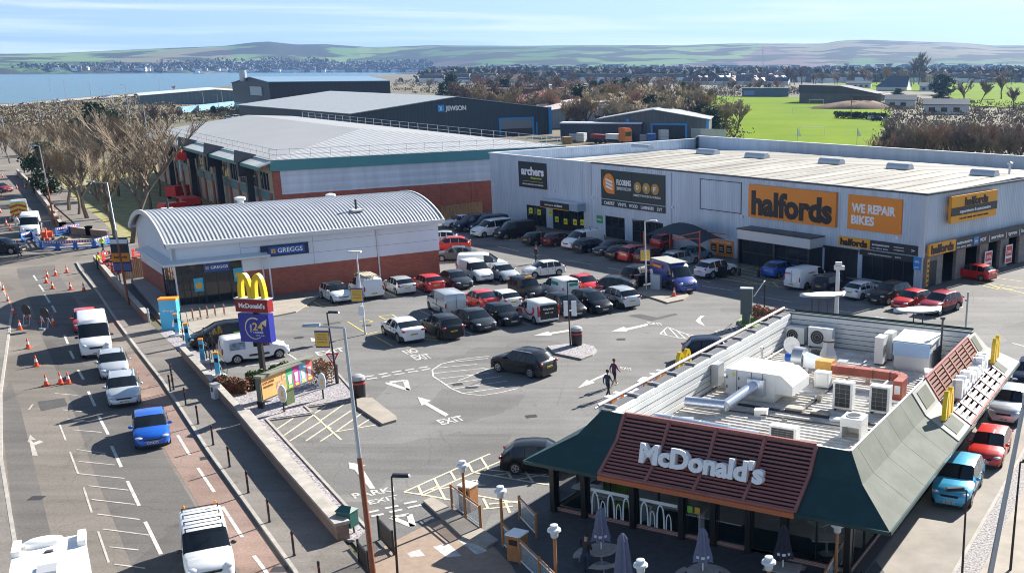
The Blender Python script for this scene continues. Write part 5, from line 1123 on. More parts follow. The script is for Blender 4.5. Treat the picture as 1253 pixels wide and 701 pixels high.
def vehicle(kind,col,label,loc,deg,group=None,cat='car',name=None,detail=True,rims=True,tint=None,rails=False):
    M=car_meshes(kind);L,Wd,H_=M['dims'];xf,xr=M['x'];r=CARS[kind]['r'];hw=Wd/2;van='van' in kind or kind=='double_cab'
    root=thing(name or ('parked_van' if van else 'parked_car'),label,cat,(loc[0],loc[1],loc[2] if len(loc)>2 else 0.0),R(deg),group)
    def part(nm,key,p,loc_=(0,0,0),rz=0,m=None,parent=None,ry=0):
        o=bpy.data.objects.new(nm,M[key]);COL.objects.link(o);o.parent=parent or root;o.location=loc_;o.rotation_euler=(0,ry,rz)
        if m is not None:o.material_slots[0].link='OBJECT';o.material_slots[0].material=m
        return o
    pm=P_[col];part('body','body',0,m=pm)
    for k,nm in (('windscreen','windscreen'),('rear_window','rear_window'),('side_l','side_window'),('side_r','side_window')):
        if k in M:part(nm,k,0)
    for x in (xf,xr):
        for y in (hw-.115,-hw+.115):
            w_=part('wheel','tyre',0,(x,y,r))
            if detail:
                q=part('rim','rim',0,(0,0,0),parent=w_,m=(RIM if rims else RIMD))
                if rims:part('rim_opening','rim_gap',0,parent=w_)
    zf,zr,zmid=M['zl']
    if detail:
        yw=hw*.70
        for s_ in (1,-1):
            part('headlight','headlight',0,(L/2-L*.045-.02,s_*yw,zf-.03),s_*-.45)
            part('tail_light','tail_light',0,(-L/2+(.05 if not van else .03),s_*(hw*.80 if not van else hw*.92),zr-(.02 if not van else .08)),s_*.25)
            part('wing_mirror','mirror',0,((CARS[kind]['ws'][1]-.5)*L-L*.06,s_*(hw+.08),zmid+.1),m=(pm if not van else TRIM))
        part('grille','grille',0,(L/2-.03,0,zf-.16));part('number_plate','number_plate',0,(L/2+.02,0,.42));part('number_plate','rear_plate',0,(-L/2-.012,0,.72 if not van else .55))
        if 'seam' in M:part('door_seam','seam',0)
        part('bumper','bumper',0,(L/2-.10,0,.27));part('bumper','bumper',0,(-L/2+.05,0,.30))
    if rails:
        for s_ in (1,-1):part('roof_rail','rail',0,(0,s_*hw*.70,H_-.03))
    return root
def place(kind,x0,x1,yb,deg):
    """stand a vehicle so that it fills x0..x1 in the survey photo with its lowest point at yb"""
    M=car_meshes(kind);L,Wd,H_=M['dims'];c=W((x0+x1)/2,yb-8)
    for _ in range(12):
        a=R(deg);P2=[]
        for sx in (-1,1):
            for sy in (-1,1):
                for z_ in (.3,H_*.55):
                    P2.append(proj((c.x+math.cos(a)*sx*L/2-math.sin(a)*sy*Wd/2,c.y+math.sin(a)*sx*L/2+math.cos(a)*sy*Wd/2,z_)))
        ex=(x0+x1)/2-(min(p[0] for p in P2)+max(p[0] for p in P2))/2;ey=yb-max(p[1] for p in P2)
        q=proj(c);c=W(q[0]+ex,q[1]+ey)
    return c
FR,RE=-53.5,126.5      # bay axis by the bakery: nose towards / away from the road
HF,HR=-134.2,45.8      # bay axis by the warehouse
cars=[
 # kind, colour, x0, x1, ybottom, heading, label, group
 ('hatch','white',390,433,369,FR,'white hatchback with black roof parked nose out by the brick wall'),
 ('small_van','white',424,471,364,RE,'white van with loaded roof rack backed out by the brick wall'),
 ('hatch','silver',468,509,359,RE,'pale silver hatchback with red tail lights between rack van and red hatchback'),
 ('hatch','red',502,545,356,RE,'bright red hatchback at the corner of the brick wall'),
 ('saloon','darkgrey',535,580,352,FR,'dark grey saloon with pale bonnet next to the bright red hatchback'),
 ('small_van','white',561,605,344,FR,'small white van nose out between grey saloon and silver hatchback'),
 ('hatch','silver',595,636,343,FR,'silver white hatchback at the end of the row near the small white van'),
 ('mid_van','white',555,625,333,8,'long white van standing crossways behind the small white van'),
 ('saloon','grey',531,584,317,190,'grey saloon parked crossways beyond the bakery corner'),
 ('estate','red',530,569,305,190,'red estate car behind the grey saloon'),
 ('hatch','silver',526,550,297,190,'small silver car partly hidden behind the bakery corner'),
 ('mid_van','silver',519,574,386,RE-4,'silver grey panel van in the middle rows beside the red coupe'),
 ('fastback','red',567,612,378,RE,'red coupe between the silver panel van and white hatchback'),
 ('hatch','white',595,636,377,RE,'white hatchback with dark rear window beside the red coupe'),
 ('taxi','black',622,670,367,FR,'black cab with orange roof light in the middle rows'),
 ('small_van','white',661,708,365,RE,'white van with green lettering next to the black cab'),
 ('hatch','red',695,737,358,FR,'red car with open view of its windscreen behind the silver crossover'),
 ('fastback','darkgrey',722,772,356,170,'dark grey fastback at the far end of the middle rows'),
 ('coupe_suv','white',464,521,418,RE,'white coupe crossover at the open end of the front bay row'),
 ('suv','black',515,567,414,RE,'black compact crossover beside the man in green'),
 ('fastback','darkgrey',554,608,404,FR,'dark grey electric saloon nose out in the front bay row'),
 ('hatch','black',592,638,397,FR,'black hatchback nose out beside the red and white van'),
 ('small_van','white',626,686,395,RE,'white van with red swirl and black rear doors'),
 ('mpv','black',668,716,387,FR,'black people carrier next to the red and white van'),
 ('mpv','black',700,748,382,FR,'black tall hatchback between people carrier and silver crossover'),
 ('suv','silver',733,780,376,RE,'silver crossover at the right end of the front bay row'),
 ('hatch','white',636,693,338,213,'white five door hatchback driving past the middle rows'),
 ('suv','black',597,683,460,149,'black seven seat crossover driving across the hatched area'),
 ('hatch','black',619,707,574,2,'black small hatchback beside the restaurant corner'),
 ('suv','navy',844,906,440,4,'dark blue crossover heading for the drive lane behind the restaurant'),
 # warehouse front row
 ('mid_van','navy',554,606,282,-145,'navy van nose out at the fence end of the warehouse row'),
 ('hatch','white',548,575,277,-145,'white car mostly hidden behind the navy van'),
 ('crew_van','navy',571,622,283,-145,'dark blue van between navy van and white crew cab'),
 ('crew_van','white',578,625,289,-135,'white crew cab van with black grille by the warehouse'),
 ('mid_van','black',601,657,291,-142,'long black van parked left of the yellow bay marks'),
 ('hatch','black',643,679,299,HR,'black hatchback with yellow plate beside the man in black'),
 ('hatch','maroon',669,700,300,HR,'maroon hatchback between black hatchback and white panel van'),
 ('mid_van','white',685,740,304,HF,'white panel van with roof bars outside the bed shop'),
 ('estate','navy',706,744,308,HR,'navy estate car backed out beside the white panel van'),
 ('hatch','darkgrey',726,768,311,HF,'dark grey hatchback nose out under the flooring shop window'),
 ('hatch','black',747,780,317,HR,'black hatchback between dark grey and bright red cars'),
 ('mpv','red',765,795,319,HR,'bright red people carrier near the flooring shop door'),
 ('mpv','maroon',777,822,322,HR,'maroon people carrier beside the lamp post with yellow sign'),
 ('estate','silver',812,852,325,HR,'silver estate seen over the blue delivery van'),
 ('mpv','red',802,835,303,HR,'red car parked tight under the canopy posts'),
 ('suv','black',773,800,346,HR,'black car half hidden behind the blue delivery van'),
 ('hatch','lightblue',836,866,318,HR,'pale blue car under the dark fabric canopy'),
 ('suv','white',853,899,339,44,'white crossover beside the fabric canopy'),
 ('hatch','blue',943,967,338,HR,'blue hatchback at the motor shop doors'),
 ('mid_van','white',959,1019,353,HR,'white panel van with red lettering on its rear doors'),
 ('suv','navy',999,1040,358,HR,'dark blue crossover right of the white panel van'),
 ('hatch','white',1034,1078,365,HR,'white hatchback with rear lights facing the lane by the motor shop'),
 ('suv','black',1064,1112,371,HF,'black crossover nose out beside the small red hatchback'),
 ('hatch','red',1091,1139,378,HF,'bright red small hatchback nose out near the corner'),
 ('suv','kia',1123,1177,384,HF,'cherry red crossover at the corner end of the row'),
 ('hatch','red',1180,1204,342,135,'red hatchback nosed into a workshop bay'),
 # drive lane
 ('suv','turquoise',1133,1210,621,-114,'turquoise crossover leading the drive lane queue'),
 ('hatch','red',1182,1239,571,-114,'bright red hatchback second in the drive lane queue'),
 ('suv','silver',1206,1262,518,-114,'silver white crossover third in the drive lane queue'),
 ('hatch','navy',1233,1285,475,-114,'navy car last in the drive lane queue'),
 # charging bays
 ('mpv','black',237,304,424,214,'black people carrier plugged in at the charging bays'),
 ('small_van','white',268,353,443,34,'white van with printed door in the nearer charging bay'),
 # road
 ('small_van','white',213,295,716,-62,'white van with roof bars driving down the near lane'),
 ('hatch','blue',158,213,547,-62,'bright blue hatchback driving down the near lane'),
 ('estate','silver',128,175,496,-62,'silver estate car following the bright blue hatchback'),
 ('hatch','silver',118,160,462,-60,'silver small car between estate car and high white van'),
 ('big_van','white',90,143,436,-60,'high roofed white van in the road queue'),
 ('hatch','red',86,125,405,-60,'dark red car hidden behind the high roofed van'),
 ('suv','black',-12,18,308,0,'black pickup shaped car at the roadworks edge'),
 ('big_van','white',22,53,288,-62,'white high van inside the roadworks'),
 ('big_van','white',10,39,268,120,'white works van with red and yellow chevrons'),
 ('hatch','darkred',-14,14,234,-20,'dark red car beyond the roadworks cones'),
]
VEH={}
for c in cars:
    k,col,x0,x1,yb,hd,lb=c[:7]
    p=place(k,x0,x1,yb,hd);van='van' in k or k=='double_cab'
    moving=any(w_ in lb for w_ in ('driving','queue','heading','following'))
    grp='cars and vans in the car park' if not moving else 'vehicles on the move'
    VEH[lb]=vehicle(k,col,lb,p,hd,grp,cat='taxi' if k=='taxi' else 'van' if van else 'car',name='taxi' if k=='taxi' else (('van' if moving else 'parked_van') if van else ('car' if moving else 'parked_car')),rails='seven seat' in lb or 'estate' in lb,rims='compact' not in lb and not (van and 'silver' in lb))
def vpart(lb,name,build,m,smooth=False):
    v=next(VEH[k] for k in VEH if k.startswith(lb));g=MB();build(g);return g.obj(name,m,v,smooth=smooth),v
def roofbars(g,L0_,L1__,n,z,w_=.7):
    for i in range(n):x=L0_+(L1__-L0_)*i/(n-1);g.box(x-.02,x+.02,-w_,w_,z+.06,z+.09);g.box(x-.03,x+.03,-w_,-w_+.05,z-.06,z+.06);g.box(x-.03,x+.03,w_-.05,w_,z-.06,z+.06)
vpart('white van with loaded','roof_rack',lambda g:(roofbars(g,-1.8,.6,4,1.86),[g.tube((-1.9,y,2.0),(.8,y,2.02),.04,n=6) for y in (-.4,-.15,.1,.35)],g.box(-1.6,.3,-.6,.55,1.98,2.03)),mat('rack_pale',(.5,.45,.33),.6))
vpart('white van with loaded','side_panel',lambda g:g.box(-.1,.9,-.935,-.915,.45,1.2),P_['darkgrey'])
vpart('white van with roof bars','roof_rack',lambda g:roofbars(g,-1.7,.5,4,1.84),TRIM)
o,_=vpart('white van with roof bars','beacon',lambda g:[g.lathe([(.05,0),(.05,.1),(.02,.12)],8,(-1.7,y,1.94)) for y in (-.6,.6)],ORANGE)
vpart('white panel van with roof bars','roof_rack',lambda g:roofbars(g,-1.6,.3,3,2.0),TRIM)
vpart('navy van','roof_rack',lambda g:roofbars(g,-1.6,.3,3,2.0),TRIM)
vpart('black cab','taxi_light',lambda g:g.box(.15,.35,-.32,.32,1.77,1.92),mat('taxi_orange',(.8,.3,.03),.4))
vpart('white hatchback with black roof','black_roof',lambda g:g.slab((-1.1,-.62,1.475),(.2,-.62,1.475),(.2,.62,1.475),(-1.1,.62,1.475),.02),P_['black'])
LIV=lambda y:(y,)
def side_plate(lb,name,x0,x1,z0,z1,s_,m,hw):
    return vpart(lb,name,lambda g:g.box(x0,x1,s_*hw-(.012 if s_<0 else 0),s_*hw+(.012 if s_>0 else 0),z0,z1),m)
def side_words(v,s,x,z,h,wd,hw,s_,m,b=.02):
    T=Matrix.Translation((x,s_*(hw+.016),z)) @ (Matrix.Rotation(R(180),4,'Z') if s_>0 else Matrix.Identity(4));g=MB();letters(g,s,h,wd,T,.006,b);return g.obj('lettering',m,v)
def rear_words(v,s,y,z,h,wd,x,m,b=.02):
    T=Matrix.Translation((x-.01,y,z)) @ Matrix.Rotation(R(-90),4,'Z');g=MB();letters(g,s,h,wd,T,.006,b);return g.obj('lettering',m,v)
REDP=mat('red_livery',(.65,.03,.03),.4);GRP=mat('green_livery',(.02,.28,.18),.4)
# red swirl van: black rear doors and red bands
o,v=vpart('white van with red swirl','rear_door',lambda g:(g.box(-2.225,-2.2,-.78,-.01,.5,1.62),g.box(-2.225,-2.2,.01,.78,.5,1.62)),P_['black'])
rear_words(v,'Dyno',.5,1.25,.14,.9,-2.23,WLET);rear_words(v,'0800 112',.4,.95,.09,.7,-2.23,WLET)
def swirl(g):
    for s_ in (1,-1):
        for i in range(9):
            t0,t1=R(150+i*26),R(150+(i+1)*26);P=lambda t_,r_:(-.6+r_*math.cos(t_)*1.1,s_*.925,1.12+r_*math.sin(t_)*.62)
            q=[P(t0,.8),P(t1,.8),P(t1,.58),P(t0,.58)];g.add(q,[(0,1,2,3)])
        g.box(.6,1.3,s_*.925-.005,s_*.925+.005,.5,.95)
vpart('white van with red swirl','livery',swirl,REDP)
vpart('white van with red swirl','tail_panel',lambda g:[g.box(-2.21,-2.0,s_*.9-.02,s_*.9+.02,.75,1.55) for s_ in (1,-1)],REDP)
o,v=side_plate('white van with green','livery',-1.4,-.2,1.25,1.55,1,GRP,.86);
vpart('white van with green','rear_livery',lambda g:g.box(-2.215,-2.19,-.6,.2,1.25,1.5),GRP)
_,v=vpart('white panel van with red','door_seam',lambda g:(g.box(-2.475,-2.46,-.01,.01,.5,1.8),),TRIM)
rear_words(v,'MANN',.75,1.45,.16,.6,-2.47,REDP);side_words(v,'SAVILLE',-1.2,1.45,.14,.9,.93,-1,REDP);side_words(v,'SAVILLE',-.6,1.45,.14,.9,.93,1,REDP)
_,v=vpart('white van with printed','door_print',lambda g:g.box(-1.7,-.7,-.917,-.893,1.0,1.5),mat('photo_print',(.2,.28,.36),.4,var=.8,scale=3))
vpart('white van with printed','rear_stripe',lambda g:g.box(-2.22,-2.19,-.8,.8,.55,.85),mat('chevron_yellow',(.7,.7,.05),.4))
vpart('white van with printed','side_trim',lambda g:[g.box(-.5,.8,s_*.915-.02,s_*.915+.02,.45,.58) for s_ in (1,-1)],TRIM)
vpart('black people carrier plugged','livery',lambda g:[g.box(-1.9,-.7,s_*.90-.012,s_*.90+.012,.75,.98) for s_ in (1,-1)],mat('lime_livery',(.25,.55,.03),.4))
def chev(g,k):
    for i in range(6):
        for s_ in (1,-1):
            if i % 2==k:y0=s_*.05;z0=.5+i*.3;g.add([(-2.83,s_*.02,z0+.22),(-2.83,s_*.95,z0-.1),(-2.83,s_*.95,z0+.2),(-2.83,s_*.02,z0+.52)],[(0,1,2,3)])
vpart('white works van','chevron_panel',lambda g:chev(g,0),REDP);vpart('white works van','chevron_panel',lambda g:chev(g,1),MATS['chevron_yellow'])
vpart('black pickup','load_bed',lambda g:(g.box(-3.3,-2.2,-.9,-.8,.5,1.1),g.box(-3.3,-2.2,.8,.9,.5,1.1),g.box(-3.3,-3.2,-.8,.8,.5,1.1),g.box(-3.2,-2.2,-.8,.8,.5,.6)),P_['black'])
for lb in ('white panel van with roof','long white van','silver grey panel','high roofed','white high van','long black van'):
    v=next(VEH[k] for k in VEH if k.startswith(lb));L_=[c for c in cars if c[6]==v['label']][0];d_=CARS[L_[0]]
    g=MB();hw_=d_['Wd']/2
    for s_ in (1,-1):
        g.box(-d_['L']*.42,d_['L']*.12,s_*hw_-.008,s_*hw_+.008,.78,.83);g.box(-d_['L']*.1,-d_['L']*.1+.02,s_*hw_-.01,s_*hw_+.01,.4,1.3)
    g.box(-d_['L']/2-.015,-d_['L']/2+.01,-.01,.01,.5,1.9);g.obj('door_seam',TRIM,v)
# blue delivery van in the island lane
p=place('big_van',790,859,357,-58);BV=vehicle('big_van','royal','royal blue delivery van with yellow and red badge, windscreen flashing',p,-58,'vehicles on the move','van','van')
for s_ in (1,-1):
    g=MB();g.box(-2.3,-.3,s_*1.0-.015,s_*1.0+.015,1.85,2.15);b=g.obj('badge',REDP,BV);g=MB();g.box(-1.9,-.6,s_*1.0-.02,s_*1.0+.02,1.92,2.08);g.obj('badge_bar',mat('badge_yellow',(.85,.55,.03),.4),b)
    g=MB();g.lathe([(.28,0),(.28,.01)],16);g.v=[(v[0]-2.2,s_*(1.016+v[2]),v[1]+1.3) for v in g.v];g.obj('badge_disc',WLET,BV)
g=MB();g.slab((-2.6,-.9,2.54),(1.0,-.9,2.54),(1.0,.9,2.54),(-2.6,.9,2.54),.05);g.obj('pale_roof',P_['cream'],BV)
# motorhome roof at the near left
MH=thing('motorhome','white motorhome in the near left of the road, roof with hatch','motorhome',(0,0,0),R(118));_q=W(62,659,2.85);MH.location=(_q.x+3.3*math.cos(R(-62)),_q.y+3.3*math.sin(R(-62)),0);MH.rotation_euler=(0,0,R(118))
g=MB();g.prism([(-3.2,-1.12),(-3.2,1.12),(3.0,1.12),(3.3,.95),(3.3,-.95),(3.0,-1.12)],.5,2.75);g.obj('body',P_['white'],MH)
g=MB();g.prism([(-3.25,-1.15),(-3.25,1.15),(3.05,1.15),(3.35,.97),(3.35,-.97),(3.05,-1.15)],2.75,2.81);g.obj('roof',WHITE,MH)
g=MB();g.lathe([(.34,2.81),(.33,2.98),(.24,3.05),(.05,3.08)],18);g.v=[(v[0]*.9+3.0,v[1]*1.9+.2,v[2]) for v in g.v];g.obj('roof_pod',WHITE,MH,smooth=True)
for s_ in (1,-1):g=MB();g.box(2.2,3.3,s_*1.02-.13,s_*1.02+.13,2.81,3.02);g.obj('corner_fin',WHITE,MH)
g=MB();g.lathe([(.2,2.81),(.16,2.86)],14);g.v=[(v[0]*.6+2.2,v[1]*.9,v[2]) for v in g.v];g.obj('roof_vent',mat('hatch_dark',(.05,.05,.06),.4),MH);g=MB();g.box(.2,.9,-.3,.3,2.81,2.9);g.obj('roof_hatch',mat('hatch_smoked',(.35,.36,.38),.3),MH);g=MB();g.box(3.3,3.32,-.85,.85,1.4,2.2);g.obj('windscreen',CGL,MH)
for x in (-1.9,2.3):
    for y in (-1.0,1.0):g=MB();g.T=Matrix.Translation((x,y,.34)) @ Matrix.Rotation(R(90),4,'X');g.lathe([(.2,-.1),(.34,-.1),(.34,.1),(.2,.1)],18);g.obj('wheel',TYRE,MH)
g=MB();g.box(-3.25,-3.2,-.5,.5,.6,.75);g.obj('number_plate',PLY,MH);g=MB();[g.box(-3.24,-3.2,s_*1.0-.1,s_*1.0+.1,.7,1.1) for s_ in (1,-1)];g.obj('tail_light',TLITE,MH)
g=MB();[g.box(-3.22,2.5,s_*1.125-.01,s_*1.125+.01,.9,1.1) for s_ in (1,-1)];g.obj('green_stripe',GRP,MH)
# far yard: orange lorry and far cars
OL=thing('lorry','orange cabbed flatbed lorry unloading in the merchant yard','lorry',W(757,177),R(-38));k=1.7
g=MB();g.box(1.2,3.4,-1.25,1.25,.9,3.9);g.box(1.0,3.2,-1.1,1.1,3.9,4.2);g.obj('cab',P_['orange'],OL);g=MB();g.box(3.38,3.44,-1.1,1.1,2.2,3.3);g.obj('windscreen',CGL,OL);g=MB();g.box(-9,1.1,-1.2,1.2,1.0,1.3);g.obj('flatbed',TRIM,OL)
for x in (2.4,-5.5,-7):
    for y in (-1.1,1.1):g=MB();g.T=Matrix.Translation((x,y,.5)) @ Matrix.Rotation(R(90),4,'X');g.lathe([(.2,-.15),(.5,-.15),(.5,.15),(.2,.15)],14);g.obj('wheel',TYRE,OL)
g=MB();g.box(-3.5,.6,-1.1,1.1,1.3,2.6);g.obj('tank',WHITE,OL);g=MB();g.box(-8.8,-4,-1.15,1.15,1.3,2.3);g.obj('load',mat('dark_red_load',(.25,.03,.03),.6),OL)
far_cars=[('suv','black',1049,145,20),('hatch','white',1068,146.5,25),('suv','navy',1073,148,160),('hatch','silver',1087,149,190),('hatch','white',1046,111,20),('hatch','silver',1052,112,20),('hatch','white',1057,112,20),('suv','silver',1068,113,20),('hatch','lightblue',1050,117,10),('mid_van','white',1060,119,10),('hatch','white',1043,115,10),
 ('hatch','white',133,119,30),('suv','white',129,120.5,30),('hatch','navy',168,118,30),('mpv','red',178,116,30),('hatch','blue',190,115.5,30),('mid_van','white',69,125,30),('hatch','silver',27,130,30),('hatch','lightblue',52,128.5,30),
 ('hatch','navy',345,137,10),('hatch','black',316,144,5),('hatch','black',309,144.5,5),('hatch','darkgrey',302,145,5),('suv','white',290,146,5),('hatch','maroon',296,145.6,5),('hatch','silver',281,146.5,5)]
words_={'black':'black','white':'white','navy':'navy','silver':'silver','lightblue':'pale blue','red':'red','blue':'blue','darkgrey':'dark grey','maroon':'maroon'}
for k,col,x,y,hd in far_cars:
    grp=('far cars by the playing field' if x>1000 else 'far cars on the shore road' if y<132 else 'far cars behind the big roof')
    lb=words_[col]+(' car ' if k != 'mid_van' else ' van ')+{'far cars by the playing field':'parked by the sports hall beyond the field','far cars on the shore road':'on the shore road above the sea wall','far cars behind the big roof':'parked beside the tall harbour shed'}[grp]
    vehicle(k,col,lb,W(x,y),hd,grp,cat='van' if 'van' in k else 'car',name='parked_van' if 'van' in k else 'parked_car',detail=False)
# ================================================================ car park markings
def bays(name,p0,ang,ax,n0,n1,sp,ln,m=MARK,w_=.1):
    g=MB();u=Vector((math.cos(R(ang)),math.sin(R(ang))));v=Vector((math.cos(R(ax)),math.sin(R(ax))));p0=Vector(p0[:2])
    for i in range(n0,n1+1):a=p0+u*(i*sp);stripe(g,a,a+v*ln,w_)
    return tag(g.obj(name,m),kind='structure')
bays('bay_markings',W(*Zf(500,320,455,520)),36.5,RE,-1,5,2.46,5.0)
bays('bay_markings',W(*Zf(500,320,455,520))+Vector((math.cos(R(RE)),math.sin(R(RE)),0))*5.1,36.5,RE,-1,5,2.46,5.0)
bays('bay_markings',W(*Zf(380,250,612,660)),36.5,RE,-1,5,2.5,4.8)
bays('bay_markings',W(*Zf(530,240,850,378)),-44.2,HR,-2,6,2.62,4.8);bays('bay_markings',W(*Zf(1043,280,20,522)),-44.2,HR,-2,3,2.55,4.8)
pline('lane_markings',[z6(530,240,(455,358),(615,395)),z6(530,240,(695,408),(760,422)),z6(530,240,(960,458),(1140,490)),z6(700,240,(250,510),(430,552)),z6(700,240,(925,600),(985,615)),z6(850,260,(55,525),(280,560)),z6(850,260,(470,600),(690,640)),z6(850,360,(1000,115),(1130,132)),z6(1043,280,(160,628),(330,662)),z6(1043,380,(1145,232),(1253,262))],.13,MARK)
pline('arrow_markings',[z3(416,233,(530,652),(712,683)),z3(416,233,(430,695),(545,650)),z6(330,360,(90,400),(210,475),(0,500)),z6(170,350,(1020,455),(1140,535),(660,582))],.1,MARK)
def poly(name,rx,ry,s,pts,m=MARK,z=.009):
    g=MB();g.sheet([tuple(W(rx+x/s,ry+y/s))[:2] for x,y in pts],z);return tag(g.obj(name,m),kind='structure')
for rx,ry,s,pts in [
  (416,466,S3,[(282,57),(333,72),(318,78),(397,122),(385,130),(308,85),(298,90)]),(360,560,5.843,[(388,32),(512,52),(482,66),(580,218),(542,222),(430,84),(395,78)]),
  (330,360,5.843,[(290,310),(360,325),(345,334),(408,372),(405,386),(322,338),(300,342)]),(416,233,S3,[(706,530),(760,514),(765,519),(880,502),(880,508),(775,524),(770,530)]),
  (416,233,S3,[(990,515),(1035,497),(1045,503),(1122,486),(1125,493),(1050,510),(1045,515)]),(700,400,5.843,[(40,437),(108,376),(118,388),(255,325),(268,335),(145,388),(165,398)]),
  (850,360,5.843,[(5,190),(45,152),(72,155),(45,175),(45,193),(75,228),(35,212)])]:
    poly('arrow_marking',rx,ry,s,pts)
for rx,ry,pts in [(480,560,[(290,635),(400,610),(495,700),(390,712)]),(480,560,[(470,585),(560,560),(680,665),(600,692)]),(480,560,[(105,680),(195,655),(235,700),(130,712)])]:poly('crossing_marking',rx,ry,5.843,pts,z=.014)
def gtext(s,rx,ry,p0,p1,pt,sc_=5.843,m=MARK):
    a,b,c=[W(*Zf(rx,ry,*p,sc_)) for p in (p0,p1,pt)]
    T=Matrix(((b.x-a.x,0,c.x-a.x,a.x),(b.y-a.y,0,c.y-a.y,a.y),(0,-1,0,.010),(0,0,0,1)))
    g=MB();letters(g,s,1.0,1.0,T,0,.02);return tag(g.obj('ground_lettering',m),kind='structure')
gtext('NO',330,360,(985,430),(1072,410),(942,405));gtext('EXIT',330,360,(1045,470),(1172,458),(1000,436));gtext('EXIT',330,360,(345,440),(545,404),(322,414))
gtext('EXIT',416,466,(372,160),(460,142),(350,143),S3);gtext('PARK/',360,560,(432,290),(738,236),(404,256));gtext('EXIT',360,560,(540,334),(752,290),(520,306))
gtext('EXIT',650,320,(842,446),(952,460),(822,428));gtext('EXIT',850,360,(160,290),(335,250),(145,262),m=MARKW);gtext('EXIT',700,400,(350,300),(435,312),(338,282))
pline('give_way_marking',[z6(330,360,(835,635),(965,615),(992,685),(835,635)),z6(360,560,(695,425),(822,402),(850,490),(695,425)),z3(416,466,(170,5),(240,-2),(250,32),(170,5))],.28,MARK)
pline('give_way_marking',[z6(330,360,a,b) for a,b in [((680,590),(745,580)),((695,608),(770,596)),((778,575),(842,562)),((797,592),(865,578)),((875,558),(942,546)),((892,575),(962,563)),((970,543),(1035,532)),((990,557),(1060,547)),((1065,527),(1130,517)),((1088,543),(1150,530))]]
   +[z6(360,560,a,b) for a,b in [((530,390),(605,373)),((550,418),(640,400)),((650,360),(745,341)),((680,388),(772,368)),((785,328),(878,310)),((810,357),(912,335))]],.2,MARK)
pline('hatched_marking',[z3(416,233,(545,604),(440,616),(370,633),(337,655),(340,678),(372,699),(405,722),(450,741),(520,748),(590,736),(650,722))]+[z3(416,233,a,b) for a,b in [((395,628),(540,612)),((345,648),(500,634)),((338,668),(530,648)),((355,688),(560,664)),((385,707),(590,678)),((410,724),(610,695)),((450,740),(640,712))]],.11,MARK)
pline('hatched_marking',[z6(650,320,(975,468),(1100,515),(1185,535),(1165,560),(1050,545),(920,517),(975,468))]+[z6(650,320,a,b) for a,b in [((945,492),(965,525)),((985,475),(1050,543)),((1040,492),(1100,550)),((1110,520),(1165,558))]],.12,MARK)
pline('hatched_marking',[z6(480,560,*l) for l in [((85,243),(640,-5),(700,-30)),((215,268),(580,105),(690,60),(830,0)),((85,243),(290,275),(420,300)),((185,200),(215,268)),((300,148),(380,300)),((415,95),(450,155)),((540,35),(575,100)),((635,0),(690,85)),((180,262),(330,200)),((420,210),(250,230)),((600,268),(945,330)),((650,290),(685,360)),((805,305),(840,392)),((650,365),(860,345)),((690,330),(900,310)),((690,85),(1135,135)),((590,105),(1000,175),(1135,195)),((810,80),(850,142)),((950,95),(1005,172)),((720,125),(930,98)),((890,155),(1100,118)),
   ((570,165),(600,160),(620,175),(580,185),(640,195),(665,195)),((525,185),(560,200),(600,198),(640,200))]],.12,MARKC)
pline('hatched_marking',[z6(250,420,*l) for l in [((520,612),(635,535)),((570,657),(780,512)),((610,698),(830,560)),((725,698),(870,600),(1050,480)),((780,510),(980,690)),((790,500),(868,450)),((830,552),(1005,430)),((940,632),(1130,497)),((1090,600),(1185,540)),((940,632),(1227,582)),((830,700),(930,635)),((880,592),(905,610))]],.11,MARKC)
YM=MARKY
pline('yellow_markings',[z6(330,360,*l) for l in [((555,195),(700,285),(780,265)),((735,290),(880,372)),((250,15),(375,88),(490,68),(370,0)),((780,158),(880,145),(900,165),(830,182),(780,158)),((200,85),(230,78),(280,90),(240,97)),((640,195),(700,185),(740,195),(700,205)),((330,70),(440,60)),((1105,300),(1220,310)),((1100,320),(1200,330))]],.1,YM)
pline('yellow_markings',[z6(850,260,*l) for l in [((105,462),(400,390),(560,420),(650,490)),((105,462),(640,535),(655,510),(640,535)),((190,445),(500,520)),((240,430),(590,510)),((290,415),(640,495)),((340,405),(560,455)),((560,500),(600,535)),((200,470),(410,515),(640,490)),((755,560),(830,578),(880,565),(800,555),(830,578))]],.1,YM)
pline('yellow_markings',[z6(530,240,*l) for l in [((470,303),(555,318),(665,298),(640,280)),((505,298),(515,315)),((550,318),(565,290)),((600,310),(612,285)),((648,303),(660,278))]],.12,YM)
pline('yellow_markings',[z6(1043,280,*l) for l in [((930,338),(1253,382)),((810,375),(900,378),(1253,468)),((900,378),(1253,430)),((870,392),(1050,435),(1190,425)),((980,395),(1060,430))]],.11,YM)
# repair patches and manholes: real darker tarmac infill
PATCH=asphalt('tarmac_patch',(.06,.06,.06),(.085,.082,.08),s1=.5,patch=0)
for rx,ry,s,pts in [(0,466,S3,[(137,75),(235,62),(248,90),(150,110)]),(650,320,5.843,[(690,385),(780,375),(900,400),(1030,368),(1050,380),(860,425)]),(530-530+330,360,5.843,[(380,210),(500,195),(510,205),(400,222)])]:
    poly('tarmac_patch',rx,ry,s,pts,PATCH,.004)
CONCL=mat('pale_concrete_paving',(.30,.265,.22),.85,var=.18,scale=1.2)
def slabpx(name,pts,z1,m,z0=-.05,kind='structure',rx=0,ry=0,s=1,zp=None):
    g=MB();g.prism([tuple(W(rx+x/s,ry+y/s,zp if zp is not None else z1))[:2] for x,y in pts],z0,z1);return tag(g.obj(name,m),kind=kind)
slabpx('pavement',[(216,372),(300,372),(392,362),(362,381),(256,402),(237,412),(216,404)],.1,CONCL)
slabpx('ramp',[(160,343),(186,339),(211,372),(196,386)],.3,mat('ramp_concrete',(.33,.31,.3),.8,var=.1,scale=1))
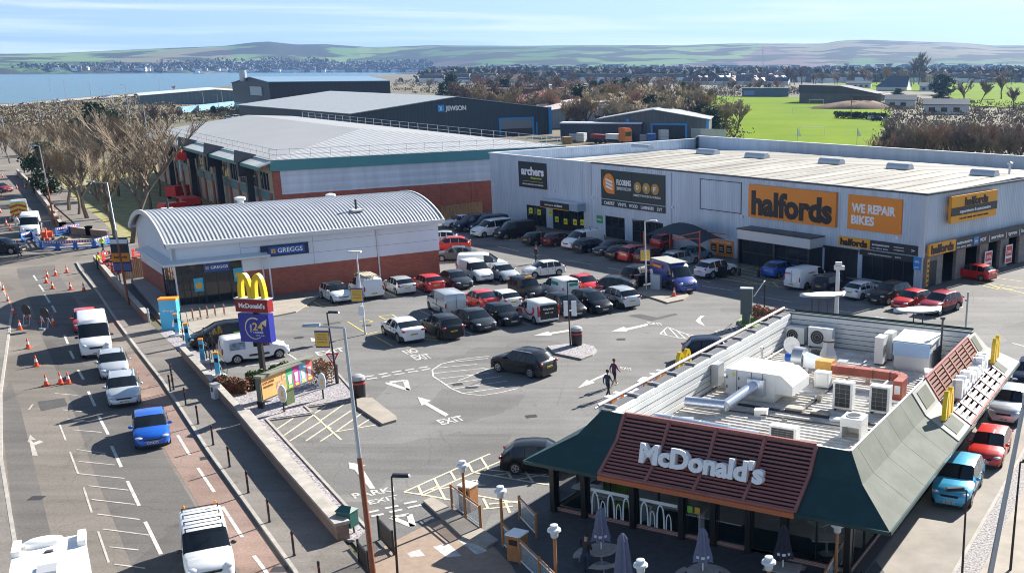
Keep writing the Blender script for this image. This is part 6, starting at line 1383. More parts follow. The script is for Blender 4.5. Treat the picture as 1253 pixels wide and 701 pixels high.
slabpx('pavement',[(330,335),(600,305),(680,318),(740,340),(700,345),(620,330),(540,345),(400,368)],.02,CONCL) if False else None
slabpx('island',[(436,486),(455,486),(485,509),(485,513),(468,518),(437,497)],.14,CONCL)
SLATE=mat('purple_grey_gravel',(.24,.225,.235),.9,var=.9,scale=9,ramp=((.06,.055,.07),(.50,.47,.48)),detail=3,bump=.6)
slabpx('gravel_bed',[(250,452),(262,470),(300,520),(352,581),(418,660),(434,660),(450,645),(326,514),(382,506),(373,498),(432,490),(428,470),(413,458),(395,462),(375,468),(340,478),(290,475)],.07,SLATE)
pline('kerb',[[(326,514),(449,648)],[(326,514),(382,506),(373,498),(434,489)],[(413,458),(436,484)]],.14,KERB,.12)
slabpx('island',[(115,602),(250,588),(380,587),(445,603),(470,632),(440,662),(360,692),(170,652)],.13,KERB,rx=650,ry=320,s=5.843);slabpx('gravel_bed',[(130,605),(250,593),(375,592),(435,606),(455,630),(432,656),(358,684),(180,650)],.135,SLATE,rx=650,ry=320,s=5.843)
slabpx('island',[(740,215),(790,170),(900,185),(1100,215),(1128,240),(1090,268),(975,292)],.12,CONCL,rx=650,ry=320,s=5.843)
slabpx('gravel_bed',[(170+0,350)]*0+[(192,404),(206,400),(266,452),(268,470),(252,460),(224,434)],.1,SLATE)
slabpx('island',[(305,185),(345,165),(470,170),(560,180),(450,235),(400,238),(325,215)],.13,KERB,rx=850,ry=360,s=5.843);slabpx('grass_patch',[(312,186),(350,168),(470,172),(545,182),(448,230),(402,232),(332,212)],.2,mat('bright_grass',(.16,.28,.03),.9,var=.4,scale=4),rx=850,ry=360,s=5.843)
slabpx('paving',[(470,668),(515,645),(556,628),(590,655),(640,705),(640,760),(440,760),(432,690)],.012,mat('brown_block_paving',(.27,.2,.15),.85,var=.15,scale=3),z0=-.02)
slabpx('island',[(518,612),(529,607),(563,628),(610,660),(596,668),(566,656)],.12,CONCL)
# patio of the restaurant (dark tarmac in its shade) and drive lane concrete
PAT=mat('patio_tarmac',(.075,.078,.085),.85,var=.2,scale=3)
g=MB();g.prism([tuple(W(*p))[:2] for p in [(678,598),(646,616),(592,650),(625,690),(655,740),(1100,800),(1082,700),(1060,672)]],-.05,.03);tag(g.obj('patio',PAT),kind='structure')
DL=mat('drive_lane_concrete',(.24,.215,.185),.85,var=.22,scale=.6,stretch=(1,1,1),detail=8)
g=MB();g.sheet([tuple((TM @ Vector((*p,0)))[:2]) for p in [(14.4,-14),(18.0,-14),(18.0,34),(14.4,34)]],.006);tag(g.obj('drive_lane',DL),kind='structure')
g=MB();g.prism([tuple((TM @ Vector((*p,0)))[:2]) for p in [(18.0,-14),(18.15,-14),(18.15,40),(18.0,40)]],-.05,.13);tag(g.obj('kerb',KERB),kind='structure')
g=MB();g.prism([tuple((TM @ Vector((*p,0)))[:2]) for p in [(18.15,-14),(19.0,-14),(19.0,40),(18.15,40)]],-.05,.1);tag(g.obj('gravel_bed',mat('pale_gravel',(.36,.34,.33),.9,var=.9,scale=10,ramp=((.06,.055,.06),(.48,.45,.44)),detail=3,bump=.6)),kind='structure')
g=MB();g.prism([tuple((TM @ Vector((*p,0)))[:2]) for p in [(19.0,-14),(20.6,-14),(20.6,40),(19.0,40)]],-.05,.12);tag(g.obj('pavement',CONCL),kind='structure')
g=MB();g.sheet([tuple((TM @ Vector((*p,0)))[:2]) for p in [(20.6,-20),(30,-20),(30,30),(20.6,40)]],.003);tag(g.obj('road',A_PAVE),kind='structure')
for x,y in ((372,426),(449,398),(366,413),(866,511),(706,423),(650,509),(45,609),(253,560),(342,696),(560,470),(760,415),(900,350)):
    g=MB();g.box(-.32,.32,-.25,.25,0,.012);[g.box(-.26+k*.1,-.22+k*.1,-.2,.2,.012,.016,1) for k in range(6)];tag(g.obj('drain_cover',[mat('cast_iron',(.045,.04,.038),.6),BLACK],None,W(x,y),rnd.random()),kind='structure')
# ---------------------------------------------------------------- walls and fences
def wall_line(name,label,cat,pts,h,th,m,capm=None,piers=None,cap=.06):
    o=thing(name,label,cat,(pts[0][0],pts[0][1],0));o0=Vector((pts[0][0],pts[0][1],0));g=MB();c=MB();pr=MB();k=0
    for a,b in zip(pts[:-1],pts[1:]):
        a,b=Vector(a[:2])-o0.xy,Vector(b[:2])-o0.xy;d=(b-a).normalized();n=Vector((-d.y,d.x))*th/2;n2=n*1.25 if th<.6 else n*1.06
        g.prism([tuple(a+n),tuple(b+n),tuple(b-n),tuple(a-n)],0,h)
        if capm:c.prism([tuple(a+n2),tuple(b+n2),tuple(b-n2),tuple(a-n2)],h,h+cap+.001*k)
        k+=1
        if piers:
            L_=(b-a).length;q=int(L_/piers)
            for i in range(q+1):
                e=a+d*(L_*i/max(q,1));e1=MB();e1.box(e.x-.28,e.x+.28,e.y-.28,e.y+.28,0,h+.3);po=e1.obj('pier',m,o);e2=MB();e2.box(e.x-.33,e.x+.33,e.y-.33,e.y+.33,h+.3,h+.4);e2.obj('pier_cap',capm or m,po)
    g.obj('wall_body',m,o)
    if capm:c.obj('coping',capm,o)
    return o
BRN=brick('brown_brick_wall',(.22,.13,.09),(.28,.17,.12),(.2,.17,.14),1,.45,.15)
wall_line('boundary_wall','low concrete topped wall running down beside the footway bollards','wall',[W(300,520),W(352,583),W(421,662)],.75,.52,BRN,CONC,cap=.14)
wall_line('boundary_wall','narrow brown brick wall beside the charging bays','wall',[W(225,437),W(262,478),W(299,519)],.7,.3,BRN,CONC)
wall_line('boundary_wall','long brick wall along the footway in front of the bakery','wall',[W(117,322),W(140,350),W(182,396)],.8,.3,BRN,CONC)
wall_line('garden_wall','low red brick wall with piers round the verge lawn','wall',[W(63,262),W(78,284),W(110,289),W(133,291)],.8,.3,BRN,CONC,piers=5)
wall_line('verge_wall','old brown wall under the bare trees along the road','wall',[W(63,262),W(40,232),W(22,214)],1.0,.3,BRN,CONC)
def plank_fence(name,label,a,b,h,m):
    d=(b-a);L_=d.length;o=thing(name,label,'fence',(a.x,a.y,0),math.atan2(d.y,d.x));g=MB();n=int(L_/.16)
    for i in range(n):g.box(i*.16,i*.16+.14,0,.03,.05,h+.04*math.sin(i*7.3))
    g.obj('plank_panel',m,o)
    for i in range(int(L_/2.4)+1):g=MB();g.box(i*2.4,i*2.4+.1,.03,.13,0,h+.1);g.obj('post',m,o)
    return o
WOOD=mat('weathered_wood',(.26,.16,.08),.8,var=.4,scale=4,stretch=(1,1,.2))
plank_fence('timber_fence','weathered wooden screen fence at the left of the bakery',W(152,343),W(187,338),1.9,WOOD)
plank_fence('timber_fence','brown wooden fence behind the warehouse vans',W(541,271),W(592,264),1.9,WOOD)
def rail_fence(name,label,cat,a,b,h,m,n=20,post=2.4,th=.02,group=None):
    d=(b-a);L_=d.length;o=thing(name,label,cat,(a.x,a.y,a.z),math.atan2(d.y,d.x),group);g=MB()
    for z in (.12,h):g.box(0,L_,-.025,.025,z-.03,z+.03)
    for i in range(n+1):g.box(L_*i/n-th/2,L_*i/n+th/2,-th/2,th/2,.15,h-.03)
    g.obj('bars',m,o)
    k=max(1,round(L_/post))
    for i in range(k+1):g=MB();g.box(L_*i/k-.04,L_*i/k+.04,-.04,.04,0,h+.12);g.obj('post',m,o)
    return o
BLP=mat('black_painted_steel',(.012,.012,.014),.4)
rail_fence('pedestrian_railing','black pedestrian railing by the car park entrance, rear run','railing',W(464.5,660),W(482,679),1.0,BLP)
rail_fence('pedestrian_railing','black pedestrian railing by the car park entrance, front run','railing',W(440,690),W(452,705),1.0,BLP)
rail_fence('security_fence','tall pale palisade fence behind the warehouse parapet','fence',W(846,172),W(888,174),3.2,mat('palisade',(.5,.52,.5),.5),34,3,.2)
rail_fence('shore_wall_fence','pale blue corrugated hoarding below the low grey shed','fence',W(222,139),W(292,130),2.6,mat('pale_blue_hoarding',(.25,.42,.55),.5),60,6,1.1)
# ---------------------------------------------------------------- lamp columns and signs
RUSTP=mat('rust_brown_paint',(.24,.075,.035),.6,var=.2,scale=3);GALV=mat('galvanised_column',(.42,.45,.48),.4,.5)
LAMPG=mat('lamp_glass',(.6,.62,.6),.2)
def column(label,base,h,arm,ang,lean=(0,0),two_tone=True,group='street lamp columns',thick=.11,m=None,split=.5,name='street_lamp'):
    o=thing(name,label,'street lamp',(base[0],base[1],0),0,group);lx,ly=lean
    P=lambda t_:(lx*t_,ly*t_,h*t_)
    if two_tone:
        g=MB();g.tube(P(0),P(split),thick,thick*.85,10);g.obj('lower_column',RUSTP,o,smooth=True);g=MB();g.tube(P(split),P(1),thick*.7,thick*.45,10);g.obj('upper_column',GALV,o,smooth=True)
    else:g=MB();g.tube(P(0),P(1),thick,thick*.6,10);g.obj('column',m or BLP,o,smooth=True)
    d=Vector((math.cos(R(ang)),math.sin(R(ang)),.06));t_=Vector(P(1));e=t_+d*arm
    g=MB();g.tube(t_,e,.04,.04,6);g.obj('arm',GALV if two_tone else (m or BLP),o)
    g=MB();g.T=Matrix.Translation(e) @ Matrix.Rotation(R(ang),4,'Z');g.add([(-.1,-.1,0),(.55,-.14,0),(.6,.0,0),(.55,.14,0),(-.1,.1,0),(-.1,-.06,.12),(.5,-.08,.1),(.5,.08,.1),(-.1,.06,.12)],[(0,4,3,2,1),(0,1,6,5),(1,2,6),(2,7,6),(2,3,7),(3,4,8,7),(4,0,5,8),(5,6,7,8)]);lh=g.obj('lamp_head',GALV if two_tone else (m or BLP),o)
    g=MB();g.T=Matrix.Translation(e) @ Matrix.Rotation(R(ang),4,'Z');g.box(.05,.5,-.09,.09,-.02,-.001);g.obj('lens',LAMPG,lh)
    return o
def top_at(base,tx,ty,h):
    """lean of a column whose head shows at (tx,ty)"""
    q=W(tx,ty,h);return (q.x-base.x,q.y-base.y)
b=W(458,712);column('tall leaning lamp column, rust red below and grey above, near centre',b,10.0,1.0,180,top_at(b,421,401,10.0),thick=.12)
b=W(158,375);column('tall two-tone lamp column beside the bakery wall',b,9.8,1.2,180,top_at(b,131,224,9.8))
b=W(67,275);column('tall two-tone lamp column at the verge lawn',b,9.8,.6,180,top_at(b,48,179,9.8))
b=W(1203,745);column('tall grey lamp column at the right beside the drive lane',b,9.6,2.0,0,(1.3,.9),False,thick=.12,m=GALV)
b=W(487,712);column('slim black lamp post with flat head at the entrance',b,4.6,.15,0,top_at(b,479,583,4.6),False,thick=.055)
b=W(1175,742);column('slim black lamp post casting a shadow on the drive lane',b,5.0,.2,180,top_at(b,1183,600,5.0),False,thick=.055)
b=W(1236,700);column('short black post at the far right edge',b,4.6,.2,0,(.1,.3),False,thick=.06)
b=W(413,470);lp=column('black lamp post carrying a yellow notice and give way sign',b,5.2,.2,0,top_at(b,400,383,5.2),False,thick=.07)
def sign_on(parent,x,y,z,w_,h_,m,name='notice',rz=0,t_=.04):
    g=MB();g.T=Matrix.Translation((x,y,z)) @ Matrix.Rotation(R(rz),4,'Z');g.box(-w_/2,w_/2,-t_,0,0,h_);return g.obj(name,m,parent),g.T
NOT=mat('yellow_notice',(.72,.45,.04),.5);NBL=mat('notice_blue',(.02,.04,.22),.5)
def notice(parent,x,y,z,w_=.9,h_=1.1):
    o,T=sign_on(parent,x,y-.08,z,w_,h_,NBL);g=MB();g.T=T;g.box(-w_/2+.03,w_/2-.03,-.055,-.041,.1,h_-.1);q=g.obj('notice_face',NOT,o)
    g=MB();[letters(g,s,.07,w_*.7,T @ Matrix.Translation((-w_*.35,-.06,h_*f_)),.004,.01) for s,f_ in (('PARKING',.75),('MAX STAY',.6),('90 MINUTES',.47),('CUSTOMERS ONLY',.3))];g.obj('notice_text',NBL,q)
notice(lp,-.55,-.25,2.5)
g=MB();T_=Matrix.Translation((-.1,-.16,1.35)) @ Matrix.Rotation(R(8),4,'Z');g.T=T_;g.add([(-.42,0,.75),(.42,0,.75),(0,0,0),(-.42,.03,.75),(.42,.03,.75),(0,.03,0)],[(0,2,1),(3,4,5),(0,1,4,3),(1,2,5,4),(2,0,3,5)]);q=g.obj('give_way_sign',REDP,lp);g=MB();g.T=T_;g.add([(-.27,-.01,.66),(.27,-.01,.66),(0,-.01,.17)],[(0,2,1)]);q=g.obj('sign_face',WLET,q)
g=MB();letters(g,'GIVE',.09,.3,T_ @ Matrix.Translation((-.15,-.02,.52)),.002,.01);letters(g,'WAY',.08,.22,T_ @ Matrix.Translation((-.11,-.02,.4)),.002,.01);g.obj('sign_text',KLET,q)
g=MB();g.box(-.09,.09,-.09,.09,0,1.3);g.obj('base_casing',BLP,lp)
GWH=mat('white_post',(.66,.66,.66),.45)
b=W(447,409);lp=column('white lamp post with yellow notice and two plates in the car park',b,6.2,.1,180,top_at(b,436,309,6.2),False,thick=.08,m=GWH);g=MB();g.T=Matrix.Translation(top_at(b,436,309,6.2)+(6.2,));g.box(-.35,.35,-.15,.15,0,.12);g.obj('floodlight',GWH,lp);notice(lp,-.3,-.1,2.5,.9,1.1);sign_on(lp,-.1,-.15,1.5,.45,.7,WLET)
b=W(791,356);lp=column('white twin headed lamp post with yellow notice near the blue van',b,6.6,.5,0,top_at(b,789,271,6.6),False,thick=.08,m=GWH);t_=top_at(b,789,271,6.6);g=MB();g.tube((t_[0],t_[1],6.6),(t_[0]-.6,t_[1],6.65),.04,n=6);g.box(t_[0]-1.0,t_[0]-.5,t_[1]-.12,t_[1]+.12,6.6,6.72);g.obj('lamp_head',BLP,lp);notice(lp,-.05,-.12,2.7,.9,1.15);g=MB();g.box(-.1,.1,-.1,.1,0,.5);g.obj('base_band',BLP,lp)
b=W(698,424);lp=column('slim dark lamp post with white signboard on the gravel island',b,5.3,.25,0,top_at(b,694,345,5.3),False,thick=.06);sign_on(lp,-.2,-.1,2.3,.35,1.1,WLET);sign_on(lp,.35,-.1,2.3,.35,1.1,WLET)
b=W(1023,390);o=thing('camera_post','thick white camera post behind the restaurant roof','camera post',(b.x,b.y,0));g=MB();g.tube((0,0,0),(0,0,4.0),.18,.15,10);g.obj('post',GWH,o,smooth=True);g=MB();g.box(-.3,.5,-.2,.2,4.0,4.3);g.box(-.2,.3,-.15,.15,4.32,4.6);g.obj('camera',GWH,o)
b=W(993,392);column('small black lamp post among the red-leaved hedge',b,3.6,.2,0,(0,0),False,thick=.05)
b=W(935,388);o=thing('white_leaf_sign','black post with a folded white sign by the red-leaved hedge','sign',(b.x,b.y,0));g=MB();g.tube((0,0,0),(0,0,2.7),.06);g.obj('post',BLP,o);g=MB();g.slab((-.9,0,1.7),(-.1,-.3,3.0),(0,0,3.0),(-.8,.3,1.7),.05);g.obj('sign_panel',WHITE,o)
b=W(913,398);o=thing('menu_board','dark upright menu board at the drive lane island','menu board',(b.x,b.y,0),R(-10));g=MB();g.box(-.45,.45,-.15,.15,.9,2.9);g.box(-.3,.3,-.2,.2,0,.9);g.obj('board',mat('grey_green_board',(.09,.11,.11),.5),o);g=MB();g.box(-.5,.5,-.2,.2,2.9,3.0);g.obj('top_cap',GWH,o)
b=W(1181,408);o=thing('slim_post','thin galvanised post behind the restaurant roof corner','post',(b.x,b.y,0));g=MB();g.tube((0,0,0),(0,0,3.2),.07);g.obj('post',GALV,o);g=MB();g.box(-.2,-.05,-.06,.06,2.5,2.65);g.obj('bracket',GALV,o)
for (x,y),lb in (((1005,403),'white curved lozenge canopy above the drive lane, left one'),((1120,424),'white curved lozenge canopy above the drive lane, right one')):
    b=W(x,y);o=thing('drive_canopy',lb,'canopy',(b.x,b.y,0),R(8));o.scale=(.85,.62,1);g=MB();n_=16;up=[]
    for i in range(n_+1):
        s_=i/n_;x_=-2.1+4.2*s_;w_=1.5*math.sin(math.pi*s_)**.7*(.7+.5*s_);up+=[(x_,-w_,2.75+.04*s_),(x_,0,2.9+.04*s_),(x_,w_,2.75+.04*s_)]
    fs=[(i*3+k,(i+1)*3+k,(i+1)*3+k+1,i*3+k+1) for i in range(n_) for k in (0,1)];g.add(up,fs);g.add([(v[0],v[1],v[2]-.12) for v in up],[f[::-1] for f in fs]);g.obj('canopy_shell',WHITE,o,smooth=True)
    for x_ in (-.3,.5):g=MB();g.tube((x_,0,0),(x_,0,2.9),.06);g.obj('post',mat('brown_post',(.1,.05,.03),.5),o)
# tall totem with arches
TO=thing('totem_sign','tall black pole sign with golden arches above red and blue panels','sign',W(323,462),R(-12));TO.scale=(.92,1,1)
g=MB();g.box(-.16,.16,-.12,.12,0,4.9);g.obj('pole',BLP,TO)
g=MB();g.box(-1.25,1.1,-.28,.28,2.45,4.3);q=g.obj('blue_panel',mat('deep_blue_panel',(.025,.03,.30),.35),TO)
g=MB();n_=24;r_=.72
for i in range(n_):
    a0,a1=R(60+i*250/n_),R(60+(i+1)*250/n_);wd_=.1*(1-i/n_*.6);P=lambda t_,r:(-.08+r*math.cos(t_),-.29,3.37+r*math.sin(t_));g.add([P(a0,r_),P(a1,r_),P(a1,r_-wd_),P(a0,r_-wd_)],[(0,1,2,3)])
g.add([(.85,-.29,3.5),(.45,-.29,3.75),(.95,-.29,4.0)],[(0,2,1)]);g.obj('ring_arrow',mat('pale_gold',(.72,.62,.38),.4),q)
g=MB();letters(g,'24',.5,.8,Matrix.Translation((-.18,-.3,3.25)),.01,.02);g.obj('numerals',mat('gold_numerals',(.8,.55,.15),.4),q)
g=MB();letters(g,'OPEN',.16,.5,Matrix.Translation((-.25,-.3,3.12)) @ Matrix.Rotation(R(-90),4,'Y'),.01,.01);letters(g,'HOURS',.13,.75,Matrix.Translation((-.15,-.3,3.05)),.01,.01);letters(g,'DRIVE THRU',.07,.7,Matrix.Translation((.0,-.3,2.88)),.01,0);g.obj('lettering',WLET,q)
g=MB();g.box(-1.35,1.15,-.3,.3,4.42,5.25);q=g.obj('red_panel',mat('dark_red_panel',(.26,.010,.018),.35),TO);g=MB();letters(g,"McDonald's",.3,2.0,Matrix.Translation((-1.05,-.32,4.7)),.015,.03);g.obj('lettering',WLET,q);g=MB();g.box(-1.4,1.2,-.32,.32,5.25,5.3);g.obj('panel_cap',WHITE,q)
arches(TO,Matrix.Translation((-.1,0,5.05)),2.1,1.85,.30,.34)
# billboard
a,b=W(318,489,.0),W(381,466,0);
BB=thing('billboard','slanting billboard of bright drinks posters on an olive stand','billboard',(0,0,0));_a,_b=W(317.6,489.3,1.05),W(381.8,462,1.05);BB.location=((_a.x+_b.x)/2,(_a.y+_b.y)/2,0);BB.rotation_euler=(0,0,math.atan2(_b.y-_a.y,_b.x-_a.x));BB.scale=((_b-_a).length/4.4,1,.9);TBB=Matrix.Translation((0,0,0))
g=MB();g.box(-2.2,2.2,-.15,.15,1.05,2.6);g.obj('frame',mat('olive_frame',(.10,.105,.07),.5),BB);g=MB();g.box(-2.25,2.25,-.35,.2,2.6,2.75);g.obj('top_light_box',mat('olive_light',(.22,.22,.16),.5),BB)
g=MB();g.box(-2.1,-.15,-.17,-.151,1.15,2.52);q=g.obj('poster',mat('peach_poster',(.72,.38,.14),.5,var=.15,scale=.8),BB);g=MB();letters(g,"LET'S LAYER",.14,.9,Matrix.Translation((-2.0,-.18,2.1)),.004,.02);letters(g,'WRAPPED',.14,.8,Matrix.Translation((-2.0,-.18,1.85)),.004,.02);g.obj('lettering',mat('brown_letters',(.15,.05,.02),.5),q)
for i,c in enumerate([(.05,.38,.16),(.55,.04,.30),(.2,.5,.68),(.7,.12,.12)]):
    x=-.13+i*.56;g=MB();g.box(x,x+.55,-.17,-.151,1.15,2.52);q=g.obj('poster',mat('poster_col%d' % i,c,.5),BB)
    g=MB();g.add([(x+.16,-.18,1.45),(x+.39,-.18,1.45),(x+.44,-.18,2.1),(x+.11,-.18,2.1)],[(0,1,2,3)]);g.obj('printed_cup',mat('cup_pale',(.75,.66,.6),.5,var=.3,scale=5),q);g=MB();g.box(x+.12,x+.43,-.185,-.172,1.2,1.38);g.obj('printed_price',mat('price_yellow',(.75,.55,.08),.5),q)
g=MB();g.add([(-.95,-.18,1.25),(-.55,-.18,1.25),(-.5,-.18,1.95),(-1.0,-.18,1.95)],[(0,1,2,3)]);g.add([(-.5,-.18,1.9),(-.2,-.18,1.9),(-.2,-.18,2.4),(-.5,-.18,2.4)],[(0,1,2,3)]);g.obj('printed_picture',mat('print_mix',(.5,.35,.22),.5,var=.7,scale=6),BB)
g=MB();g.box(-.25,.45,-.1,.1,0,1.05);g.obj('stand',mat('olive_stand',(.09,.12,.05),.6),BB);g=MB();g.box(-2.2,-2.05,-.2,.2,.6,1.05);g.obj('end_leg',BLP,BB)
for (x,y),lb in (((348,505),'small oval sign on a black stake nearest the billboard'),((396,489),'small oval sign on a black stake nearer the black bin')):
    o=thing('oval_sign',lb,'sign',W(x,y),R(-5));g=MB();g.box(-.04,.04,-.03,.03,0,.65);g.obj('stake',BLP,o);g=MB();n_=20;g.add([(.24*math.cos(2*math.pi*k/n_),-.02,1.15+.55*math.sin(2*math.pi*k/n_)) for k in range(n_)]+[(.24*math.cos(2*math.pi*k/n_),.04,1.15+.55*math.sin(2*math.pi*k/n_)) for k in range(n_)],[tuple(range(n_)),tuple(range(2*n_-1,n_-1,-1))]+[(k,n_+k,n_+(k+1) % n_,(k+1) % n_) for k in range(n_)]);g.obj('sign_face',mat('pale_blue_white',(.55,.62,.7),.5),o);g=MB();g.box(-.06,.06,-.03,-.021,1.0,1.35);g.box(-.12,.12,-.03,-.021,.78,.86);g.obj('sign_print',NOT,o)
def bin_(label,p,s=1.0,rz=0):
    o=thing('litter_bin',label,'litter bin',p,R(rz));g=MB();g.lathe([(.34,0),(.38,.1),(.42,1.1),(.42,1.2)],14);g.obj('bin_body',BLP,o,smooth=True);g=MB();g.lathe([(.44,1.2),(.40,1.4),(.2,1.52)],14);g.obj('hood',mat('grey_hood',(.35,.36,.37),.4),o,smooth=True);g=MB();g.lathe([(.425,.95),(.425,1.05)],14);g.obj('band',REDP,o);o.scale=(s,s,s);return o
bin_('black litter bin with pale hood at the end of the gravel bed',W(440,487));bin_('black litter bin with pale hood on the oval gravel island',W(706,424),1.0)
# green cabinet and other street boxes
o=thing('grit_cabinet','teal green cabinet with sloped top on a frame beside the wall','cabinet',W(427,652),R(-20));o.scale=(.85,.85,.85);g=MB();g.box(-.42,.42,-.32,.32,.45,1.25);g.box(-.46,.46,-.36,.36,1.25,1.3);g.add([(-.46,-.36,1.301),(.46,-.36,1.301),(.46,.36,1.301),(-.46,.36,1.301),(-.3,0,1.52),(.3,0,1.52)],[(0,1,5,4),(1,2,5),(2,3,4,5),(3,0,4)]);g.obj('cabinet_body',mat('teal_green',(.015,.085,.075),.45),o);g=MB();[g.box(x,x+.06,-.03,.03,0,.45) for x in (-.35,.3)];g.obj('leg',BLP,o)
o=thing('service_box','small white service box against the brown brick wall','service box',W(265,489),R(-40));g=MB();g.box(-.22,.22,-.2,.2,0,.95);g.obj('box_body',GWH,o);g=MB();g.box(-.25,.25,-.23,.23,.95,1.05);g.obj('lid',GALV,o);g=MB();g.box(-.12,.12,-.21,-.2,.55,.85);g.obj('dark_panel',BLP,o)
o=thing('silver_post','short silver post at the end of the bakery footway wall','post',W(183,396));g=MB();g.tube((0,0,0),(0,0,1.2),.08,.07);g.obj('post',GALV,o);g=MB();g.lathe([(.085,1.2),(.03,1.24)],8);g.obj('cap',GALV,o)
# bollards
bo=thing('bollard','slim black bollard with reflective band, first from the brown brick wall','bollard',(0,0,0));g=MB();g.lathe([(.075,0),(.065,.06),(.05,.08),(.05,.98),(.06,1.0),(.06,1.06),(.03,1.11)],10);g.obj('bollard_post',BLP,bo,smooth=True);g=MB();g.lathe([(.053,.82),(.053,.92)],10);g.obj('reflective_band',mat('dull_red_band',(.25,.03,.02),.5),bo)
bl=[(635,38,'standing level with the silver estate car'),(680,95,'second below the small white service box'),(725,163,'standing level with the blue hatchback'),(780,240,'beside the drain grating at the kerb'),(840,320,'fourth counted up from the white van with roof bars'),(908,415,'third counted up from the white van with roof bars'),(985,522,'second counted up from the white van with roof bars'),(1075,645,'level with the windscreen of the van with roof bars'),(1172,760,'nearest the bottom edge of the photo')]
for i,(x,y,lb) in enumerate(bl):
    p=W(*Zf(0,466,x,y,S3));p.z=.11;lb='slim black bollard with reflective band, '+lb
    if i==0:bo.location=p;bo['label']=lb;bo['group']='bollards along the footway'
    else:dup(bo,p,0,lb,'bollards along the footway')
for (x,y),lb in (((211,468),'beside the end of the charging bay strip'),((238,503) if False else (209,481),'just below the charging bay strip')):p=W(x,y);p.z=.11;dup(bo,p,0,'slim black bollard with reflective band, '+lb,'bollards along the footway')
for (x,y),lb in (((905,337),'black bollard left of the two by the motor shop porch'),((928,339),'black bollard right of the two by the motor shop porch')):
    o=thing('shop_bollard',lb,'bollard',W(x,y));g=MB();g.lathe([(.13,0),(.13,1.0),(.1,1.06)],10);g.obj('bollard_post',BLP,o,smooth=True);g=MB();g.lathe([(.135,.75),(.135,.9)],10);g.obj('reflective_band',mat('copper_band',(.4,.1,.04),.4),o)
# chargers
CHB=mat('charger_blue',(.06,.42,.68),.35)
def charger(label,p,rz):
    o=thing('charging_post',label,'charging post',p,R(rz),'blue charging posts');g=MB();g.box(-.14,.14,-.12,.12,.25,1.55);g.obj('charger_body',CHB,o);g=MB();g.box(-.15,.15,-.13,.13,1.55,1.68);g.obj('orange_top',ORANGE,o);g=MB();g.box(-.45,.45,-.35,.35,0,.12);g.box(-.15,.15,-.13,.13,.12,.25);g.obj('plinth',GWH,o);g=MB();g.box(-.1,.1,-.13,-.121,1.0,1.3);g.obj('screen',GLASS,o)
    g=MB();g.path([(.15,0,1.3),(.45,-.1,1.0),(.6,-.2,.5),(.55,-.3,.25),(.3,-.3,.5),(.16,-.1,.9)],.02,5);g.obj('cable',BLP,o);return o
for x,y,lb in [(280,362,'nearest the tall blue cabinet'),(355,437,'second from the tall blue cabinet'),(462,556,'third from the tall blue cabinet, behind the white printed van'),(570,660,'nearest the brown hedge')]:p=W(*Zf(170,350,x,y));p.z=.1;charger('slim blue charging post '+lb,p,20)
o=thing('charging_cabinet','tall bright blue charging cabinet with orange top by the bakery','charging cabinet',W(211,403),R(10));g=MB();g.box(-.62,.62,-.4,.4,0,2.35);g.obj('cabinet_body',CHB,o);g=MB();g.box(-.66,.66,-.44,.44,2.35,2.5);g.obj('orange_top',ORANGE,o);g=MB();letters(g,'charge',.16,.8,Matrix.Translation((-.4,-.42,1.5)),.01,.01);g.obj('lettering',WLET,o);g=MB();g.add([(.1,-.41,.3),(.5,-.41,.3),(.5,-.41,.95),(.3,-.41,1.0)],[(0,1,2,3)]);g.obj('emblem',WLET,o)
for (x,y),lb in (((322,400),'beside the tall blue cabinet'),((520,615),'near the third charging post'),((545,560),'behind the white printed van'),((428+60,540),'next to the second charging post')):
    o=thing('cable_pole','thin black cable pole '+lb,'pole',W(*Zf(170,350,x,y)),0,'cable poles at the charging bays');g=MB();g.tube((0,0,0),(0,0,2.3),.04,n=6);g.obj('pole',BLP,o);g=MB();g.path([(0,0,2.3),(.3,-.1,2.5),(.55,-.2,2.2),(.6,-.2,1.2)],.02,5);g.obj('cable',BLP,o)
bk=None
for i,(x,y) in enumerate([(400,245),(455,240),(505,228),(560,218),(625,212)]):
    lb='rusty steel cycle hoop in front of the bakery, '+['nearest the tall blue cabinet','second from the blue cabinet','middle one of the five','fourth from the blue cabinet','farthest from the blue cabinet'][i]
    p=W(*Zf(170,350,x-12,y));p.z=.1
    if bk is None:bk=thing('cycle_stand',lb,'cycle stand',p,R(120),'cycle hoops');g=MB();g.path([(-.35,0,0),(-.35,0,.7),(-.2,0,.85),(.2,0,.85),(.35,0,.7),(.35,0,0)],.03,6);g.obj('hoop',RUSTP,bk);g=MB();[g.lathe([(.07,0),(.07,.012)],10,(x_,0,0)) for x_ in (-.35,.35)];g.obj('base_plate',GALV,bk)
    else:dup(bk,p,R(120),lb,'cycle hoops')
# ---------------------------------------------------------------- patio furniture
WPO=mat('orange_wood_post',(.36,.16,.06),.6,var=.2,scale=3);FGL=mat('frosted_panel',(.35,.45,.5),.3,alpha=.35)
def patio_lamp(label,p,h=2.6):
    o=thing('patio_lamp',label,'lamp',p,0,'wooden patio lamps');g=MB();g.tube((0,0,0),(0,0,h-.35),.07,.065,10);g.obj('post',WPO,o,smooth=True);g=MB();g.lathe([(.13,h-.35),(.15,h-.3),(.16,h-.08)],12);g.obj('lantern',LAMPG,o,smooth=True);g=MB();g.lathe([(.27,h-.08),(.25,h),(.16,h+.05),(.15,h+.16),(.04,h+.2)],16);g.obj('lamp_shade',mat('pale_shade',(.6,.64,.66),.35),o,smooth=True)
patio_lamp('wooden lamp with pale mushroom shade standing in the entrance fence panel',W(570,634));patio_lamp('wooden lamp with pale mushroom shade beside the second litter box',W(616,669))
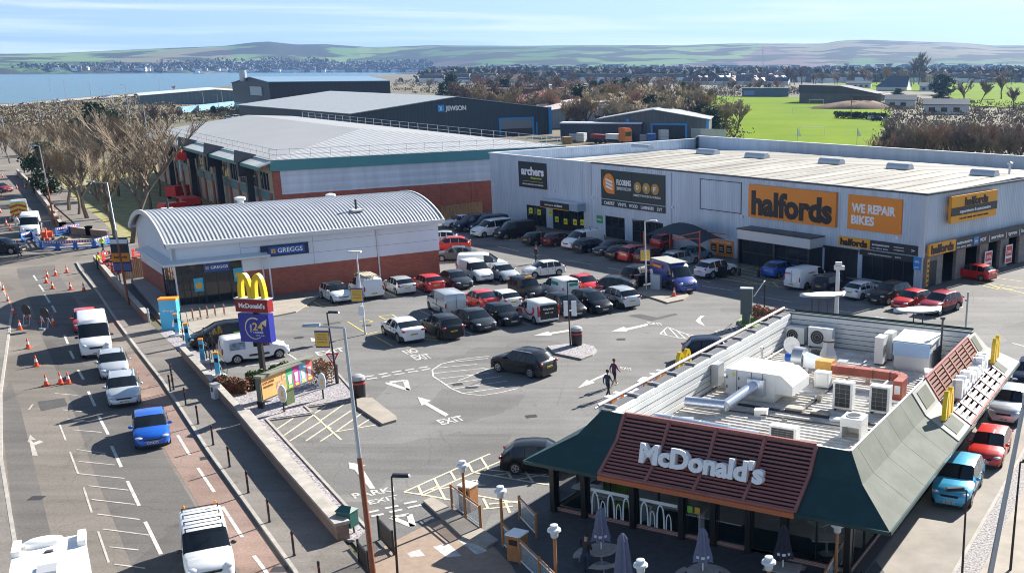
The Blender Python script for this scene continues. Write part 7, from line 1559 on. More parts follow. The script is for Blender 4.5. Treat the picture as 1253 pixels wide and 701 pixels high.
b=W(681,722);patio_lamp('wooden lamp with pale mushroom shade left of the man on the patio',b,2.6);patio_lamp('wooden lamp with pale mushroom shade cut off by the bottom edge, centre',W(785,766),2.5);patio_lamp('wooden lamp with pale mushroom shade at the restaurant glass corner',W(1022,712),2.5);patio_lamp('wooden lamp with pale mushroom shade low beside the square table',W(939,762),2.5)
def patio_fence(label,pts,h=1.05):
    a0=W(*pts[0]);o=thing('patio_fence',label,'fence',a0)
    for i,p in enumerate(pts):
        q=W(*p)-a0;g=MB();g.tube((q.x,q.y,0),(q.x,q.y,h+.12),.065,n=8);g.obj('post',WPO,o)
    for p,q in zip(pts[:-1],pts[1:]):
        a,b_=W(*p)-a0,W(*q)-a0;d=(b_-a);n=Vector((-d.y,d.x,0)).normalized()*.012
        for z in (.18,h-.06):g=MB();g.tube(a+Vector((0,0,z)),b_+Vector((0,0,z)),.028,n=6);g.obj('rail',GWH,o)
        g=MB();s=a+d*.06;e=b_-d*.06
        g.slab(s+Vector((0,0,.2)),e+Vector((0,0,.2)),e+Vector((0,0,h-.1)),s+Vector((0,0,h-.1)),.015);g.obj('glass_panel',FGL,o)
        g=MB();g.tube(a+Vector((0,0,h+.06)),b_+Vector((0,0,h+.06)),.035,n=6);g.obj('handrail',WPO,o)
patio_fence('low glass panel fence with wooden posts on the entrance island',[(553.5,621),(570.5,634),(588.5,647.5)]);patio_fence('low glass panel fence with wooden posts, short run by the disabled bay',[(636.5,636),(657,658)]);patio_fence('low glass panel fence with wooden posts running down to the bottom edge',[(616.5,670),(637,690),(661,714),(690,745),(715,770)])
patio_fence('low glass panel fence with wooden posts by the restaurant glass corner',[(1031,690),(1010,728),(1000,750)])
for (x,y),lb in (((574,622),'wooden litter box with white lid behind the entrance fence'),((634,684),'wooden litter box with white lid behind the patio fence')):
    o=thing('litter_box',lb,'litter box',W(x,y),R(-25));g=MB();g.box(-.32,.32,-.3,.3,0,1.15);g.obj('box_body',WPO,o);g=MB();g.box(-.36,.36,-.34,.34,1.15,1.22);g.obj('lid',WHITE,o);g=MB();g.box(-.2,.2,-.31,-.3,.75,1.0);g.obj('opening',BLP,o)
TBL=mat('grey_timber_table',(.34,.30,.27),.7,var=.2,scale=4)
def patio_table(label,p,round_=True):
    o=thing('patio_table',label,'table',p,R(-20));g=MB()
    if round_:g.lathe([(.62,.70),(.62,.75)],24)
    else:g.box(-.7,.7,-.45,.45,.70,.75)
    g.obj('table_top',TBL,o);g=MB();g.lathe([(.05,.0),(.05,.70)],8);g.lathe([(.4,0),(.4,.02)],14);g.obj('leg',GALV,o)
    for k in range(3 if round_ else 2):
        a=R(60+k*120 if round_ else 90+k*180);g=MB();n_=8;r0,r1=(.85,1.15)
        if round_:vs=[(r*math.cos(a+R(-32+64*i/n_)),r*math.sin(a+R(-32+64*i/n_)),z) for z in (.42,.46) for r in (r0,r1) for i in range(n_+1)];m_=n_+1;fs=[(2*m_+i,3*m_+i,3*m_+i+1,2*m_+i+1) for i in range(n_)]+[(m_+i,m_+i+1,3*m_+i+1,3*m_+i) for i in range(n_)]+[(i,2*m_+i,2*m_+i+1,i+1) for i in range(n_)];g.add(vs,fs)
        else:g.box(-.7,.7,(.62 if k else -.95),(.95 if k else -.62),.42,.46)
        s_=g.obj('seat',TBL,o);g=MB();g.tube((1.0*math.cos(a),1.0*math.sin(a),0) if round_ else (0,(.78 if k else -.78),0),(1.0*math.cos(a),1.0*math.sin(a),.42) if round_ else (0,(.78 if k else -.78),.42),.035,n=6);g.obj('seat_leg',GALV,s_)
    return o
PARA=mat('blue_grey_canvas',(.17,.18,.26),.85,var=.12,scale=5);PARAD=mat('dark_canvas',(.03,.03,.045),.85)
def parasol(label,p,m,z0=.75,h=2.5):
    o=thing('closed_parasol',label,'parasol',p);g=MB();g.tube((0,0,0),(0,0,h),.03,n=8);g.lathe([(.25,0),(.25,.06)],12) if z0<.5 else None;g.obj('pole',WHITE,o)
    g=MB();n_=16;prof=[(.34,z0+.45),(.30,z0+.6),(.22,h-.75),(.20,h-.7),(.21,h-.66),(.16,h-.3),(.17,h-.25),(.07,h-.02),(.01,h+.03)]
    vs=[];
    for r_,z_ in prof:
        for i in range(n_):q=r_*(1+(.28 if i % 2 else -.22));vs.append((q*math.cos(2*math.pi*i/n_),q*math.sin(2*math.pi*i/n_),z_-(.05 if i % 2 and r_==.34 else 0)))
    fs=[(k*n_+i,k*n_+(i+1) % n_,(k+1)*n_+(i+1) % n_,(k+1)*n_+i) for k in range(len(prof)-1) for i in range(n_)];g.add(vs,fs);g.obj('furled_canopy',m,o)
    g=MB();g.lathe([(.3,z0+.58),(.3,z0+.68)],10);g.obj('white_tie',WHITE,o) if m is PARAD or z0>.7 else None
    return o
p=W(736,684,0);p=W(735.8,672,.75);p.z=.03;patio_table('round grey patio table with curved seats in front of the arch windows',p);parasol('furled blue grey parasol through the round table nearest the man',p,PARA)
p=W(763,722);parasol('furled lilac grey parasol standing alone right of the man',p,PARA,.2,2.4)
p=W(860,698,.75);p.z=.03;patio_table('round grey patio table at the bottom edge with a parasol',p);parasol('furled blue grey parasol at the bottom edge table',p,PARA)
p=W(958,694,.75);p.z=.03;patio_table('square grey patio table near the restaurant door',p,False);parasol('furled near-black parasol through the square table',p,PARAD)
# ================================================================ roadworks
CONE_O=mat('cone_orange',(.80,.09,.02),.5)
def cone_proto(label,loc):
    o=thing('traffic_cone',label,'traffic cone',loc,0,'traffic cones');g=MB();g.box(-.2,.2,-.2,.2,0,.05);g.obj('base',mat('cone_base',(.5,.05,.02),.6),o)
    g=MB();g.lathe([(.15,.05),(.10,.32)],12,mi=0);g.lathe([(.10,.32),(.068,.52)],12,mi=1);g.lathe([(.068,.52),(.03,.75),(.025,.76)],12,mi=0);g.obj('cone_body',[CONE_O,WHITE],o,smooth=True);return o
cn=[(0,290,5.843,[(25,388,'nearest the left edge in the kerbside line'),(60,468,'second from the top in the kerbside line'),(97,552,'third from the top in the kerbside line'),(145,660,'fourth from the top in the kerbside line, in full sun'),(333,328,'front one of the touching pair in the tree shadow'),(340,290,'rear one of the touching pair in the tree shadow'),(400,276,'between the touching pair and the junction mouth'),(480,256,'closest to the junction mouth'),(378,371,'left of three below the tree shadow'),(507,378,'middle of three below the tree shadow'),(601,386,'right of three below the tree shadow, near the kerb'),(203,580,'in front of the left round road sign'),(303,606,'in front of the right round road sign'),(384,628,'in the curved shadow close to the high roofed van')]),
      (0,233,S3,[(104,576,'beside the high roofed van in the kerbside line'),(134,641,'level with the silver small car'),(170,712,'left of the last three'),(222,704,'middle of the last three'),(251,704,'right of the last three'),(38,147,'left of the works barriers'),(83,220,'near the walking man at the left edge'),(40,112,'beside the works vans at the top')]),
      (0,170,5.843,[(122,358,'on the far side of the excavation, left'),(180,357,'on the far side of the excavation, right'),(57,374,'behind the dark red car'),(14,420,'at the far left beyond the works vans'),(76,654,'in front of the white high van'),(47,615,'beside the men in white by the van'),(5,530,'at the extreme left edge level with the works van'),(20,276,'first beyond the dark red car'),(118,273,'farthest one up the road')])]
cp=None
for rx,ry,s,L_ in cn:
    for x,y,lb in L_:
        p=W(*Zf(rx,ry,x,y,s));lb='red and white traffic cone '+lb
        if cp is None:cp=cone_proto(lb,p)
        else:dup(cp,p,rnd.random(),lb,'traffic cones')
o=dup(cp,W(825,364),0,'orange traffic cone on the island beside the blue delivery van','traffic cones');o.location.z=.12
def barrier(label,a,b,m,z=0.0,group='plastic works barriers'):
    d=b-a;L_=d.length;o=thing('works_barrier',label,'barrier',(a.x,a.y,z),math.atan2(d.y,d.x),group);g=MB();wall(g,0,L_,.08,1.0,-.03,.06,[(L_*.12,L_*.88,.22,.42),(L_*.12,L_*.88,.52,.68)]);g.obj('barrier_panel',m,o)
    g=MB();g.box(L_*.05,L_*.95,-.04,-.031,.76,.94);q=g.obj('stripe_band',WHITE,o);g=MB();[g.box(L_*(.08+.15*k),L_*(.08+.15*k)+.14,-.05,-.041,.76,.94) for k in range(6)];g.obj('stripe',REDP,q)
    g=MB();g.box(.1,.3,-.3,.3,0,.1);g.box(L_-.3,L_-.1,-.3,.3,0,.1);g.obj('foot',BLACK,o);return o
BLB=mat('barrier_blue',(.015,.16,.55),.45);RDB=mat('barrier_red',(.72,.03,.02),.45)
names=['at the left end of the blue line','second from the left in the blue line','third from the left in the blue line','fourth from the left in the blue line','fifth from the left in the blue line','nearest the walking hi-vis worker']
ln=[(80,190),(120,178),(150,215),(212,219),(277,214),(345,211),(400,195)]
for i in range(6):barrier('blue plastic barrier '+names[i],W(*Zf(0,233,*ln[i],S3)),W(*Zf(0,233,*ln[i+1],S3)),BLB)
barrier('blue plastic barrier lying at an angle in the back row, left',W(*Zf(0,233,205,168,S3)),W(*Zf(0,233,250,160,S3)),BLB);barrier('blue plastic barrier lying at an angle in the back row, right',W(*Zf(0,233,252,158,S3)),W(*Zf(0,233,292,150,S3)),BLB)
barrier('blue plastic barrier behind the white high van',W(*Zf(0,233,75,168,S3)),W(*Zf(0,233,118,160,S3)),BLB)
for a,b,lb in [((372,300),(445,303),'front panel of the red enclosure'),((363,262),(372,298),'road side panel of the red enclosure'),((375,262),(440,248),'back panel of the red enclosure'),((440,248),(448,300),'bakery side panel of the red enclosure'),((485,248),(528,240),'standing alone behind the navy sign board')]:barrier('red plastic barrier, '+lb,W(*Zf(0,233,*a,S3)),W(*Zf(0,233,*b,S3)),RDB)
for (x,y,lb) in ((205,632,'left'),(335,655,'right')):
    o=thing('road_sign','round topped black backed road sign on a low frame, %s of the two' % lb,'road sign',W(*Zf(0,290,x,y)),R(-15));g=MB();n_=24
    g.add([(.42*math.cos(2*math.pi*k/n_),-.02,1.25+.42*math.sin(2*math.pi*k/n_)) for k in range(n_)]+[(.42*math.cos(2*math.pi*k/n_),.02,1.25+.42*math.sin(2*math.pi*k/n_)) for k in range(n_)],[tuple(range(n_)),tuple(range(2*n_-1,n_-1,-1))]+[(k,n_+k,n_+(k+1) % n_,(k+1) % n_) for k in range(n_)]);g.obj('sign_disc',BLACK,o);g=MB();g.path([(-.3,-.2,0),(-.3,0,.85),(.3,0,.85),(.3,-.2,0)],.02,5);g.path([(-.3,.3,0),(-.3,0,.85)],.02,5);g.path([(.3,.3,0),(.3,0,.85)],.02,5);g.obj('sign_frame',GALV,o);g=MB();g.box(-.25,.25,-.5,-.2,0,.12);g.obj('sandbag',mat('sandbag',(.4,.4,.38),.9),o)
o=thing('mini_digger','small orange excavator behind the blue barriers','excavator',W(*Zf(0,233,175,185,S3)),R(-60));g=MB();g.box(-.8,.5,-.55,.55,.45,1.1);g.obj('engine_cover',CONE_O,o);g=MB();g.box(-.9,.9,-.7,-.4,0,.4);g.box(-.9,.9,.4,.7,0,.4);g.obj('track',BLACK,o);g=MB();[g.tube((x,y,1.1),(x,y,2.2),.04,n=6) for x in (-.5,.4) for y in (-.5,.5)];g.box(-.6,.5,-.6,.6,2.2,2.28);g.obj('canopy',BLACK,o);g=MB();g.tube((.5,0,.9),(1.4,0,1.7),.1);g.tube((1.4,0,1.7),(1.9,0,.6),.08);g.box(1.75,2.1,-.2,.2,.3,.65);g.obj('arm',CONE_O,o)
o=thing('trench_spoil','heap of sandy spoil inside the blue barriers','spoil heap',W(*Zf(0,233,235,195,S3)));g=MB();g.lathe([(1.7,0),(1.2,.3),(.6,.55),(.1,.65)],12);g.v=[(v[0]*(1.3+.3*math.sin(i*3)),v[1]*(.8+.2*math.sin(i*2)),v[2]*(1+.3*math.sin(i*5))) for i,v in enumerate(g.v)];g.obj('spoil',mat('sandy_spoil',(.34,.25,.16),.95,var=.3,scale=3),o,smooth=True)
o=thing('roadside_sign','navy and orange business sign board on the bakery wall','sign',W(154,352),R(5));g=MB();g.box(-.75,.75,-.08,.08,1.5,4.6);g.obj('board',mat('navy_board',(.02,.03,.12),.4),o);[(lambda g:(g.box(-.76,.76,-.1,-.081,z0,z1),g.obj('board_band',m,o)))(MB()) for z0,z1,m in ((2.4,3.2,ORANGE),(4.05,4.45,WHITE),(3.3,3.95,SIGNK),(1.6,2.25,mat('slate_band',(.1,.12,.3),.4)))];g=MB();g.box(-.7,-.6,-.05,.05,0,1.5);g.box(.6,.7,-.05,.05,0,1.5);g.obj('post',GALV,o)
g=MB();letters(g,'halfords',.22,1.1,Matrix.Translation((-.55,-.12,2.75)),.01,.02);g.obj('lettering',KLET,o)
# machines beside the unit under repair
TTi=lambda x,y,z=0:TT @ Vector((x,y,z))
o=thing('cherry_picker','red boom lift raised to the teal roof edge','boom lift',TTi(-4,30),R(36.5));g=MB();g.box(-1.2,1.2,-2,2,.5,1.4);g.obj('chassis',RDB,o);g=MB();[g.box(x-.2,x+.2,y-.45,y+.45,0,.9) for x in (-1.2,1.2) for y in (-1.4,1.4)];g.obj('wheel',TYRE,o);g=MB();g.tube((0,1,1.4),(-1.0,-2.5,4.2),.2);g.tube((-1.0,-2.5,4.2),(.3,4.0,6.4),.16);g.obj('boom',mat('boom_cream',(.5,.47,.38),.5),o);g=MB();g.box(.0,1.2,3.6,4.9,6.3,6.4);[g.tube((x,y,6.4),(x,y,7.4),.04,n=5) for x in (0,1.2) for y in (3.6,4.9)];g.box(0,1.2,3.58,3.62,6.4,7.3);g.box(-.02,.02,3.6,4.9,6.4,7.3);g.obj('basket',RDB,o)
for i,(x,y,lb) in enumerate([(-4,14,'red site generator nearest the bakery roof'),(-8,20,'red site generator in the middle of the compound'),(-3,42,'red site generator farther along the stripped facade')]):
    o=thing('site_generator',lb,'generator',TTi(x,y),R(36.5+i*20));g=MB();g.box(-1.6,1.6,-.9,.9,.4,1.9);g.obj('housing',RDB,o);g=MB();g.lathe([(.15,1.9),(.15,2.4)],8,(.8,0,0));g.obj('exhaust',BLACK,o);g=MB();[g.box(x_-.3,x_+.3,s_*.8-.12,s_*.8+.12,0,.6) for x_ in (-1,1) for s_ in (-1,1)];g.obj('wheel',TYRE,o)
# canopy tent by the warehouse
o=thing('fabric_canopy','dark stretched fabric canopy on orange posts by the warehouse','canopy',(0,0,0));OFR=mat('orange_frame',(.68,.12,.03),.45)
c0=[hit(TH,*Zf(700,240,x,y),1,yy) for x,y,yy in ((610,322,-3.0),(1080,268,-5.5))]
A0=TH @ Vector((c0[0][0],-3.2,2.4));o.location=(A0.x,A0.y,0);o.rotation_euler=(0,0,R(-44.2));n_=10;vs=[]
for i in range(n_+1):
    for k in range(7):
        s_,t_=i/n_,k/6;vs.append((s_*8.2,-1.9+4.2*t_*(1)-(.9*math.sin(math.pi*s_))*(1-2*t_)*-.5,2.35+1.25*math.sin(math.pi*s_)*math.sin(math.pi*(.15+.7*t_))-.35*(1-math.sin(math.pi*t_))))
g=MB();g.add(vs,[(i*7+k,(i+1)*7+k,(i+1)*7+k+1,i*7+k+1) for i in range(n_) for k in range(6)]);g.obj('canopy_fabric',mat('charcoal_fabric',(.03,.045,.06),.8),o,smooth=True)
for x_,y_ in ((0,2.1),(8.3,-1.8),(4.2,2.3),(0.1,-1.9)):g=MB();g.tube((x_,y_,0),(x_,y_,3.4 if x_>8 else 2.5),.08,n=8);g.obj('post',OFR,o)
g=MB();g.tube((8.3,-1.8,3.3),(4.5,-2.0,2.3),.05,n=6);g.tube((8.3,-1.8,2.6),(4.5,-2.0,2.2),.05,n=6);g.tube((0,2.1,2.4),(8.2,2.2,2.6),.05,n=6);g.obj('brace',OFR,o)
o=thing('utility_box','pale grey utility box on the island beside the lamp post','utility box',W(803,355),R(-20));g=MB();g.box(-.45,.45,-.25,.25,.12,1.35);g.obj('box_body',mat('pale_blue_grey',(.42,.5,.56),.4),o);g=MB();g.box(-.48,.48,-.28,.28,1.35,1.42);g.obj('lid',GALV,o)
o=thing('motorcycle','black touring motorcycle parked on the island beside the blue van','motorcycle',W(823,356,.12),R(-50))
for x_ in (-.7,.7):g=MB();g.T=Matrix.Translation((x_,0,.32)) @ Matrix.Rotation(R(90),4,'X');g.lathe([(.22,-.06),(.32,-.05),(.32,.05),(.22,.06)],16);g.obj('wheel',TYRE,o)
g=MB();g.add([(-.6,-.12,.5),(.5,-.12,.45),(.6,-.08,.9),(.1,-.16,.95),(-.3,-.14,.8),(-.8,-.1,.85),(-.6,.12,.5),(.5,.12,.45),(.6,.08,.9),(.1,.16,.95),(-.3,.14,.8),(-.8,.1,.85)],[(0,1,2,3,4,5),(11,10,9,8,7,6),(0,6,7,1),(1,7,8,2),(2,8,9,3),(3,9,10,4),(4,10,11,5),(5,11,6,0)]);g.obj('body',BLP,o);g=MB();g.box(-.75,-.1,-.15,.15,.84,.95);g.obj('seat',BLACK,o);g=MB();g.tube((.45,-.4,1.05),(.45,.4,1.05),.03);g.tube((.5,0,1.0),(.72,0,.35),.04);g.obj('handlebar',GALV,o);g=MB();g.box(-.9,-.4,-.4,-.18,.5,.85);g.box(-.9,-.4,.18,.4,.5,.85);g.obj('pannier',BLP,o)
for (x,y),lb in (((874,333),'black litter bin beside the white crossover at the canopy'),((884,340),'black wheeled bin in front of the white crossover'),((903,312),'black bin against the warehouse wall beside the porch'),((782,352),'black wheeled bin at the back of the blue van')):
    o=thing('wheeled_bin',lb,'bin',W(x,y),R(-44));g=MB();g.add([(-.25,-.3,.05),(.25,-.3,.05),(.25,.3,.05),(-.25,.3,.05),(-.3,-.36,1.1),(.3,-.36,1.1),(.3,.36,1.1),(-.3,.36,1.1)],[(3,2,1,0),(0,1,5,4),(1,2,6,5),(2,3,7,6),(3,0,4,7),(4,5,6,7)]);g.obj('bin_body',BLP,o);g=MB();g.box(-.32,.32,-.38,.4,1.1,1.18);g.obj('lid',BLACK,o)
# hedges: thousands of small leaves through a box volume
def hedge(name,label,a,b,wid,h,cols,n,size=.09,cat='hedge',taper=0):
    d=b-a;L_=d.length;o=thing(name,label,cat,(a.x,a.y,a.z),math.atan2(d.y,d.x));rr=random.Random(int(L_*97+h*31))
    for ci,c in enumerate(cols):
        g=MB()
        for _ in range(n // len(cols)):
            x=rr.random()*L_;hh=h*(.86+.14*math.sin(x*5.1)*math.sin(x*2.3+1));y=(rr.random()-.5)*wid;z=rr.random()**.6*hh
            if rr.random()<.55:y=(.5 if rr.random()<.5 else -.5)*wid*(.85+.3*rr.random())
            elif rr.random()<.6:z=hh*(.9+.16*rr.random())
            u=Vector((rr.gauss(0,1),rr.gauss(0,1),rr.gauss(0,1))).normalized()*size;v=u.cross(Vector((rr.gauss(0,1),rr.gauss(0,1),rr.gauss(0,1)))).normalized()*size*.6;p=Vector((x,y,z))
            g.add([p-u,p+v,p+u,p-v],[(0,1,2,3)])
        g.obj('foliage',c,o)
    g=MB();[g.tube((x,0,0),(x+.1,.05,h*.8),.03,.01,5) for x in np.arange(.2,L_,.5)];g.obj('stems',mat('stem_brown',(.12,.08,.05),.9),o);return o
LV=lambda n,c:mat('leaf_'+n,c,.7)
hedge('hedge','clipped red-brown hedge with bare stems below the totem sign',W(266,480),W(306,481),.8,1.0,[LV('rust',(.20,.07,.045)),LV('rust2',(.30,.13,.07)),LV('olive',(.10,.09,.03))],5200)
hedge('hedge','mixed green and yellowish hedge right of the totem pole',W(308,477),W(358,462),.9,1.1,[LV('green',(.07,.13,.025)),LV('yellowgreen',(.22,.25,.06)),LV('deep',(.035,.07,.02))],4200)
hedge('shrub','loose leggy brown shrub at the right end of the billboard',W(386,468),W(408,470),1.0,1.5,[LV('rust2',(.3,.13,.07)),LV('tan',(.30,.22,.12))],900,cat='shrub')
hedge('hedge','pinkish brown beech hedge behind the restaurant',W(920,391),W(1012,402),.9,1.15,[LV('pinkbrown',(.42,.17,.11)),LV('rust2',(.3,.13,.07)),LV('tan',(.30,.22,.12))],6000)
# ================================================================ trees
def qtwig(vs,fs,a,b,w0,w1):
    d=b-a;s=d.cross(Vector((.3,.5,.8))).normalized();k=len(vs);vs+=[tuple(a-s*w0),tuple(a+s*w0),tuple(b+s*w1),tuple(b-s*w1)];fs.append((k,k+1,k+2,k+3))
def bare_meshes(seed,H=12.0,twig=.03,n1=5,dense=6,up=.55,mt=None,mc=None,spread=.75):
    rr=random.Random(seed);g=MB();vs,fs=[],[]
    def br(p,d,L_,r,lv):
        segs=3 if lv<2 else 2;q=p;pts=[p]
        for i in range(segs):
            d=(d+Vector((rr.gauss(0,.12),rr.gauss(0,.12),.06+rr.gauss(0,.06)))).normalized();q2=q+d*L_/segs
            if lv<3:g.tube(q,q2,r*(1-i/segs*.45),r*(1-(i+1)/segs*.45),5 if lv<2 else 3,caps=False)
            else:qtwig(vs,fs,q,q2,max(r,twig*.5)*1.0,max(r*.7,twig*.4))
            q=q2;pts.append(q)
        if lv>=5:return
        n=(n1,4,4,dense,4)[lv]
        for i in range(n):
            t_=(i+1)/n if lv else .55+.45*(i+1)/n;f=t_*segs;k=min(int(f),segs-1);b_=pts[k].lerp(pts[k+1],f-k)
            a=rr.random()*6.283;side=Vector((math.cos(a),math.sin(a),up*(.6+rr.random()*.6))).normalized();nd=(d*(.55+.3*rr.random())+side*spread).normalized()
            br(b_,nd,L_*(.62+.2*rr.random())*(.85 if lv else 1),r*.52,lv+1)
    br(Vector((0,0,0)),Vector((rr.gauss(0,.05),rr.gauss(0,.05),1)).normalized(),H*.34,H*.018,0)
    z=max(v[2] for v in vs);k=H/z;g.v=[(v[0]*k,v[1]*k,v[2]*k) for v in g.v];vs=[(v[0]*k,v[1]*k,v[2]*k) for v in vs]
    me=bpy.data.meshes.new('crown');me.from_pydata(vs,[],fs);me.materials.append(mc);me.update()
    return g.mesh('trunk',mt,True),me
BARK=mat('bark_tan',(.15,.118,.085),.9,var=.25,scale=2);BARKD=mat('bark_dark',(.12,.085,.065),.9,var=.25,scale=2)
TWT=mat('twigs_tan',(.23,.18,.125),.9,var=.25,scale=.5);TWR=mat('twigs_reddish',(.30,.20,.15),.9,var=.3,scale=.4);TWG=mat('twigs_grey',(.20,.155,.125),.9,var=.3,scale=.4);TWY=mat('twigs_straw',(.36,.29,.19),.9,var=.25,scale=.4)
PT={'tan':[bare_meshes(s,12,.021,5,8,.75,BARK,TWT,.62) for s in (1,2,3,4)],'red':[bare_meshes(s,8,.035,5,6,.8,BARKD,TWR,.6) for s in (11,12,13)],'grey':[bare_meshes(s,10,.09,4,5,.7,BARKD,TWG,.7) for s in (21,22,23)],'straw':[bare_meshes(s,9,.09,4,5,.95,BARK,TWY,.5) for s in (31,32)]}
def leafy_meshes(seed,H,shape,mt,mc,n=2600,size=.28):
    rr=random.Random(seed);vs,fs=[],[];cl=[]
    for i in range(46):
        z=.12+.86*rr.random();rad={'cone':(1-z)*.30+.03,'round':.34*math.sin(math.pi*min(1,z*.92+.05))**.6}[shape];a=rr.random()*6.28;q=rad*(.45+.6*rr.random());cl.append((q*math.cos(a),q*math.sin(a),z,.05+.07*rr.random()))
    for _ in range(n):
        c=rr.choice(cl);p=Vector((c[0]+rr.gauss(0,c[3]*.62),c[1]+rr.gauss(0,c[3]*.62),min(1.02,c[2]+rr.gauss(0,c[3]*.5))))*H;u=Vector((rr.gauss(0,1),rr.gauss(0,1),rr.gauss(0,1))).normalized()*size;v=u.cross(Vector((rr.gauss(0,1),rr.gauss(0,1),rr.gauss(0,1)))).normalized()*size*.7
        k=len(vs);vs+=[tuple(p-u),tuple(p+v),tuple(p+u),tuple(p-v)];fs.append((k,k+1,k+2,k+3))
    g=MB();g.tube((0,0,0),(0,0,H*.8),H*.022,H*.006,6);g.tube((0,0,H*.3),(H*.12,0,H*.55),H*.01,H*.004,5);g.tube((0,0,H*.35),(-H*.1,H*.06,H*.6),H*.01,H*.004,5)
    me=bpy.data.meshes.new('crown');me.from_pydata(vs,[],fs);me.materials.append(mc);me.update();return g.mesh('trunk',mt,True),me
EVG=mat('evergreen_leaf',(.045,.075,.03),.8,var=.5,scale=.6);IVY=mat('pine_leaf',(.05,.085,.04),.8,var=.5,scale=.6);BLOS=mat('cream_blossom',(.45,.40,.24),.9,var=.3,scale=.5)
PT['conifer']=[leafy_meshes(s,9,'cone',BARKD,IVY) for s in (41,42)];PT['evergreen']=[leafy_meshes(s,8,'round',BARKD,EVG) for s in (51,52)];PT['blossom']=[leafy_meshes(61,7,'round',BARKD,BLOS,1500,.2)]
PH_={'tan':12,'red':8,'grey':10,'straw':9,'conifer':9,'evergreen':8,'blossom':7}
NM={'tan':'bare_tree','red':'bare_tree','grey':'bare_tree','straw':'bare_tree','conifer':'conifer','evergreen':'evergreen_tree','blossom':'pale_tree'}
trr=random.Random(5)
def tree_at(kind,x,yb,yt,label,group,z=0.0,h=None,wx=1.0):
    b=W(x,yb,z);H=h or max(2.0,(yb-yt)/(yb-80.0)*CAMH*1.02);ms=trr.choice(PT[kind]);s=H/PH_[kind]
    o=thing(NM[kind],label,'tree',b,trr.random()*6.28,group);o.scale=(s*wx,s*wx,s)
    for nm,me in (('trunk',ms[0]),('crown',ms[1])):c=bpy.data.objects.new(nm,me);COL.objects.link(c);c.parent=o
    return o
G1='bare trees along the left road'
lab1=[(163,297,128,'big bare tree with pale trunk beside the bakery roof'),(141,291,168,'bare tree just left of the pale-trunked one, leaning over the lawn'),(107,268,150,'bare tree in the middle of the verge lawn'),(97,263,172,'slim bare tree left of the middle lawn tree'),(85,258,165,'bare tree nearest the leaning lamp at the lawn')]
for x,yb,yt,lb in lab1:tree_at('tan',x,yb,yt,lb,G1,wx=1.15)
for x,yb,yt in [(185,262,150),(196,240,148),(60,240,165),(44,228,160),(120,245,140),(145,240,135),(170,228,140),(90,232,145),(75,215,150),(30,212,158),(55,206,150),(105,212,140),(130,208,132),(158,205,138),(183,205,146),(12,200,150),(38,192,148),(68,190,145),(95,188,145),(122,186,138),(150,184,142),(176,186,150),(20,180,150),(50,178,150),(205,198,152),(3,188,155),(-15,200,150),(-10,178,150),(85,176,150),(110,172,148),(140,172,146)]:tree_at('tan',x,yb,yt,'tan bare tree in the dense thicket between road and shore','bare trees of the shore thicket',wx=.95)
for x,yb,yt,lb in [(63,238,176,'dark evergreen among the bare trees nearest the road'),(126,185,128,'tall dark evergreen standing above the thicket'),(141,183,136,'second dark evergreen right of the tall one'),(96,172,146,'small dark evergreen at the back of the thicket'),(262,139,130,'round dark bush beside the pale blue hoarding')]:tree_at('evergreen',x,yb,yt,lb,'evergreens in the thicket')
for x,yb,yt in [(190,158,126),(205,156,130),(178,155,132),(220,150,132)]:tree_at('grey',x,yb,yt,'grey bare tree behind the left end of the big roof','grey trees behind the big roof',wx=1.3)
for x,yb,yt,lb in [(342,140,122,'pale straw bush in front of the near-black shed'),(366,134,115,'small bare tree against the near-black shed wall'),(214,113,104,'lone shrub on the shore skyline'),(398,128,113,'reddish bush at the corner of the pale roof')]:tree_at('straw',x,yb,yt,lb,'bushes by the harbour shed',wx=1.3)
G2='reddish trees behind the warehouse'
for i in range(74):
    x=1072+200*((i*.618) % 1)+trr.random()*8;yb=trr.choice((188,192,197,203,210));yt=145+20*trr.random()**1.5+(10 if x<1095 else 0);tree_at(trr.choice(('red','red','grey','tan')),x,yb,yt,'bare tree in the reddish belt behind the warehouse roof',G2,wx=1.15)
for x,yb,yt in [(1092,196,162),(1082,190,168)]:tree_at('evergreen',x,yb,yt,'ivy clad green tree at the left end of the reddish belt','ivy clad trees')
G3='woodland behind the merchant yard'
def row(kinds,x0,x1,step,yb,h,lab,grp,jit=3):
    x=x0
    while x<x1:
        k=trr.choice(kinds);tree_at(k,x+(trr.random()-.5)*step,yb+(trr.random()-.5)*jit,0,lab[k],grp,h=h*(.85+.5*trr.random()),wx=1.5);x+=step
LB={'straw':'straw coloured bare tree in the wood behind the yard','grey':'grey bare tree in the wood behind the yard','red':'reddish bare tree in the wood behind the yard','conifer':'dark conifer in the wood behind the yard','tan':'tan bare tree in the wood behind the yard'}
row(['straw','straw','grey'],690,900,11,165,9,LB,G3);row(['straw','straw','red'],655,870,11,153,9.5,LB,G3);row(['straw','grey','straw'],600,865,12,143,10,LB,G3)
row(['grey','grey','red','straw'],560,870,12,132,10,LB,G3);row(['grey','grey','red','conifer'],540,860,12,122,11,LB,G3);row(['grey','grey','tan'],530,835,13,113,11,LB,G3);row(['grey','red','conifer','grey'],640,835,13,106,11,LB,G3)
for x,yb,yt,lb in [(711,145,105,'tall dark pine rising from the middle of the wood'),(795,160,118,'pine left of the group behind the yard shed'),(808,162,122,'pine in the middle of the group behind the yard shed'),(845,160,122,'dark pine near the field corner, left'),(858,165,128,'dark pine near the field corner, right'),(872,166,132,'small dark pine at the field corner'),(737,112,98,'dark conifer against the terrace roofs, right'),(680,108,93,'dark conifer against the terrace roofs, left')]:tree_at('conifer',x,yb,yt,lb,'pines of the wood',wx=1.5)
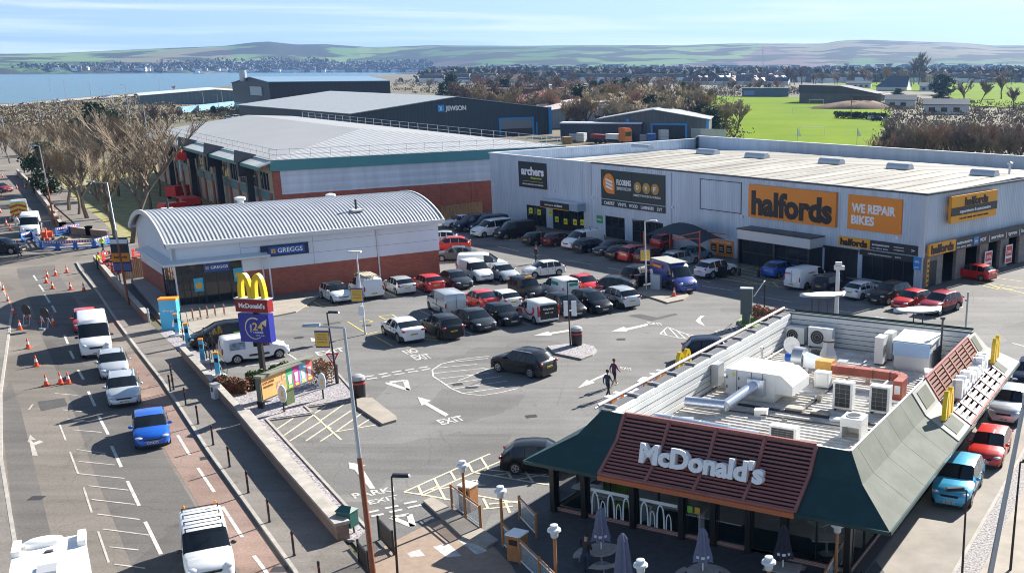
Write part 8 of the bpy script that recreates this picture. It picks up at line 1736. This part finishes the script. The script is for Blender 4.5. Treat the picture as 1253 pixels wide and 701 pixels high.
LB4={'grey':'grey bare tree on the far side of the playing fields','red':'rusty bare tree on the far side of the playing fields','tan':'tan bare tree on the far side of the playing fields','conifer':'dark conifer on the far side of the playing fields'}
G4='trees beyond the playing fields'
row(['grey','red','grey'],895,960,9,115,8,LB4,G4);row(['grey','red','tan','grey'],965,1110,9,105,15,LB4,G4);row(['grey','red','grey'],1090,1262,12,103,12,LB4,G4);row(['grey','conifer','grey'],970,1262,16,97,12,LB4,G4)
for x,yb,yt,lb in [(1124,104,64,'very tall bare poplar above the clubhouse roof'),(1118,104,70,'tall bare poplar just left of the tallest'),(1150,116,92,'dark round evergreen on the golf course, left'),(1158,117,95,'dark round evergreen on the golf course, right'),(1137,104,92,'pale blossoming tree on the golf course'),(1178,128,96,'spreading bare tree on the golf course fairway'),(1200,126,98,'second spreading bare tree on the fairway'),(1225,122,90,'third spreading bare tree on the fairway'),(1152,130,112,'dark bush beside the long low pavilion'),(1098,122,109,'dark bush in front of the clubhouse'),(1240,135,105,'bare tree at the right end of the golf course')]:
    tree_at('evergreen' if 'dark' in lb else 'blossom' if 'blossom' in lb else 'grey',x,yb,yt,lb,'trees on the golf course',wx=1.0 if 'poplar' in lb else 1.5)
# ================================================================ houses
hm=MB();hm.box(-5,5,-4,4,0,4.2,0);hm.add([(-5,-4,4.2),(-5,4,4.2),(-5,0,7.2),(5,-4,4.2),(5,4,4.2),(5,0,7.2)],[(0,1,2),(3,5,4)],0)
HW=[mat('house_white',(.62,.61,.57),.8),mat('house_cream',(.5,.44,.34),.8),mat('house_grey',(.33,.31,.29),.8)];HR_=[mat('house_slate',(.085,.09,.10),.7),mat('house_tile',(.16,.10,.085),.8)]
hwall=hm.mesh('house_wall',HW[0]);hr=MB();hr.slab((-5.4,-4.5,3.9),(5.4,-4.5,3.9),(5.4,0,7.4),(-5.4,0,7.4),.2);hr.slab((-5.4,0,7.4),(5.4,0,7.4),(5.4,4.5,3.9),(-5.4,4.5,3.9),.2);hr.box(-.5,.5,-.4,.4,7.0,8.6);hroof=hr.mesh('house_roof',HR_[0])
hrr=random.Random(3)
def house(x,y,label,group,s=1.0,rz=0):
    o=thing('house',label,'house',W(x,y),R(rz),group);o.scale=(s,s,s)
    for nm,me,ms in (('wall',hwall,HW),('roof',hroof,HR_)):c=bpy.data.objects.new(nm,me);COL.objects.link(c);c.parent=o;c.material_slots[0].link='OBJECT';c.material_slots[0].material=hrr.choice(ms)
for r_,(y,x0,x1,st) in enumerate([(104,842,962,9),(101.5,846,962,8.5),(99,840,968,8.5),(96.5,844,985,8.5),(94.5,850,1000,9)]):
    x=x0
    while x<x1:house(x+hrr.random()*2,y,'small white-walled house with slate roof in the estate beyond the playing field','houses of the estate beyond the field',1.0+(104-y)*.05,hrr.choice((-30,60,-25))+hrr.random()*8);x+=st
for (y,x0,x1,st) in [(104,600,662,7),(101,604,672,7),(98,612,680,7)]:
    x=x0
    while x<x1:house(x,y-(x-x0)*.06,'pale terraced house in the stepped rows beyond the blue depot','stepped terraces beyond the depot',1.25,25);x+=st
for (y,x0,x1,st) in [(97,728,800,8),(95,738,830,9)]:
    x=x0
    while x<x1:house(x,y,'pale roofed terraced house on the rise above the wood','terraces above the wood',1.4,20);x+=st
x=1050
while x<1262:house(x,94+hrr.random()*2,'small white house on the far right behind the trees','houses far right',1.7,hrr.random()*60);x+=9.5
# far town and woods across the land and the bay: nobody could count these
def stuff_obj(name,g,mats,label):o=g.obj(name,mats);tag(o,label,'town' if 'town' in name else 'scrub' if name=='scrub' else 'wood',kind='stuff');return o
FM=[mat('far_white',(.8,.8,.78),.8),mat('far_brown',(.26,.18,.14),.8),mat('far_slate',(.12,.12,.13),.8)]
g=MB();rr=random.Random(9)
for _ in range(4200):
    az=math.atan((rr.random()*1330-30-CX)/CF);left=az<math.atan((540-CX)/CF);r_=(float(T0f(az))-60+420*rr.random()**1.6) if left else (1300+2100*rr.random()**1.2)
    X,Y=r_*math.sin(az),r_*math.cos(az)
    if sd_poly(np.array([X]),np.array([Y]),seapoly)[0]<12:continue
    z=float(hill_height(np.array([X]),np.array([Y]))[0])-.5;w_=(7+12*rr.random()**2)*(1 if left else .8);h_=6+5*rr.random();m=rr.choice((0,0,0,1));g.box(X-w_,X+w_,Y-6,Y+6,z-4,z+h_*.62,m,rz=rr.random());g.box(X-w_*.98,X+w_*.98,Y-5,Y+5,z+h_*.62,z+h_,2,rz=rr.random()*.2)
stuff_obj('distant_town',g,FM,'pale specks of houses along the foot of the distant hills')
g=MB();rr=random.Random(19)
for _ in range(1050):
    az=math.atan((rr.random()*1330-30-CX)/CF);left=az<math.atan((540-CX)/CF);r_=(float(T0f(az))-60+520*rr.random()**1.3) if left else (1280+2000*rr.random());X,Y=r_*math.sin(az),r_*math.cos(az)
    if sd_poly(np.array([X]),np.array([Y]),seapoly)[0]<12:continue
    z=float(hill_height(np.array([X]),np.array([Y]))[0]);R1=10+26*rr.random();H1=9+7*rr.random();mi=rr.choice((0,0,1))
    for _k in range(26):
        p=Vector((X+rr.gauss(0,R1*.55),Y+rr.gauss(0,R1*.35),z+rr.random()*H1));u=Vector((rr.gauss(0,1),rr.gauss(0,1),rr.gauss(0,1))).normalized()*4.2;v=u.cross(Vector((rr.gauss(0,1),rr.gauss(0,1),rr.gauss(0,1)))).normalized()*3.2;g.add([p-u,p+v,p+u,p-v],[(0,1,2,3)],mi)
stuff_obj('distant_woods',g,[mat('far_wood',(.09,.075,.055),.95),mat('far_wood_green',(.05,.065,.035),.95)],'bands of dark woodland spread over the distant land')
for x,y,h_,lb in ((612,84.5,17,'dark church spire rising from the far town'),(726,85,14,'second distant spire above the terraces')):
    o=thing('church_spire',lb,'church',W(x,y));d_=o.location.length;k=h_/CF*d_;g=MB();g.box(-k*.14,k*.14,-k*.14,k*.14,0,k*.5);g.obj('tower',MATS['far_slate'],o);g=MB();g.lathe([(k*.17,k*.5),(.3,k)],6);g.obj('spire',MATS['far_slate'],o)
o=thing('lattice_mast','thin lattice mast on the distant right skyline','mast',W(933,92));d_=o.location.length;k=34/CF*d_;g=MB();[g.tube((sx*k*.03,sy*k*.03,0),(0,0,k),.5,.25,4) for sx in (-1,1) for sy in (-1,1)];g.obj('legs',GALV,o);g=MB();g.box(-k*.06,k*.06,-.4,.4,k*.75,k*.76);g.obj('arms',GALV,o)
# rough scrub and dead grass that nobody could count
g=MB();rr=random.Random(77)
def scrub(poly_,n,r0,h0,mi_,s=.36):
    xs=[p[0] for p in poly_];ys=[p[1] for p in poly_];k=0
    while k<n:
        x,y=rr.uniform(min(xs),max(xs)),rr.uniform(min(ys),max(ys));c=False
        for i in range(len(poly_)):
            (ax,ay),(bx,by)=poly_[i],poly_[(i+1) % len(poly_)]
            if (ay>y) != (by>y) and x<(bx-ax)*(y-ay)/(by-ay)+ax:c= not c
        k+=1
        if not c:continue
        b=W(x,y);R1=r0*(.4+rr.random());H1=h0*(.4+rr.random());m=rr.choice(mi_);q=s*(b.y/300)**.5
        for _k in range(30):
            p=b+Vector((rr.gauss(0,R1*.5),rr.gauss(0,R1*.5),rr.random()*H1));u=Vector((rr.gauss(0,.6),rr.gauss(0,.6),1)).normalized()*q;v=u.cross(Vector((rr.gauss(0,1),rr.gauss(0,1),.2))).normalized()*q*.5;g.add([p-u,p+v,p+u,p-v],[(0,1,2,3)],m)
scrub([(0,133),(60,128),(200,116),(215,122),(215,150),(190,160),(0,172)],900,2.5,1.6,(0,0,1,3));scrub([(210,132),(290,128),(330,140),(300,145),(225,150)],160,2,1.4,(0,1,2))
scrub([(480,100),(620,96),(700,118),(690,135),(600,122),(470,112)],420,4,2.4,(0,0,1,3));scrub([(830,108),(965,106),(990,116),(880,118),(835,124)],260,4,2.5,(0,1,2,3));scrub([(1085,128),(1100,122),(1260,128),(1260,190),(1110,190),(1078,168)],520,3,1.8,(0,1,3,3))
scrub([(640,112),(900,116),(900,172),(850,172),(640,150)],700,3,2.2,(0,1,3,1))
stuff_obj('scrub',g,[mat('scrub_straw',(.26,.21,.12),.95),mat('scrub_brown',(.16,.115,.07),.95),mat('scrub_green',(.09,.12,.04),.95),mat('scrub_grey',(.19,.15,.12),.95)],'straw and brown scrub over the rough ground behind the buildings')
# tall lamp columns on the coast road
far_l=[(82,127,97),(115,140,101),(159,145,104),(50,147,121),(139,128,112),(63,115,96),(196,112,93),(8,177,141),(121,150,124),(168,142,121),(65,150,140),(250,132,113),(268,136,116),(273,130,112),(127,125,107),(181,170,128),(70,141,131)]
for i,(x,yb,yt) in enumerate(far_l):
    b=W(x,yb);h_=(yb-yt)/(yb-80)*CAMH;q=W(x-4,yb);column('thin tall lamp column above the coast road',b,h_,1.4,180,(0,0),False,'lamp columns of the coast road',.14,GALV)
gs('road',wp((-40,136),(40,129),(110,122.5),(160,119),(205,114.5),(240,111),(240,109.5),(205,112.5),(160,116.5),(110,120),(40,126.5),(-40,133)),.45,mat('pale_coast_road',(.30,.28,.25),.85))
for i,(x,yb,yt,lb) in enumerate([(406,230+12,211,'slim lamp post with grey globe in front of the teal unit'),(560,250,203,'slim blue lamp post in front of the brick base'),(333,262,223,'white lantern post at the corner of the teal unit'),(298+3,345,290,'thin post by the bakery canopy')][:3]):
    b=W(x,yb);h_=(yb-yt)/(yb-80)*CAMH;column(lb,b,h_,.1,0,(0,0),False,None,.08,mat('blue_grey_post',(.35,.45,.52),.4),name='street_lamp')
o=thing('boat','small white boat far out on the bay','boat',W(243,90.5,SEA),R(10));g=MB();g.prism([(-14,-4),(10,-4),(17,0),(10,4),(-14,4)],-1,3);g.obj('hull',WHITE,o);g=MB();g.box(-9,2,-3,3,3,7);g.obj('cabin',WHITE,o)
# goal posts
for x,yb,w_,lb in ((993,166,3,'white goal frame in the nearest part of the playing field'),(1005,128,3,'white goal frame by the sports hall'),(985,139,3,'white goal frame in mid field')):
    b=W(x-15,yb);o=thing('goal',lb,'goal',b,R(-5));g=MB();g.path([(0,0,0),(0,0,2.44),(7.3,0,2.44),(7.3,0,0)],.07,5);g.obj('goal_frame',WHITE,o);g=MB();g.path([(0,0,2.4),(0,1.5,0),(7.3,1.5,0),(7.3,0,2.4)],.03,4);g.obj('net_stay',WHITE,o)
o=thing('telegraph_pole','brown pole beside the cars at the sports hall car park','pole',W(1041,146));g=MB();g.tube((0,0,0),(0,0,9),.2,.14,6);g.obj('pole',BARKD,o);g=MB();g.box(-.9,.9,-.06,.06,8.2,8.4);g.obj('cross_arm',BARKD,o)
hedge('hedge','clipped dark hedge behind the cars at the field edge',W(1022,144.5),W(1085,147),2,2.4,[EVG],1500,.45)
# yard goods
STK=[mat('stack_white',(.55,.56,.56),.6),mat('stack_brick',(.35,.12,.07),.8),mat('stack_grey',(.3,.31,.33),.7),mat('stack_timber',(.42,.27,.13),.8),mat('stack_blue',(.04,.12,.35),.5)]
for i,(x,y,m,lb) in enumerate([(703,172,0,'white wrapped pallet nearest the navy container'),(712,174,0,'white wrapped pallet beside the first'),(722,171,0,'tall white wrapped stack behind the lorry'),(732,170,2,'grey wrapped stack behind the lorry cab'),(768,173,2,'grey pallet stack right of the lorry'),(778,172,1,'dark red pallet stack in the yard'),(788,173,2,'pale grey pallet stack before the yard shed'),(797,175,4,'blue printed pack in front of the yard shed'),(812,173,0,'large white wrapped pack behind the parapet'),(694,176,3,'timber pack at the corner of the yard'),(840,168,2,'grey rack bay left of the palisade'),(852,170,3,'orange timber rack beside the palisade'),(866,171,0,'white rack bay along the palisade'),(880,172,2,'last rack bay before the field')]):
    o=thing('pallet_stack',lb,'pallet stack',W(x,y),R(-30+i*7));h_=1.6+(i % 3)*.6;g=MB();[g.box(-1.1,1.1,-.9,.9,.25+k*h_/3,.2+(k+1)*h_/3) for k in range(3)];g.obj('goods',STK[m],o);g=MB();g.box(-1.15,1.15,-.95,.95,0,.2);g.obj('pallet',STK[3],o)
o=thing('flag','white and violet pennants behind the warehouse parapet','flags',W(1048,186));g=MB();[g.tube((x,0,0),(x,0,5.5),.05,n=5) for x in (-14,0)];g.obj('pole',GALV,o);g=MB();g.add([(-14,0,5.5),(-14,0,3.6),(-13,0,3.6)],[(0,1,2)]);g.add([(0,0,5.5),(0,0,3.6),(1.0,0,3.6)],[(0,1,2)]);g.obj('pennant',WHITE,o)
# ================================================================ people
SKIN=mat('skin',(.42,.24,.17),.6);HAIRD=mat('hair_dark',(.02,.015,.012),.8)
CL=lambda n,c,r=.85:mat('cloth_'+n,c,r,var=.12,scale=12)
def person(label,loc,deg,pose='stand',top=None,legs=None,shoes=None,hair=None,h=1.75,shorts=False,cat='person',vest=None):
    """one continuous body grown on a posed skeleton; x is forwards"""
    o=thing('person',label,cat,loc,R(deg));k=h/1.78
    J={'pelvis':(0,0,.95,.145),'waist':(.0,0,1.10,.125),'chest':(.0,0,1.32,.155),'neck0':(0,0,1.47,.085),'neck':(.01,0,1.54,.058),'head':(.02,0,1.63,.088),'crown':(.02,0,1.72,.083)}
    for s,q in ((1,'l'),(-1,'r')):
        J.update({'sh'+q:(0,s*.18,1.42,.07),'el'+q:(-.03,s*.25,1.15,.048),'wr'+q:(.06,s*.24,.91,.033),'hd'+q:(.09,s*.235,.84,.036),'hp'+q:(0,s*.09,.88,.105),'kn'+q:(.02,s*.10,.49,.066),'an'+q:(-.01,s*.11,.09,.047),'to'+q:(.15,s*.12,.035,.038)})
    def mv(n,**kw):
        v=list(J[n]);
        for a,b in kw.items():v['xyz'.index(a)]=b
        J[n]=tuple(v)
    if pose=='walk':
        mv('knl',x=.20,z=.50);mv('anl',x=.28,z=.10);mv('tol',x=.44,z=.06);mv('knr',x=-.06,z=.49);mv('anr',x=-.36,z=.15);mv('tor',x=-.24,z=.04);mv('ell',x=-.12);mv('wrl',x=-.10,z=.93);mv('hdl',x=-.06,z=.86);mv('elr',x=.06);mv('wrr',x=.24,z=1.0);mv('hdr',x=.29,z=.94)
    elif pose=='phone':
        mv('ell',x=.02,z=1.16);mv('wrl',x=.24,y=.12,z=1.22);mv('hdl',x=.30,y=.08,z=1.27);mv('elr',x=.0);mv('wrr',x=.2,y=-.14,z=1.1);mv('hdr',x=.26,y=-.10,z=1.12);mv('head',x=.05);mv('crown',x=.07,z=1.71)
    elif pose in ('bend','reach'):
        f=.9 if pose=='bend' else .35
        for n in ('waist','chest','neck0','neck','head','crown','shl','shr'):
            x,y,z,r=J[n];dz=z-.95;J[n]=(x*math.cos(f)+dz*math.sin(f),y,.95+dz*math.cos(f)-x*math.sin(f),r)
        for s,q in ((1,'l'),(-1,'r')):sx,sy,sz,_=J['sh'+q];J['el'+q]=(sx+.14,s*.23,sz-.24,.048);J['wr'+q]=(sx+.34,s*.18,sz-.30,.033);J['hd'+q]=(sx+.41,s*.16,sz-.31,.036)
    elif pose=='sit':
        for n in list(J):
            x,y,z,r=J[n]
            if n[:2] in ('kn','an','to'):continue
            J[n]=(x,y,z-.45,r)
        for s,q in ((1,'l'),(-1,'r')):J['kn'+q]=(.42,s*.14,.46,.066);J['an'+q]=(.45,s*.14,.08,.047);J['to'+q]=(.6,s*.14,.035,.038);J['wr'+q]=(.25,s*.15,.62,.033);J['hd'+q]=(.32,s*.13,.6,.036)
    E=[('pelvis','waist'),('waist','chest'),('chest','neck0'),('neck0','neck'),('neck','head'),('head','crown')]
    for q in 'lr':E+=[('chest','sh'+q),('sh'+q,'el'+q),('el'+q,'wr'+q),('wr'+q,'hd'+q),('pelvis','hp'+q),('hp'+q,'kn'+q),('kn'+q,'an'+q),('an'+q,'to'+q)]
    nm=list(J);me=bpy.data.meshes.new('body');me.from_pydata([tuple(c*k for c in J[n][:3]) for n in nm],[(nm.index(a),nm.index(b)) for a,b in E],[])
    t=bpy.data.objects.new('body_skeleton',me);COL.objects.link(t);sm=t.modifiers.new('skin','SKIN');sb=t.modifiers.new('sub','SUBSURF');sb.levels=1;sb.render_levels=1
    if not me.skin_vertices:me.skin_vertices  # layer made by the modifier
    for i,n in enumerate(nm):
        v=me.skin_vertices[0].data[i];r=J[n][3]*k;v.radius=(r*(1.12 if n in ('chest','waist','pelvis') else 1),r*(.82 if n in ('chest','waist','pelvis') else 1));v.use_root=n=='pelvis'
    dg=bpy.context.evaluated_depsgraph_get();m2=bpy.data.meshes.new_from_object(t.evaluated_get(dg));bpy.data.objects.remove(t)
    ms=[SKIN,top,legs,shoes or BLACK,vest or top]
    m2.materials.clear();[m2.materials.append(m) for m in ms]
    mids={}
    def lab(a,b):
        s={a,b}
        if 'head' in s or 'crown' in s or s=={'neck0','neck'}:return 0
        if any(n[:2]=='hd' for n in s):return 0
        if any(n[:2]=='to' for n in s):return 3
        if any(n[:2]=='an' for n in s):return 0 if shorts else 2
        if any(n[:2] in ('kn','hp') for n in s):return 2
        if s<={'chest','waist','pelvis','neck0'}:return 4
        return 1
    segs=[(Vector(J[a][:3])*k,Vector(J[b][:3])*k,lab(a,b)) for a,b in E]
    for p in m2.polygons:
        c=p.center;best=(9,0)
        for a,b,l_ in segs:
            d=b-a;t_=max(0,min(1,(c-a).dot(d)/d.dot(d)));q=(c-a-d*t_).length
            if q<best[0]:best=(q,l_)
        p.material_index=best[1];p.use_smooth=True
    bo_=bpy.data.objects.new('body',m2);COL.objects.link(bo_);bo_.parent=o
    hd,cr=Vector(J['head'][:3])*k,Vector(J['crown'][:3])*k;up=(cr-hd).normalized()
    g=MB();g.T=Matrix.Translation(hd+up*.03) @ up.to_track_quat('Z','X').to_matrix().to_4x4();g.lathe([(.098,.0),(.108,.05),(.098,.11),(.06,.15),(.01,.165)],12);g.v=[(v[0]-.012,v[1],v[2]) for v in g.v];g.obj('hair',hair or HAIRD,bo_,smooth=True)
    g=MB();f=Vector((.095,0,0));c=hd+up*.01
    for s in (-1,1):g.box(c.x+.078,c.x+.092,s*.032-.010+c.y,s*.032+.010+c.y,c.z+.02,c.z+.034)
    g.obj('eyes',BLACK,bo_);g=MB();g.add([(c.x+.085,c.y-.015,c.z-.02),(c.x+.085,c.y+.015,c.z-.02),(c.x+.115,c.y,c.z-.018),(c.x+.088,c.y,c.z+.025)],[(0,2,3),(2,1,3),(0,1,2)]);g.obj('nose',SKIN,bo_);g=MB();g.box(c.x+.082,c.x+.09,c.y-.022,c.y+.022,c.z-.05,c.z-.043);g.obj('mouth',mat('lips',(.3,.1,.08),.6),bo_)
    for q in 'lr':
        w_,e_=Vector(J['wr'+q][:3])*k,Vector(J['hd'+q][:3])*k;d=(e_-w_).normalized();s_=d.cross(Vector((0,1,0))).normalized();g=MB();sg=1 if q=='l' else -1
        for i,L_ in enumerate((.068,.08,.075,.058)):b0=e_+s_*(.033-.022*i);m_=b0+d*L_*.5+Vector((0,-sg*.008,0));g.tube(b0,m_,.0095,.0085,5);g.tube(m_,b0+d*L_+Vector((0,-sg*.025,0)),.0085,.006,5)
        g.tube(w_+s_*.02,e_+s_*.055+d*-.01,.012,.010,5);g.tube(e_+s_*.055+d*-.01,e_+s_*.062+d*.03,.010,.007,5);g.obj('fingers',SKIN,bo_)
    return o
HV=mat('hi_vis_yellow',(.55,.72,.03),.6);HVO=mat('hi_vis_orange',(.85,.2,.02),.6)
NVY,BLK,GRY,TEALC=CL('navy',(.03,.045,.09)),CL('black',(.025,.025,.03)),CL('grey',(.08,.085,.1)),CL('teal',(.02,.22,.2))
WHC=CL('white',(.62,.62,.6));BRW=mat('hair_brown',(.12,.06,.03),.8)
p=W(*Zf(700,400,303,422));person('man in dark top and shorts with a pink hem walking behind his companion',p,50,'walk',CL('plum',(.12,.04,.09)),BLK,WHC,BRW,1.78,shorts=True)
p=W(*Zf(700,400,257,503));person('man in dark tracksuit walking in front near the restaurant sign',p,55,'walk',NVY,BLK,BLK,HAIRD,1.74)
p=W(718,703);p.z=.03;person('man in black jacket standing at the patio table',p,60,'phone',BLK,NVY,BLK,HAIRD,1.76)
person('worker in yellow hi-vis jacket walking beside the blue barriers',W(126.5,309),80,'walk',HV,BLK,BLK,HAIRD,1.8,vest=HV)
p=W(120,331);p.z=.1;person('worker in yellow hi-vis and red helmet bent at the red enclosure',p,20,'reach',HV,NVY,BLK,mat('helmet_red',(.6,.03,.02),.4),1.75,vest=HV)
p=W(142,318);p.z=.1;person('worker in black crouched inside the red enclosure',p,200,'sit',BLK,NVY,BLK,HAIRD,1.75)
person('man in grey top and dark trousers walking at the left edge',W(24.5,315),250,'walk',GRY,NVY,BLK,HAIRD,1.75)
person('man in white overalls beside the white high van',W(20,279),60,'stand',WHC,WHC,BLK,HAIRD,1.75);person('second man in white overalls leaning at the van',W(25,281),200,'reach',WHC,WHC,BLK,HAIRD,1.75)
person('man in black jacket standing behind the black hatchback',W(*Zf(530,240,775,355)),200,'stand',BLK,NVY,WHC,HAIRD,1.78)
person('bare armed man seen over the roof of the white five door hatchback',W(*Zf(530,240,738,478))+Vector((0,0,0)),230,'stand',BLK,NVY,BLK,BRW,1.76)
person('man in teal jacket at the open door of the black crossover',W(*Zf(500,320,150,525)),40,'reach',TEALC,NVY,BLK,HAIRD,1.74)
person('person in orange jacket bending at the boot of the white crossover',W(*Zf(850,260,40,432)),60,'bend',HVO,BLK,BLK,HAIRD,1.72,vest=HVO)
p=TTi(-3.5,30);person('worker in orange with yellow helmet in the raised basket',TT @ Vector((-4,30,0))+Vector((math.cos(R(36.5))*.6-math.sin(R(36.5))*4.2,math.sin(R(36.5))*.6+math.cos(R(36.5))*4.2,6.4)),100,'reach',HVO,NVY,BLK,mat('helmet_yellow',(.75,.6,.03),.4),1.75,vest=HVO)
# ---------------------------------------------------------------- air
hz_m=bpy.data.materials.new('haze');hz_m.use_nodes=True;t=hz_m.node_tree;t.nodes.clear();oo=t.nodes.new('ShaderNodeOutputMaterial');pv=t.nodes.new('ShaderNodeVolumePrincipled')
pv.inputs['Color'].default_value=(.28,.52,1,1);pv.inputs['Density'].default_value=.00006;pv.inputs['Anisotropy'].default_value=.2
t.links.new(pv.outputs[0],oo.inputs['Volume'])
g=MB();g.box(-9500,9800,-2600,9700,-8,330);o=g.obj('haze',hz_m);tag(o,kind='stuff',label='thin blue haze over the whole place',cat='haze')
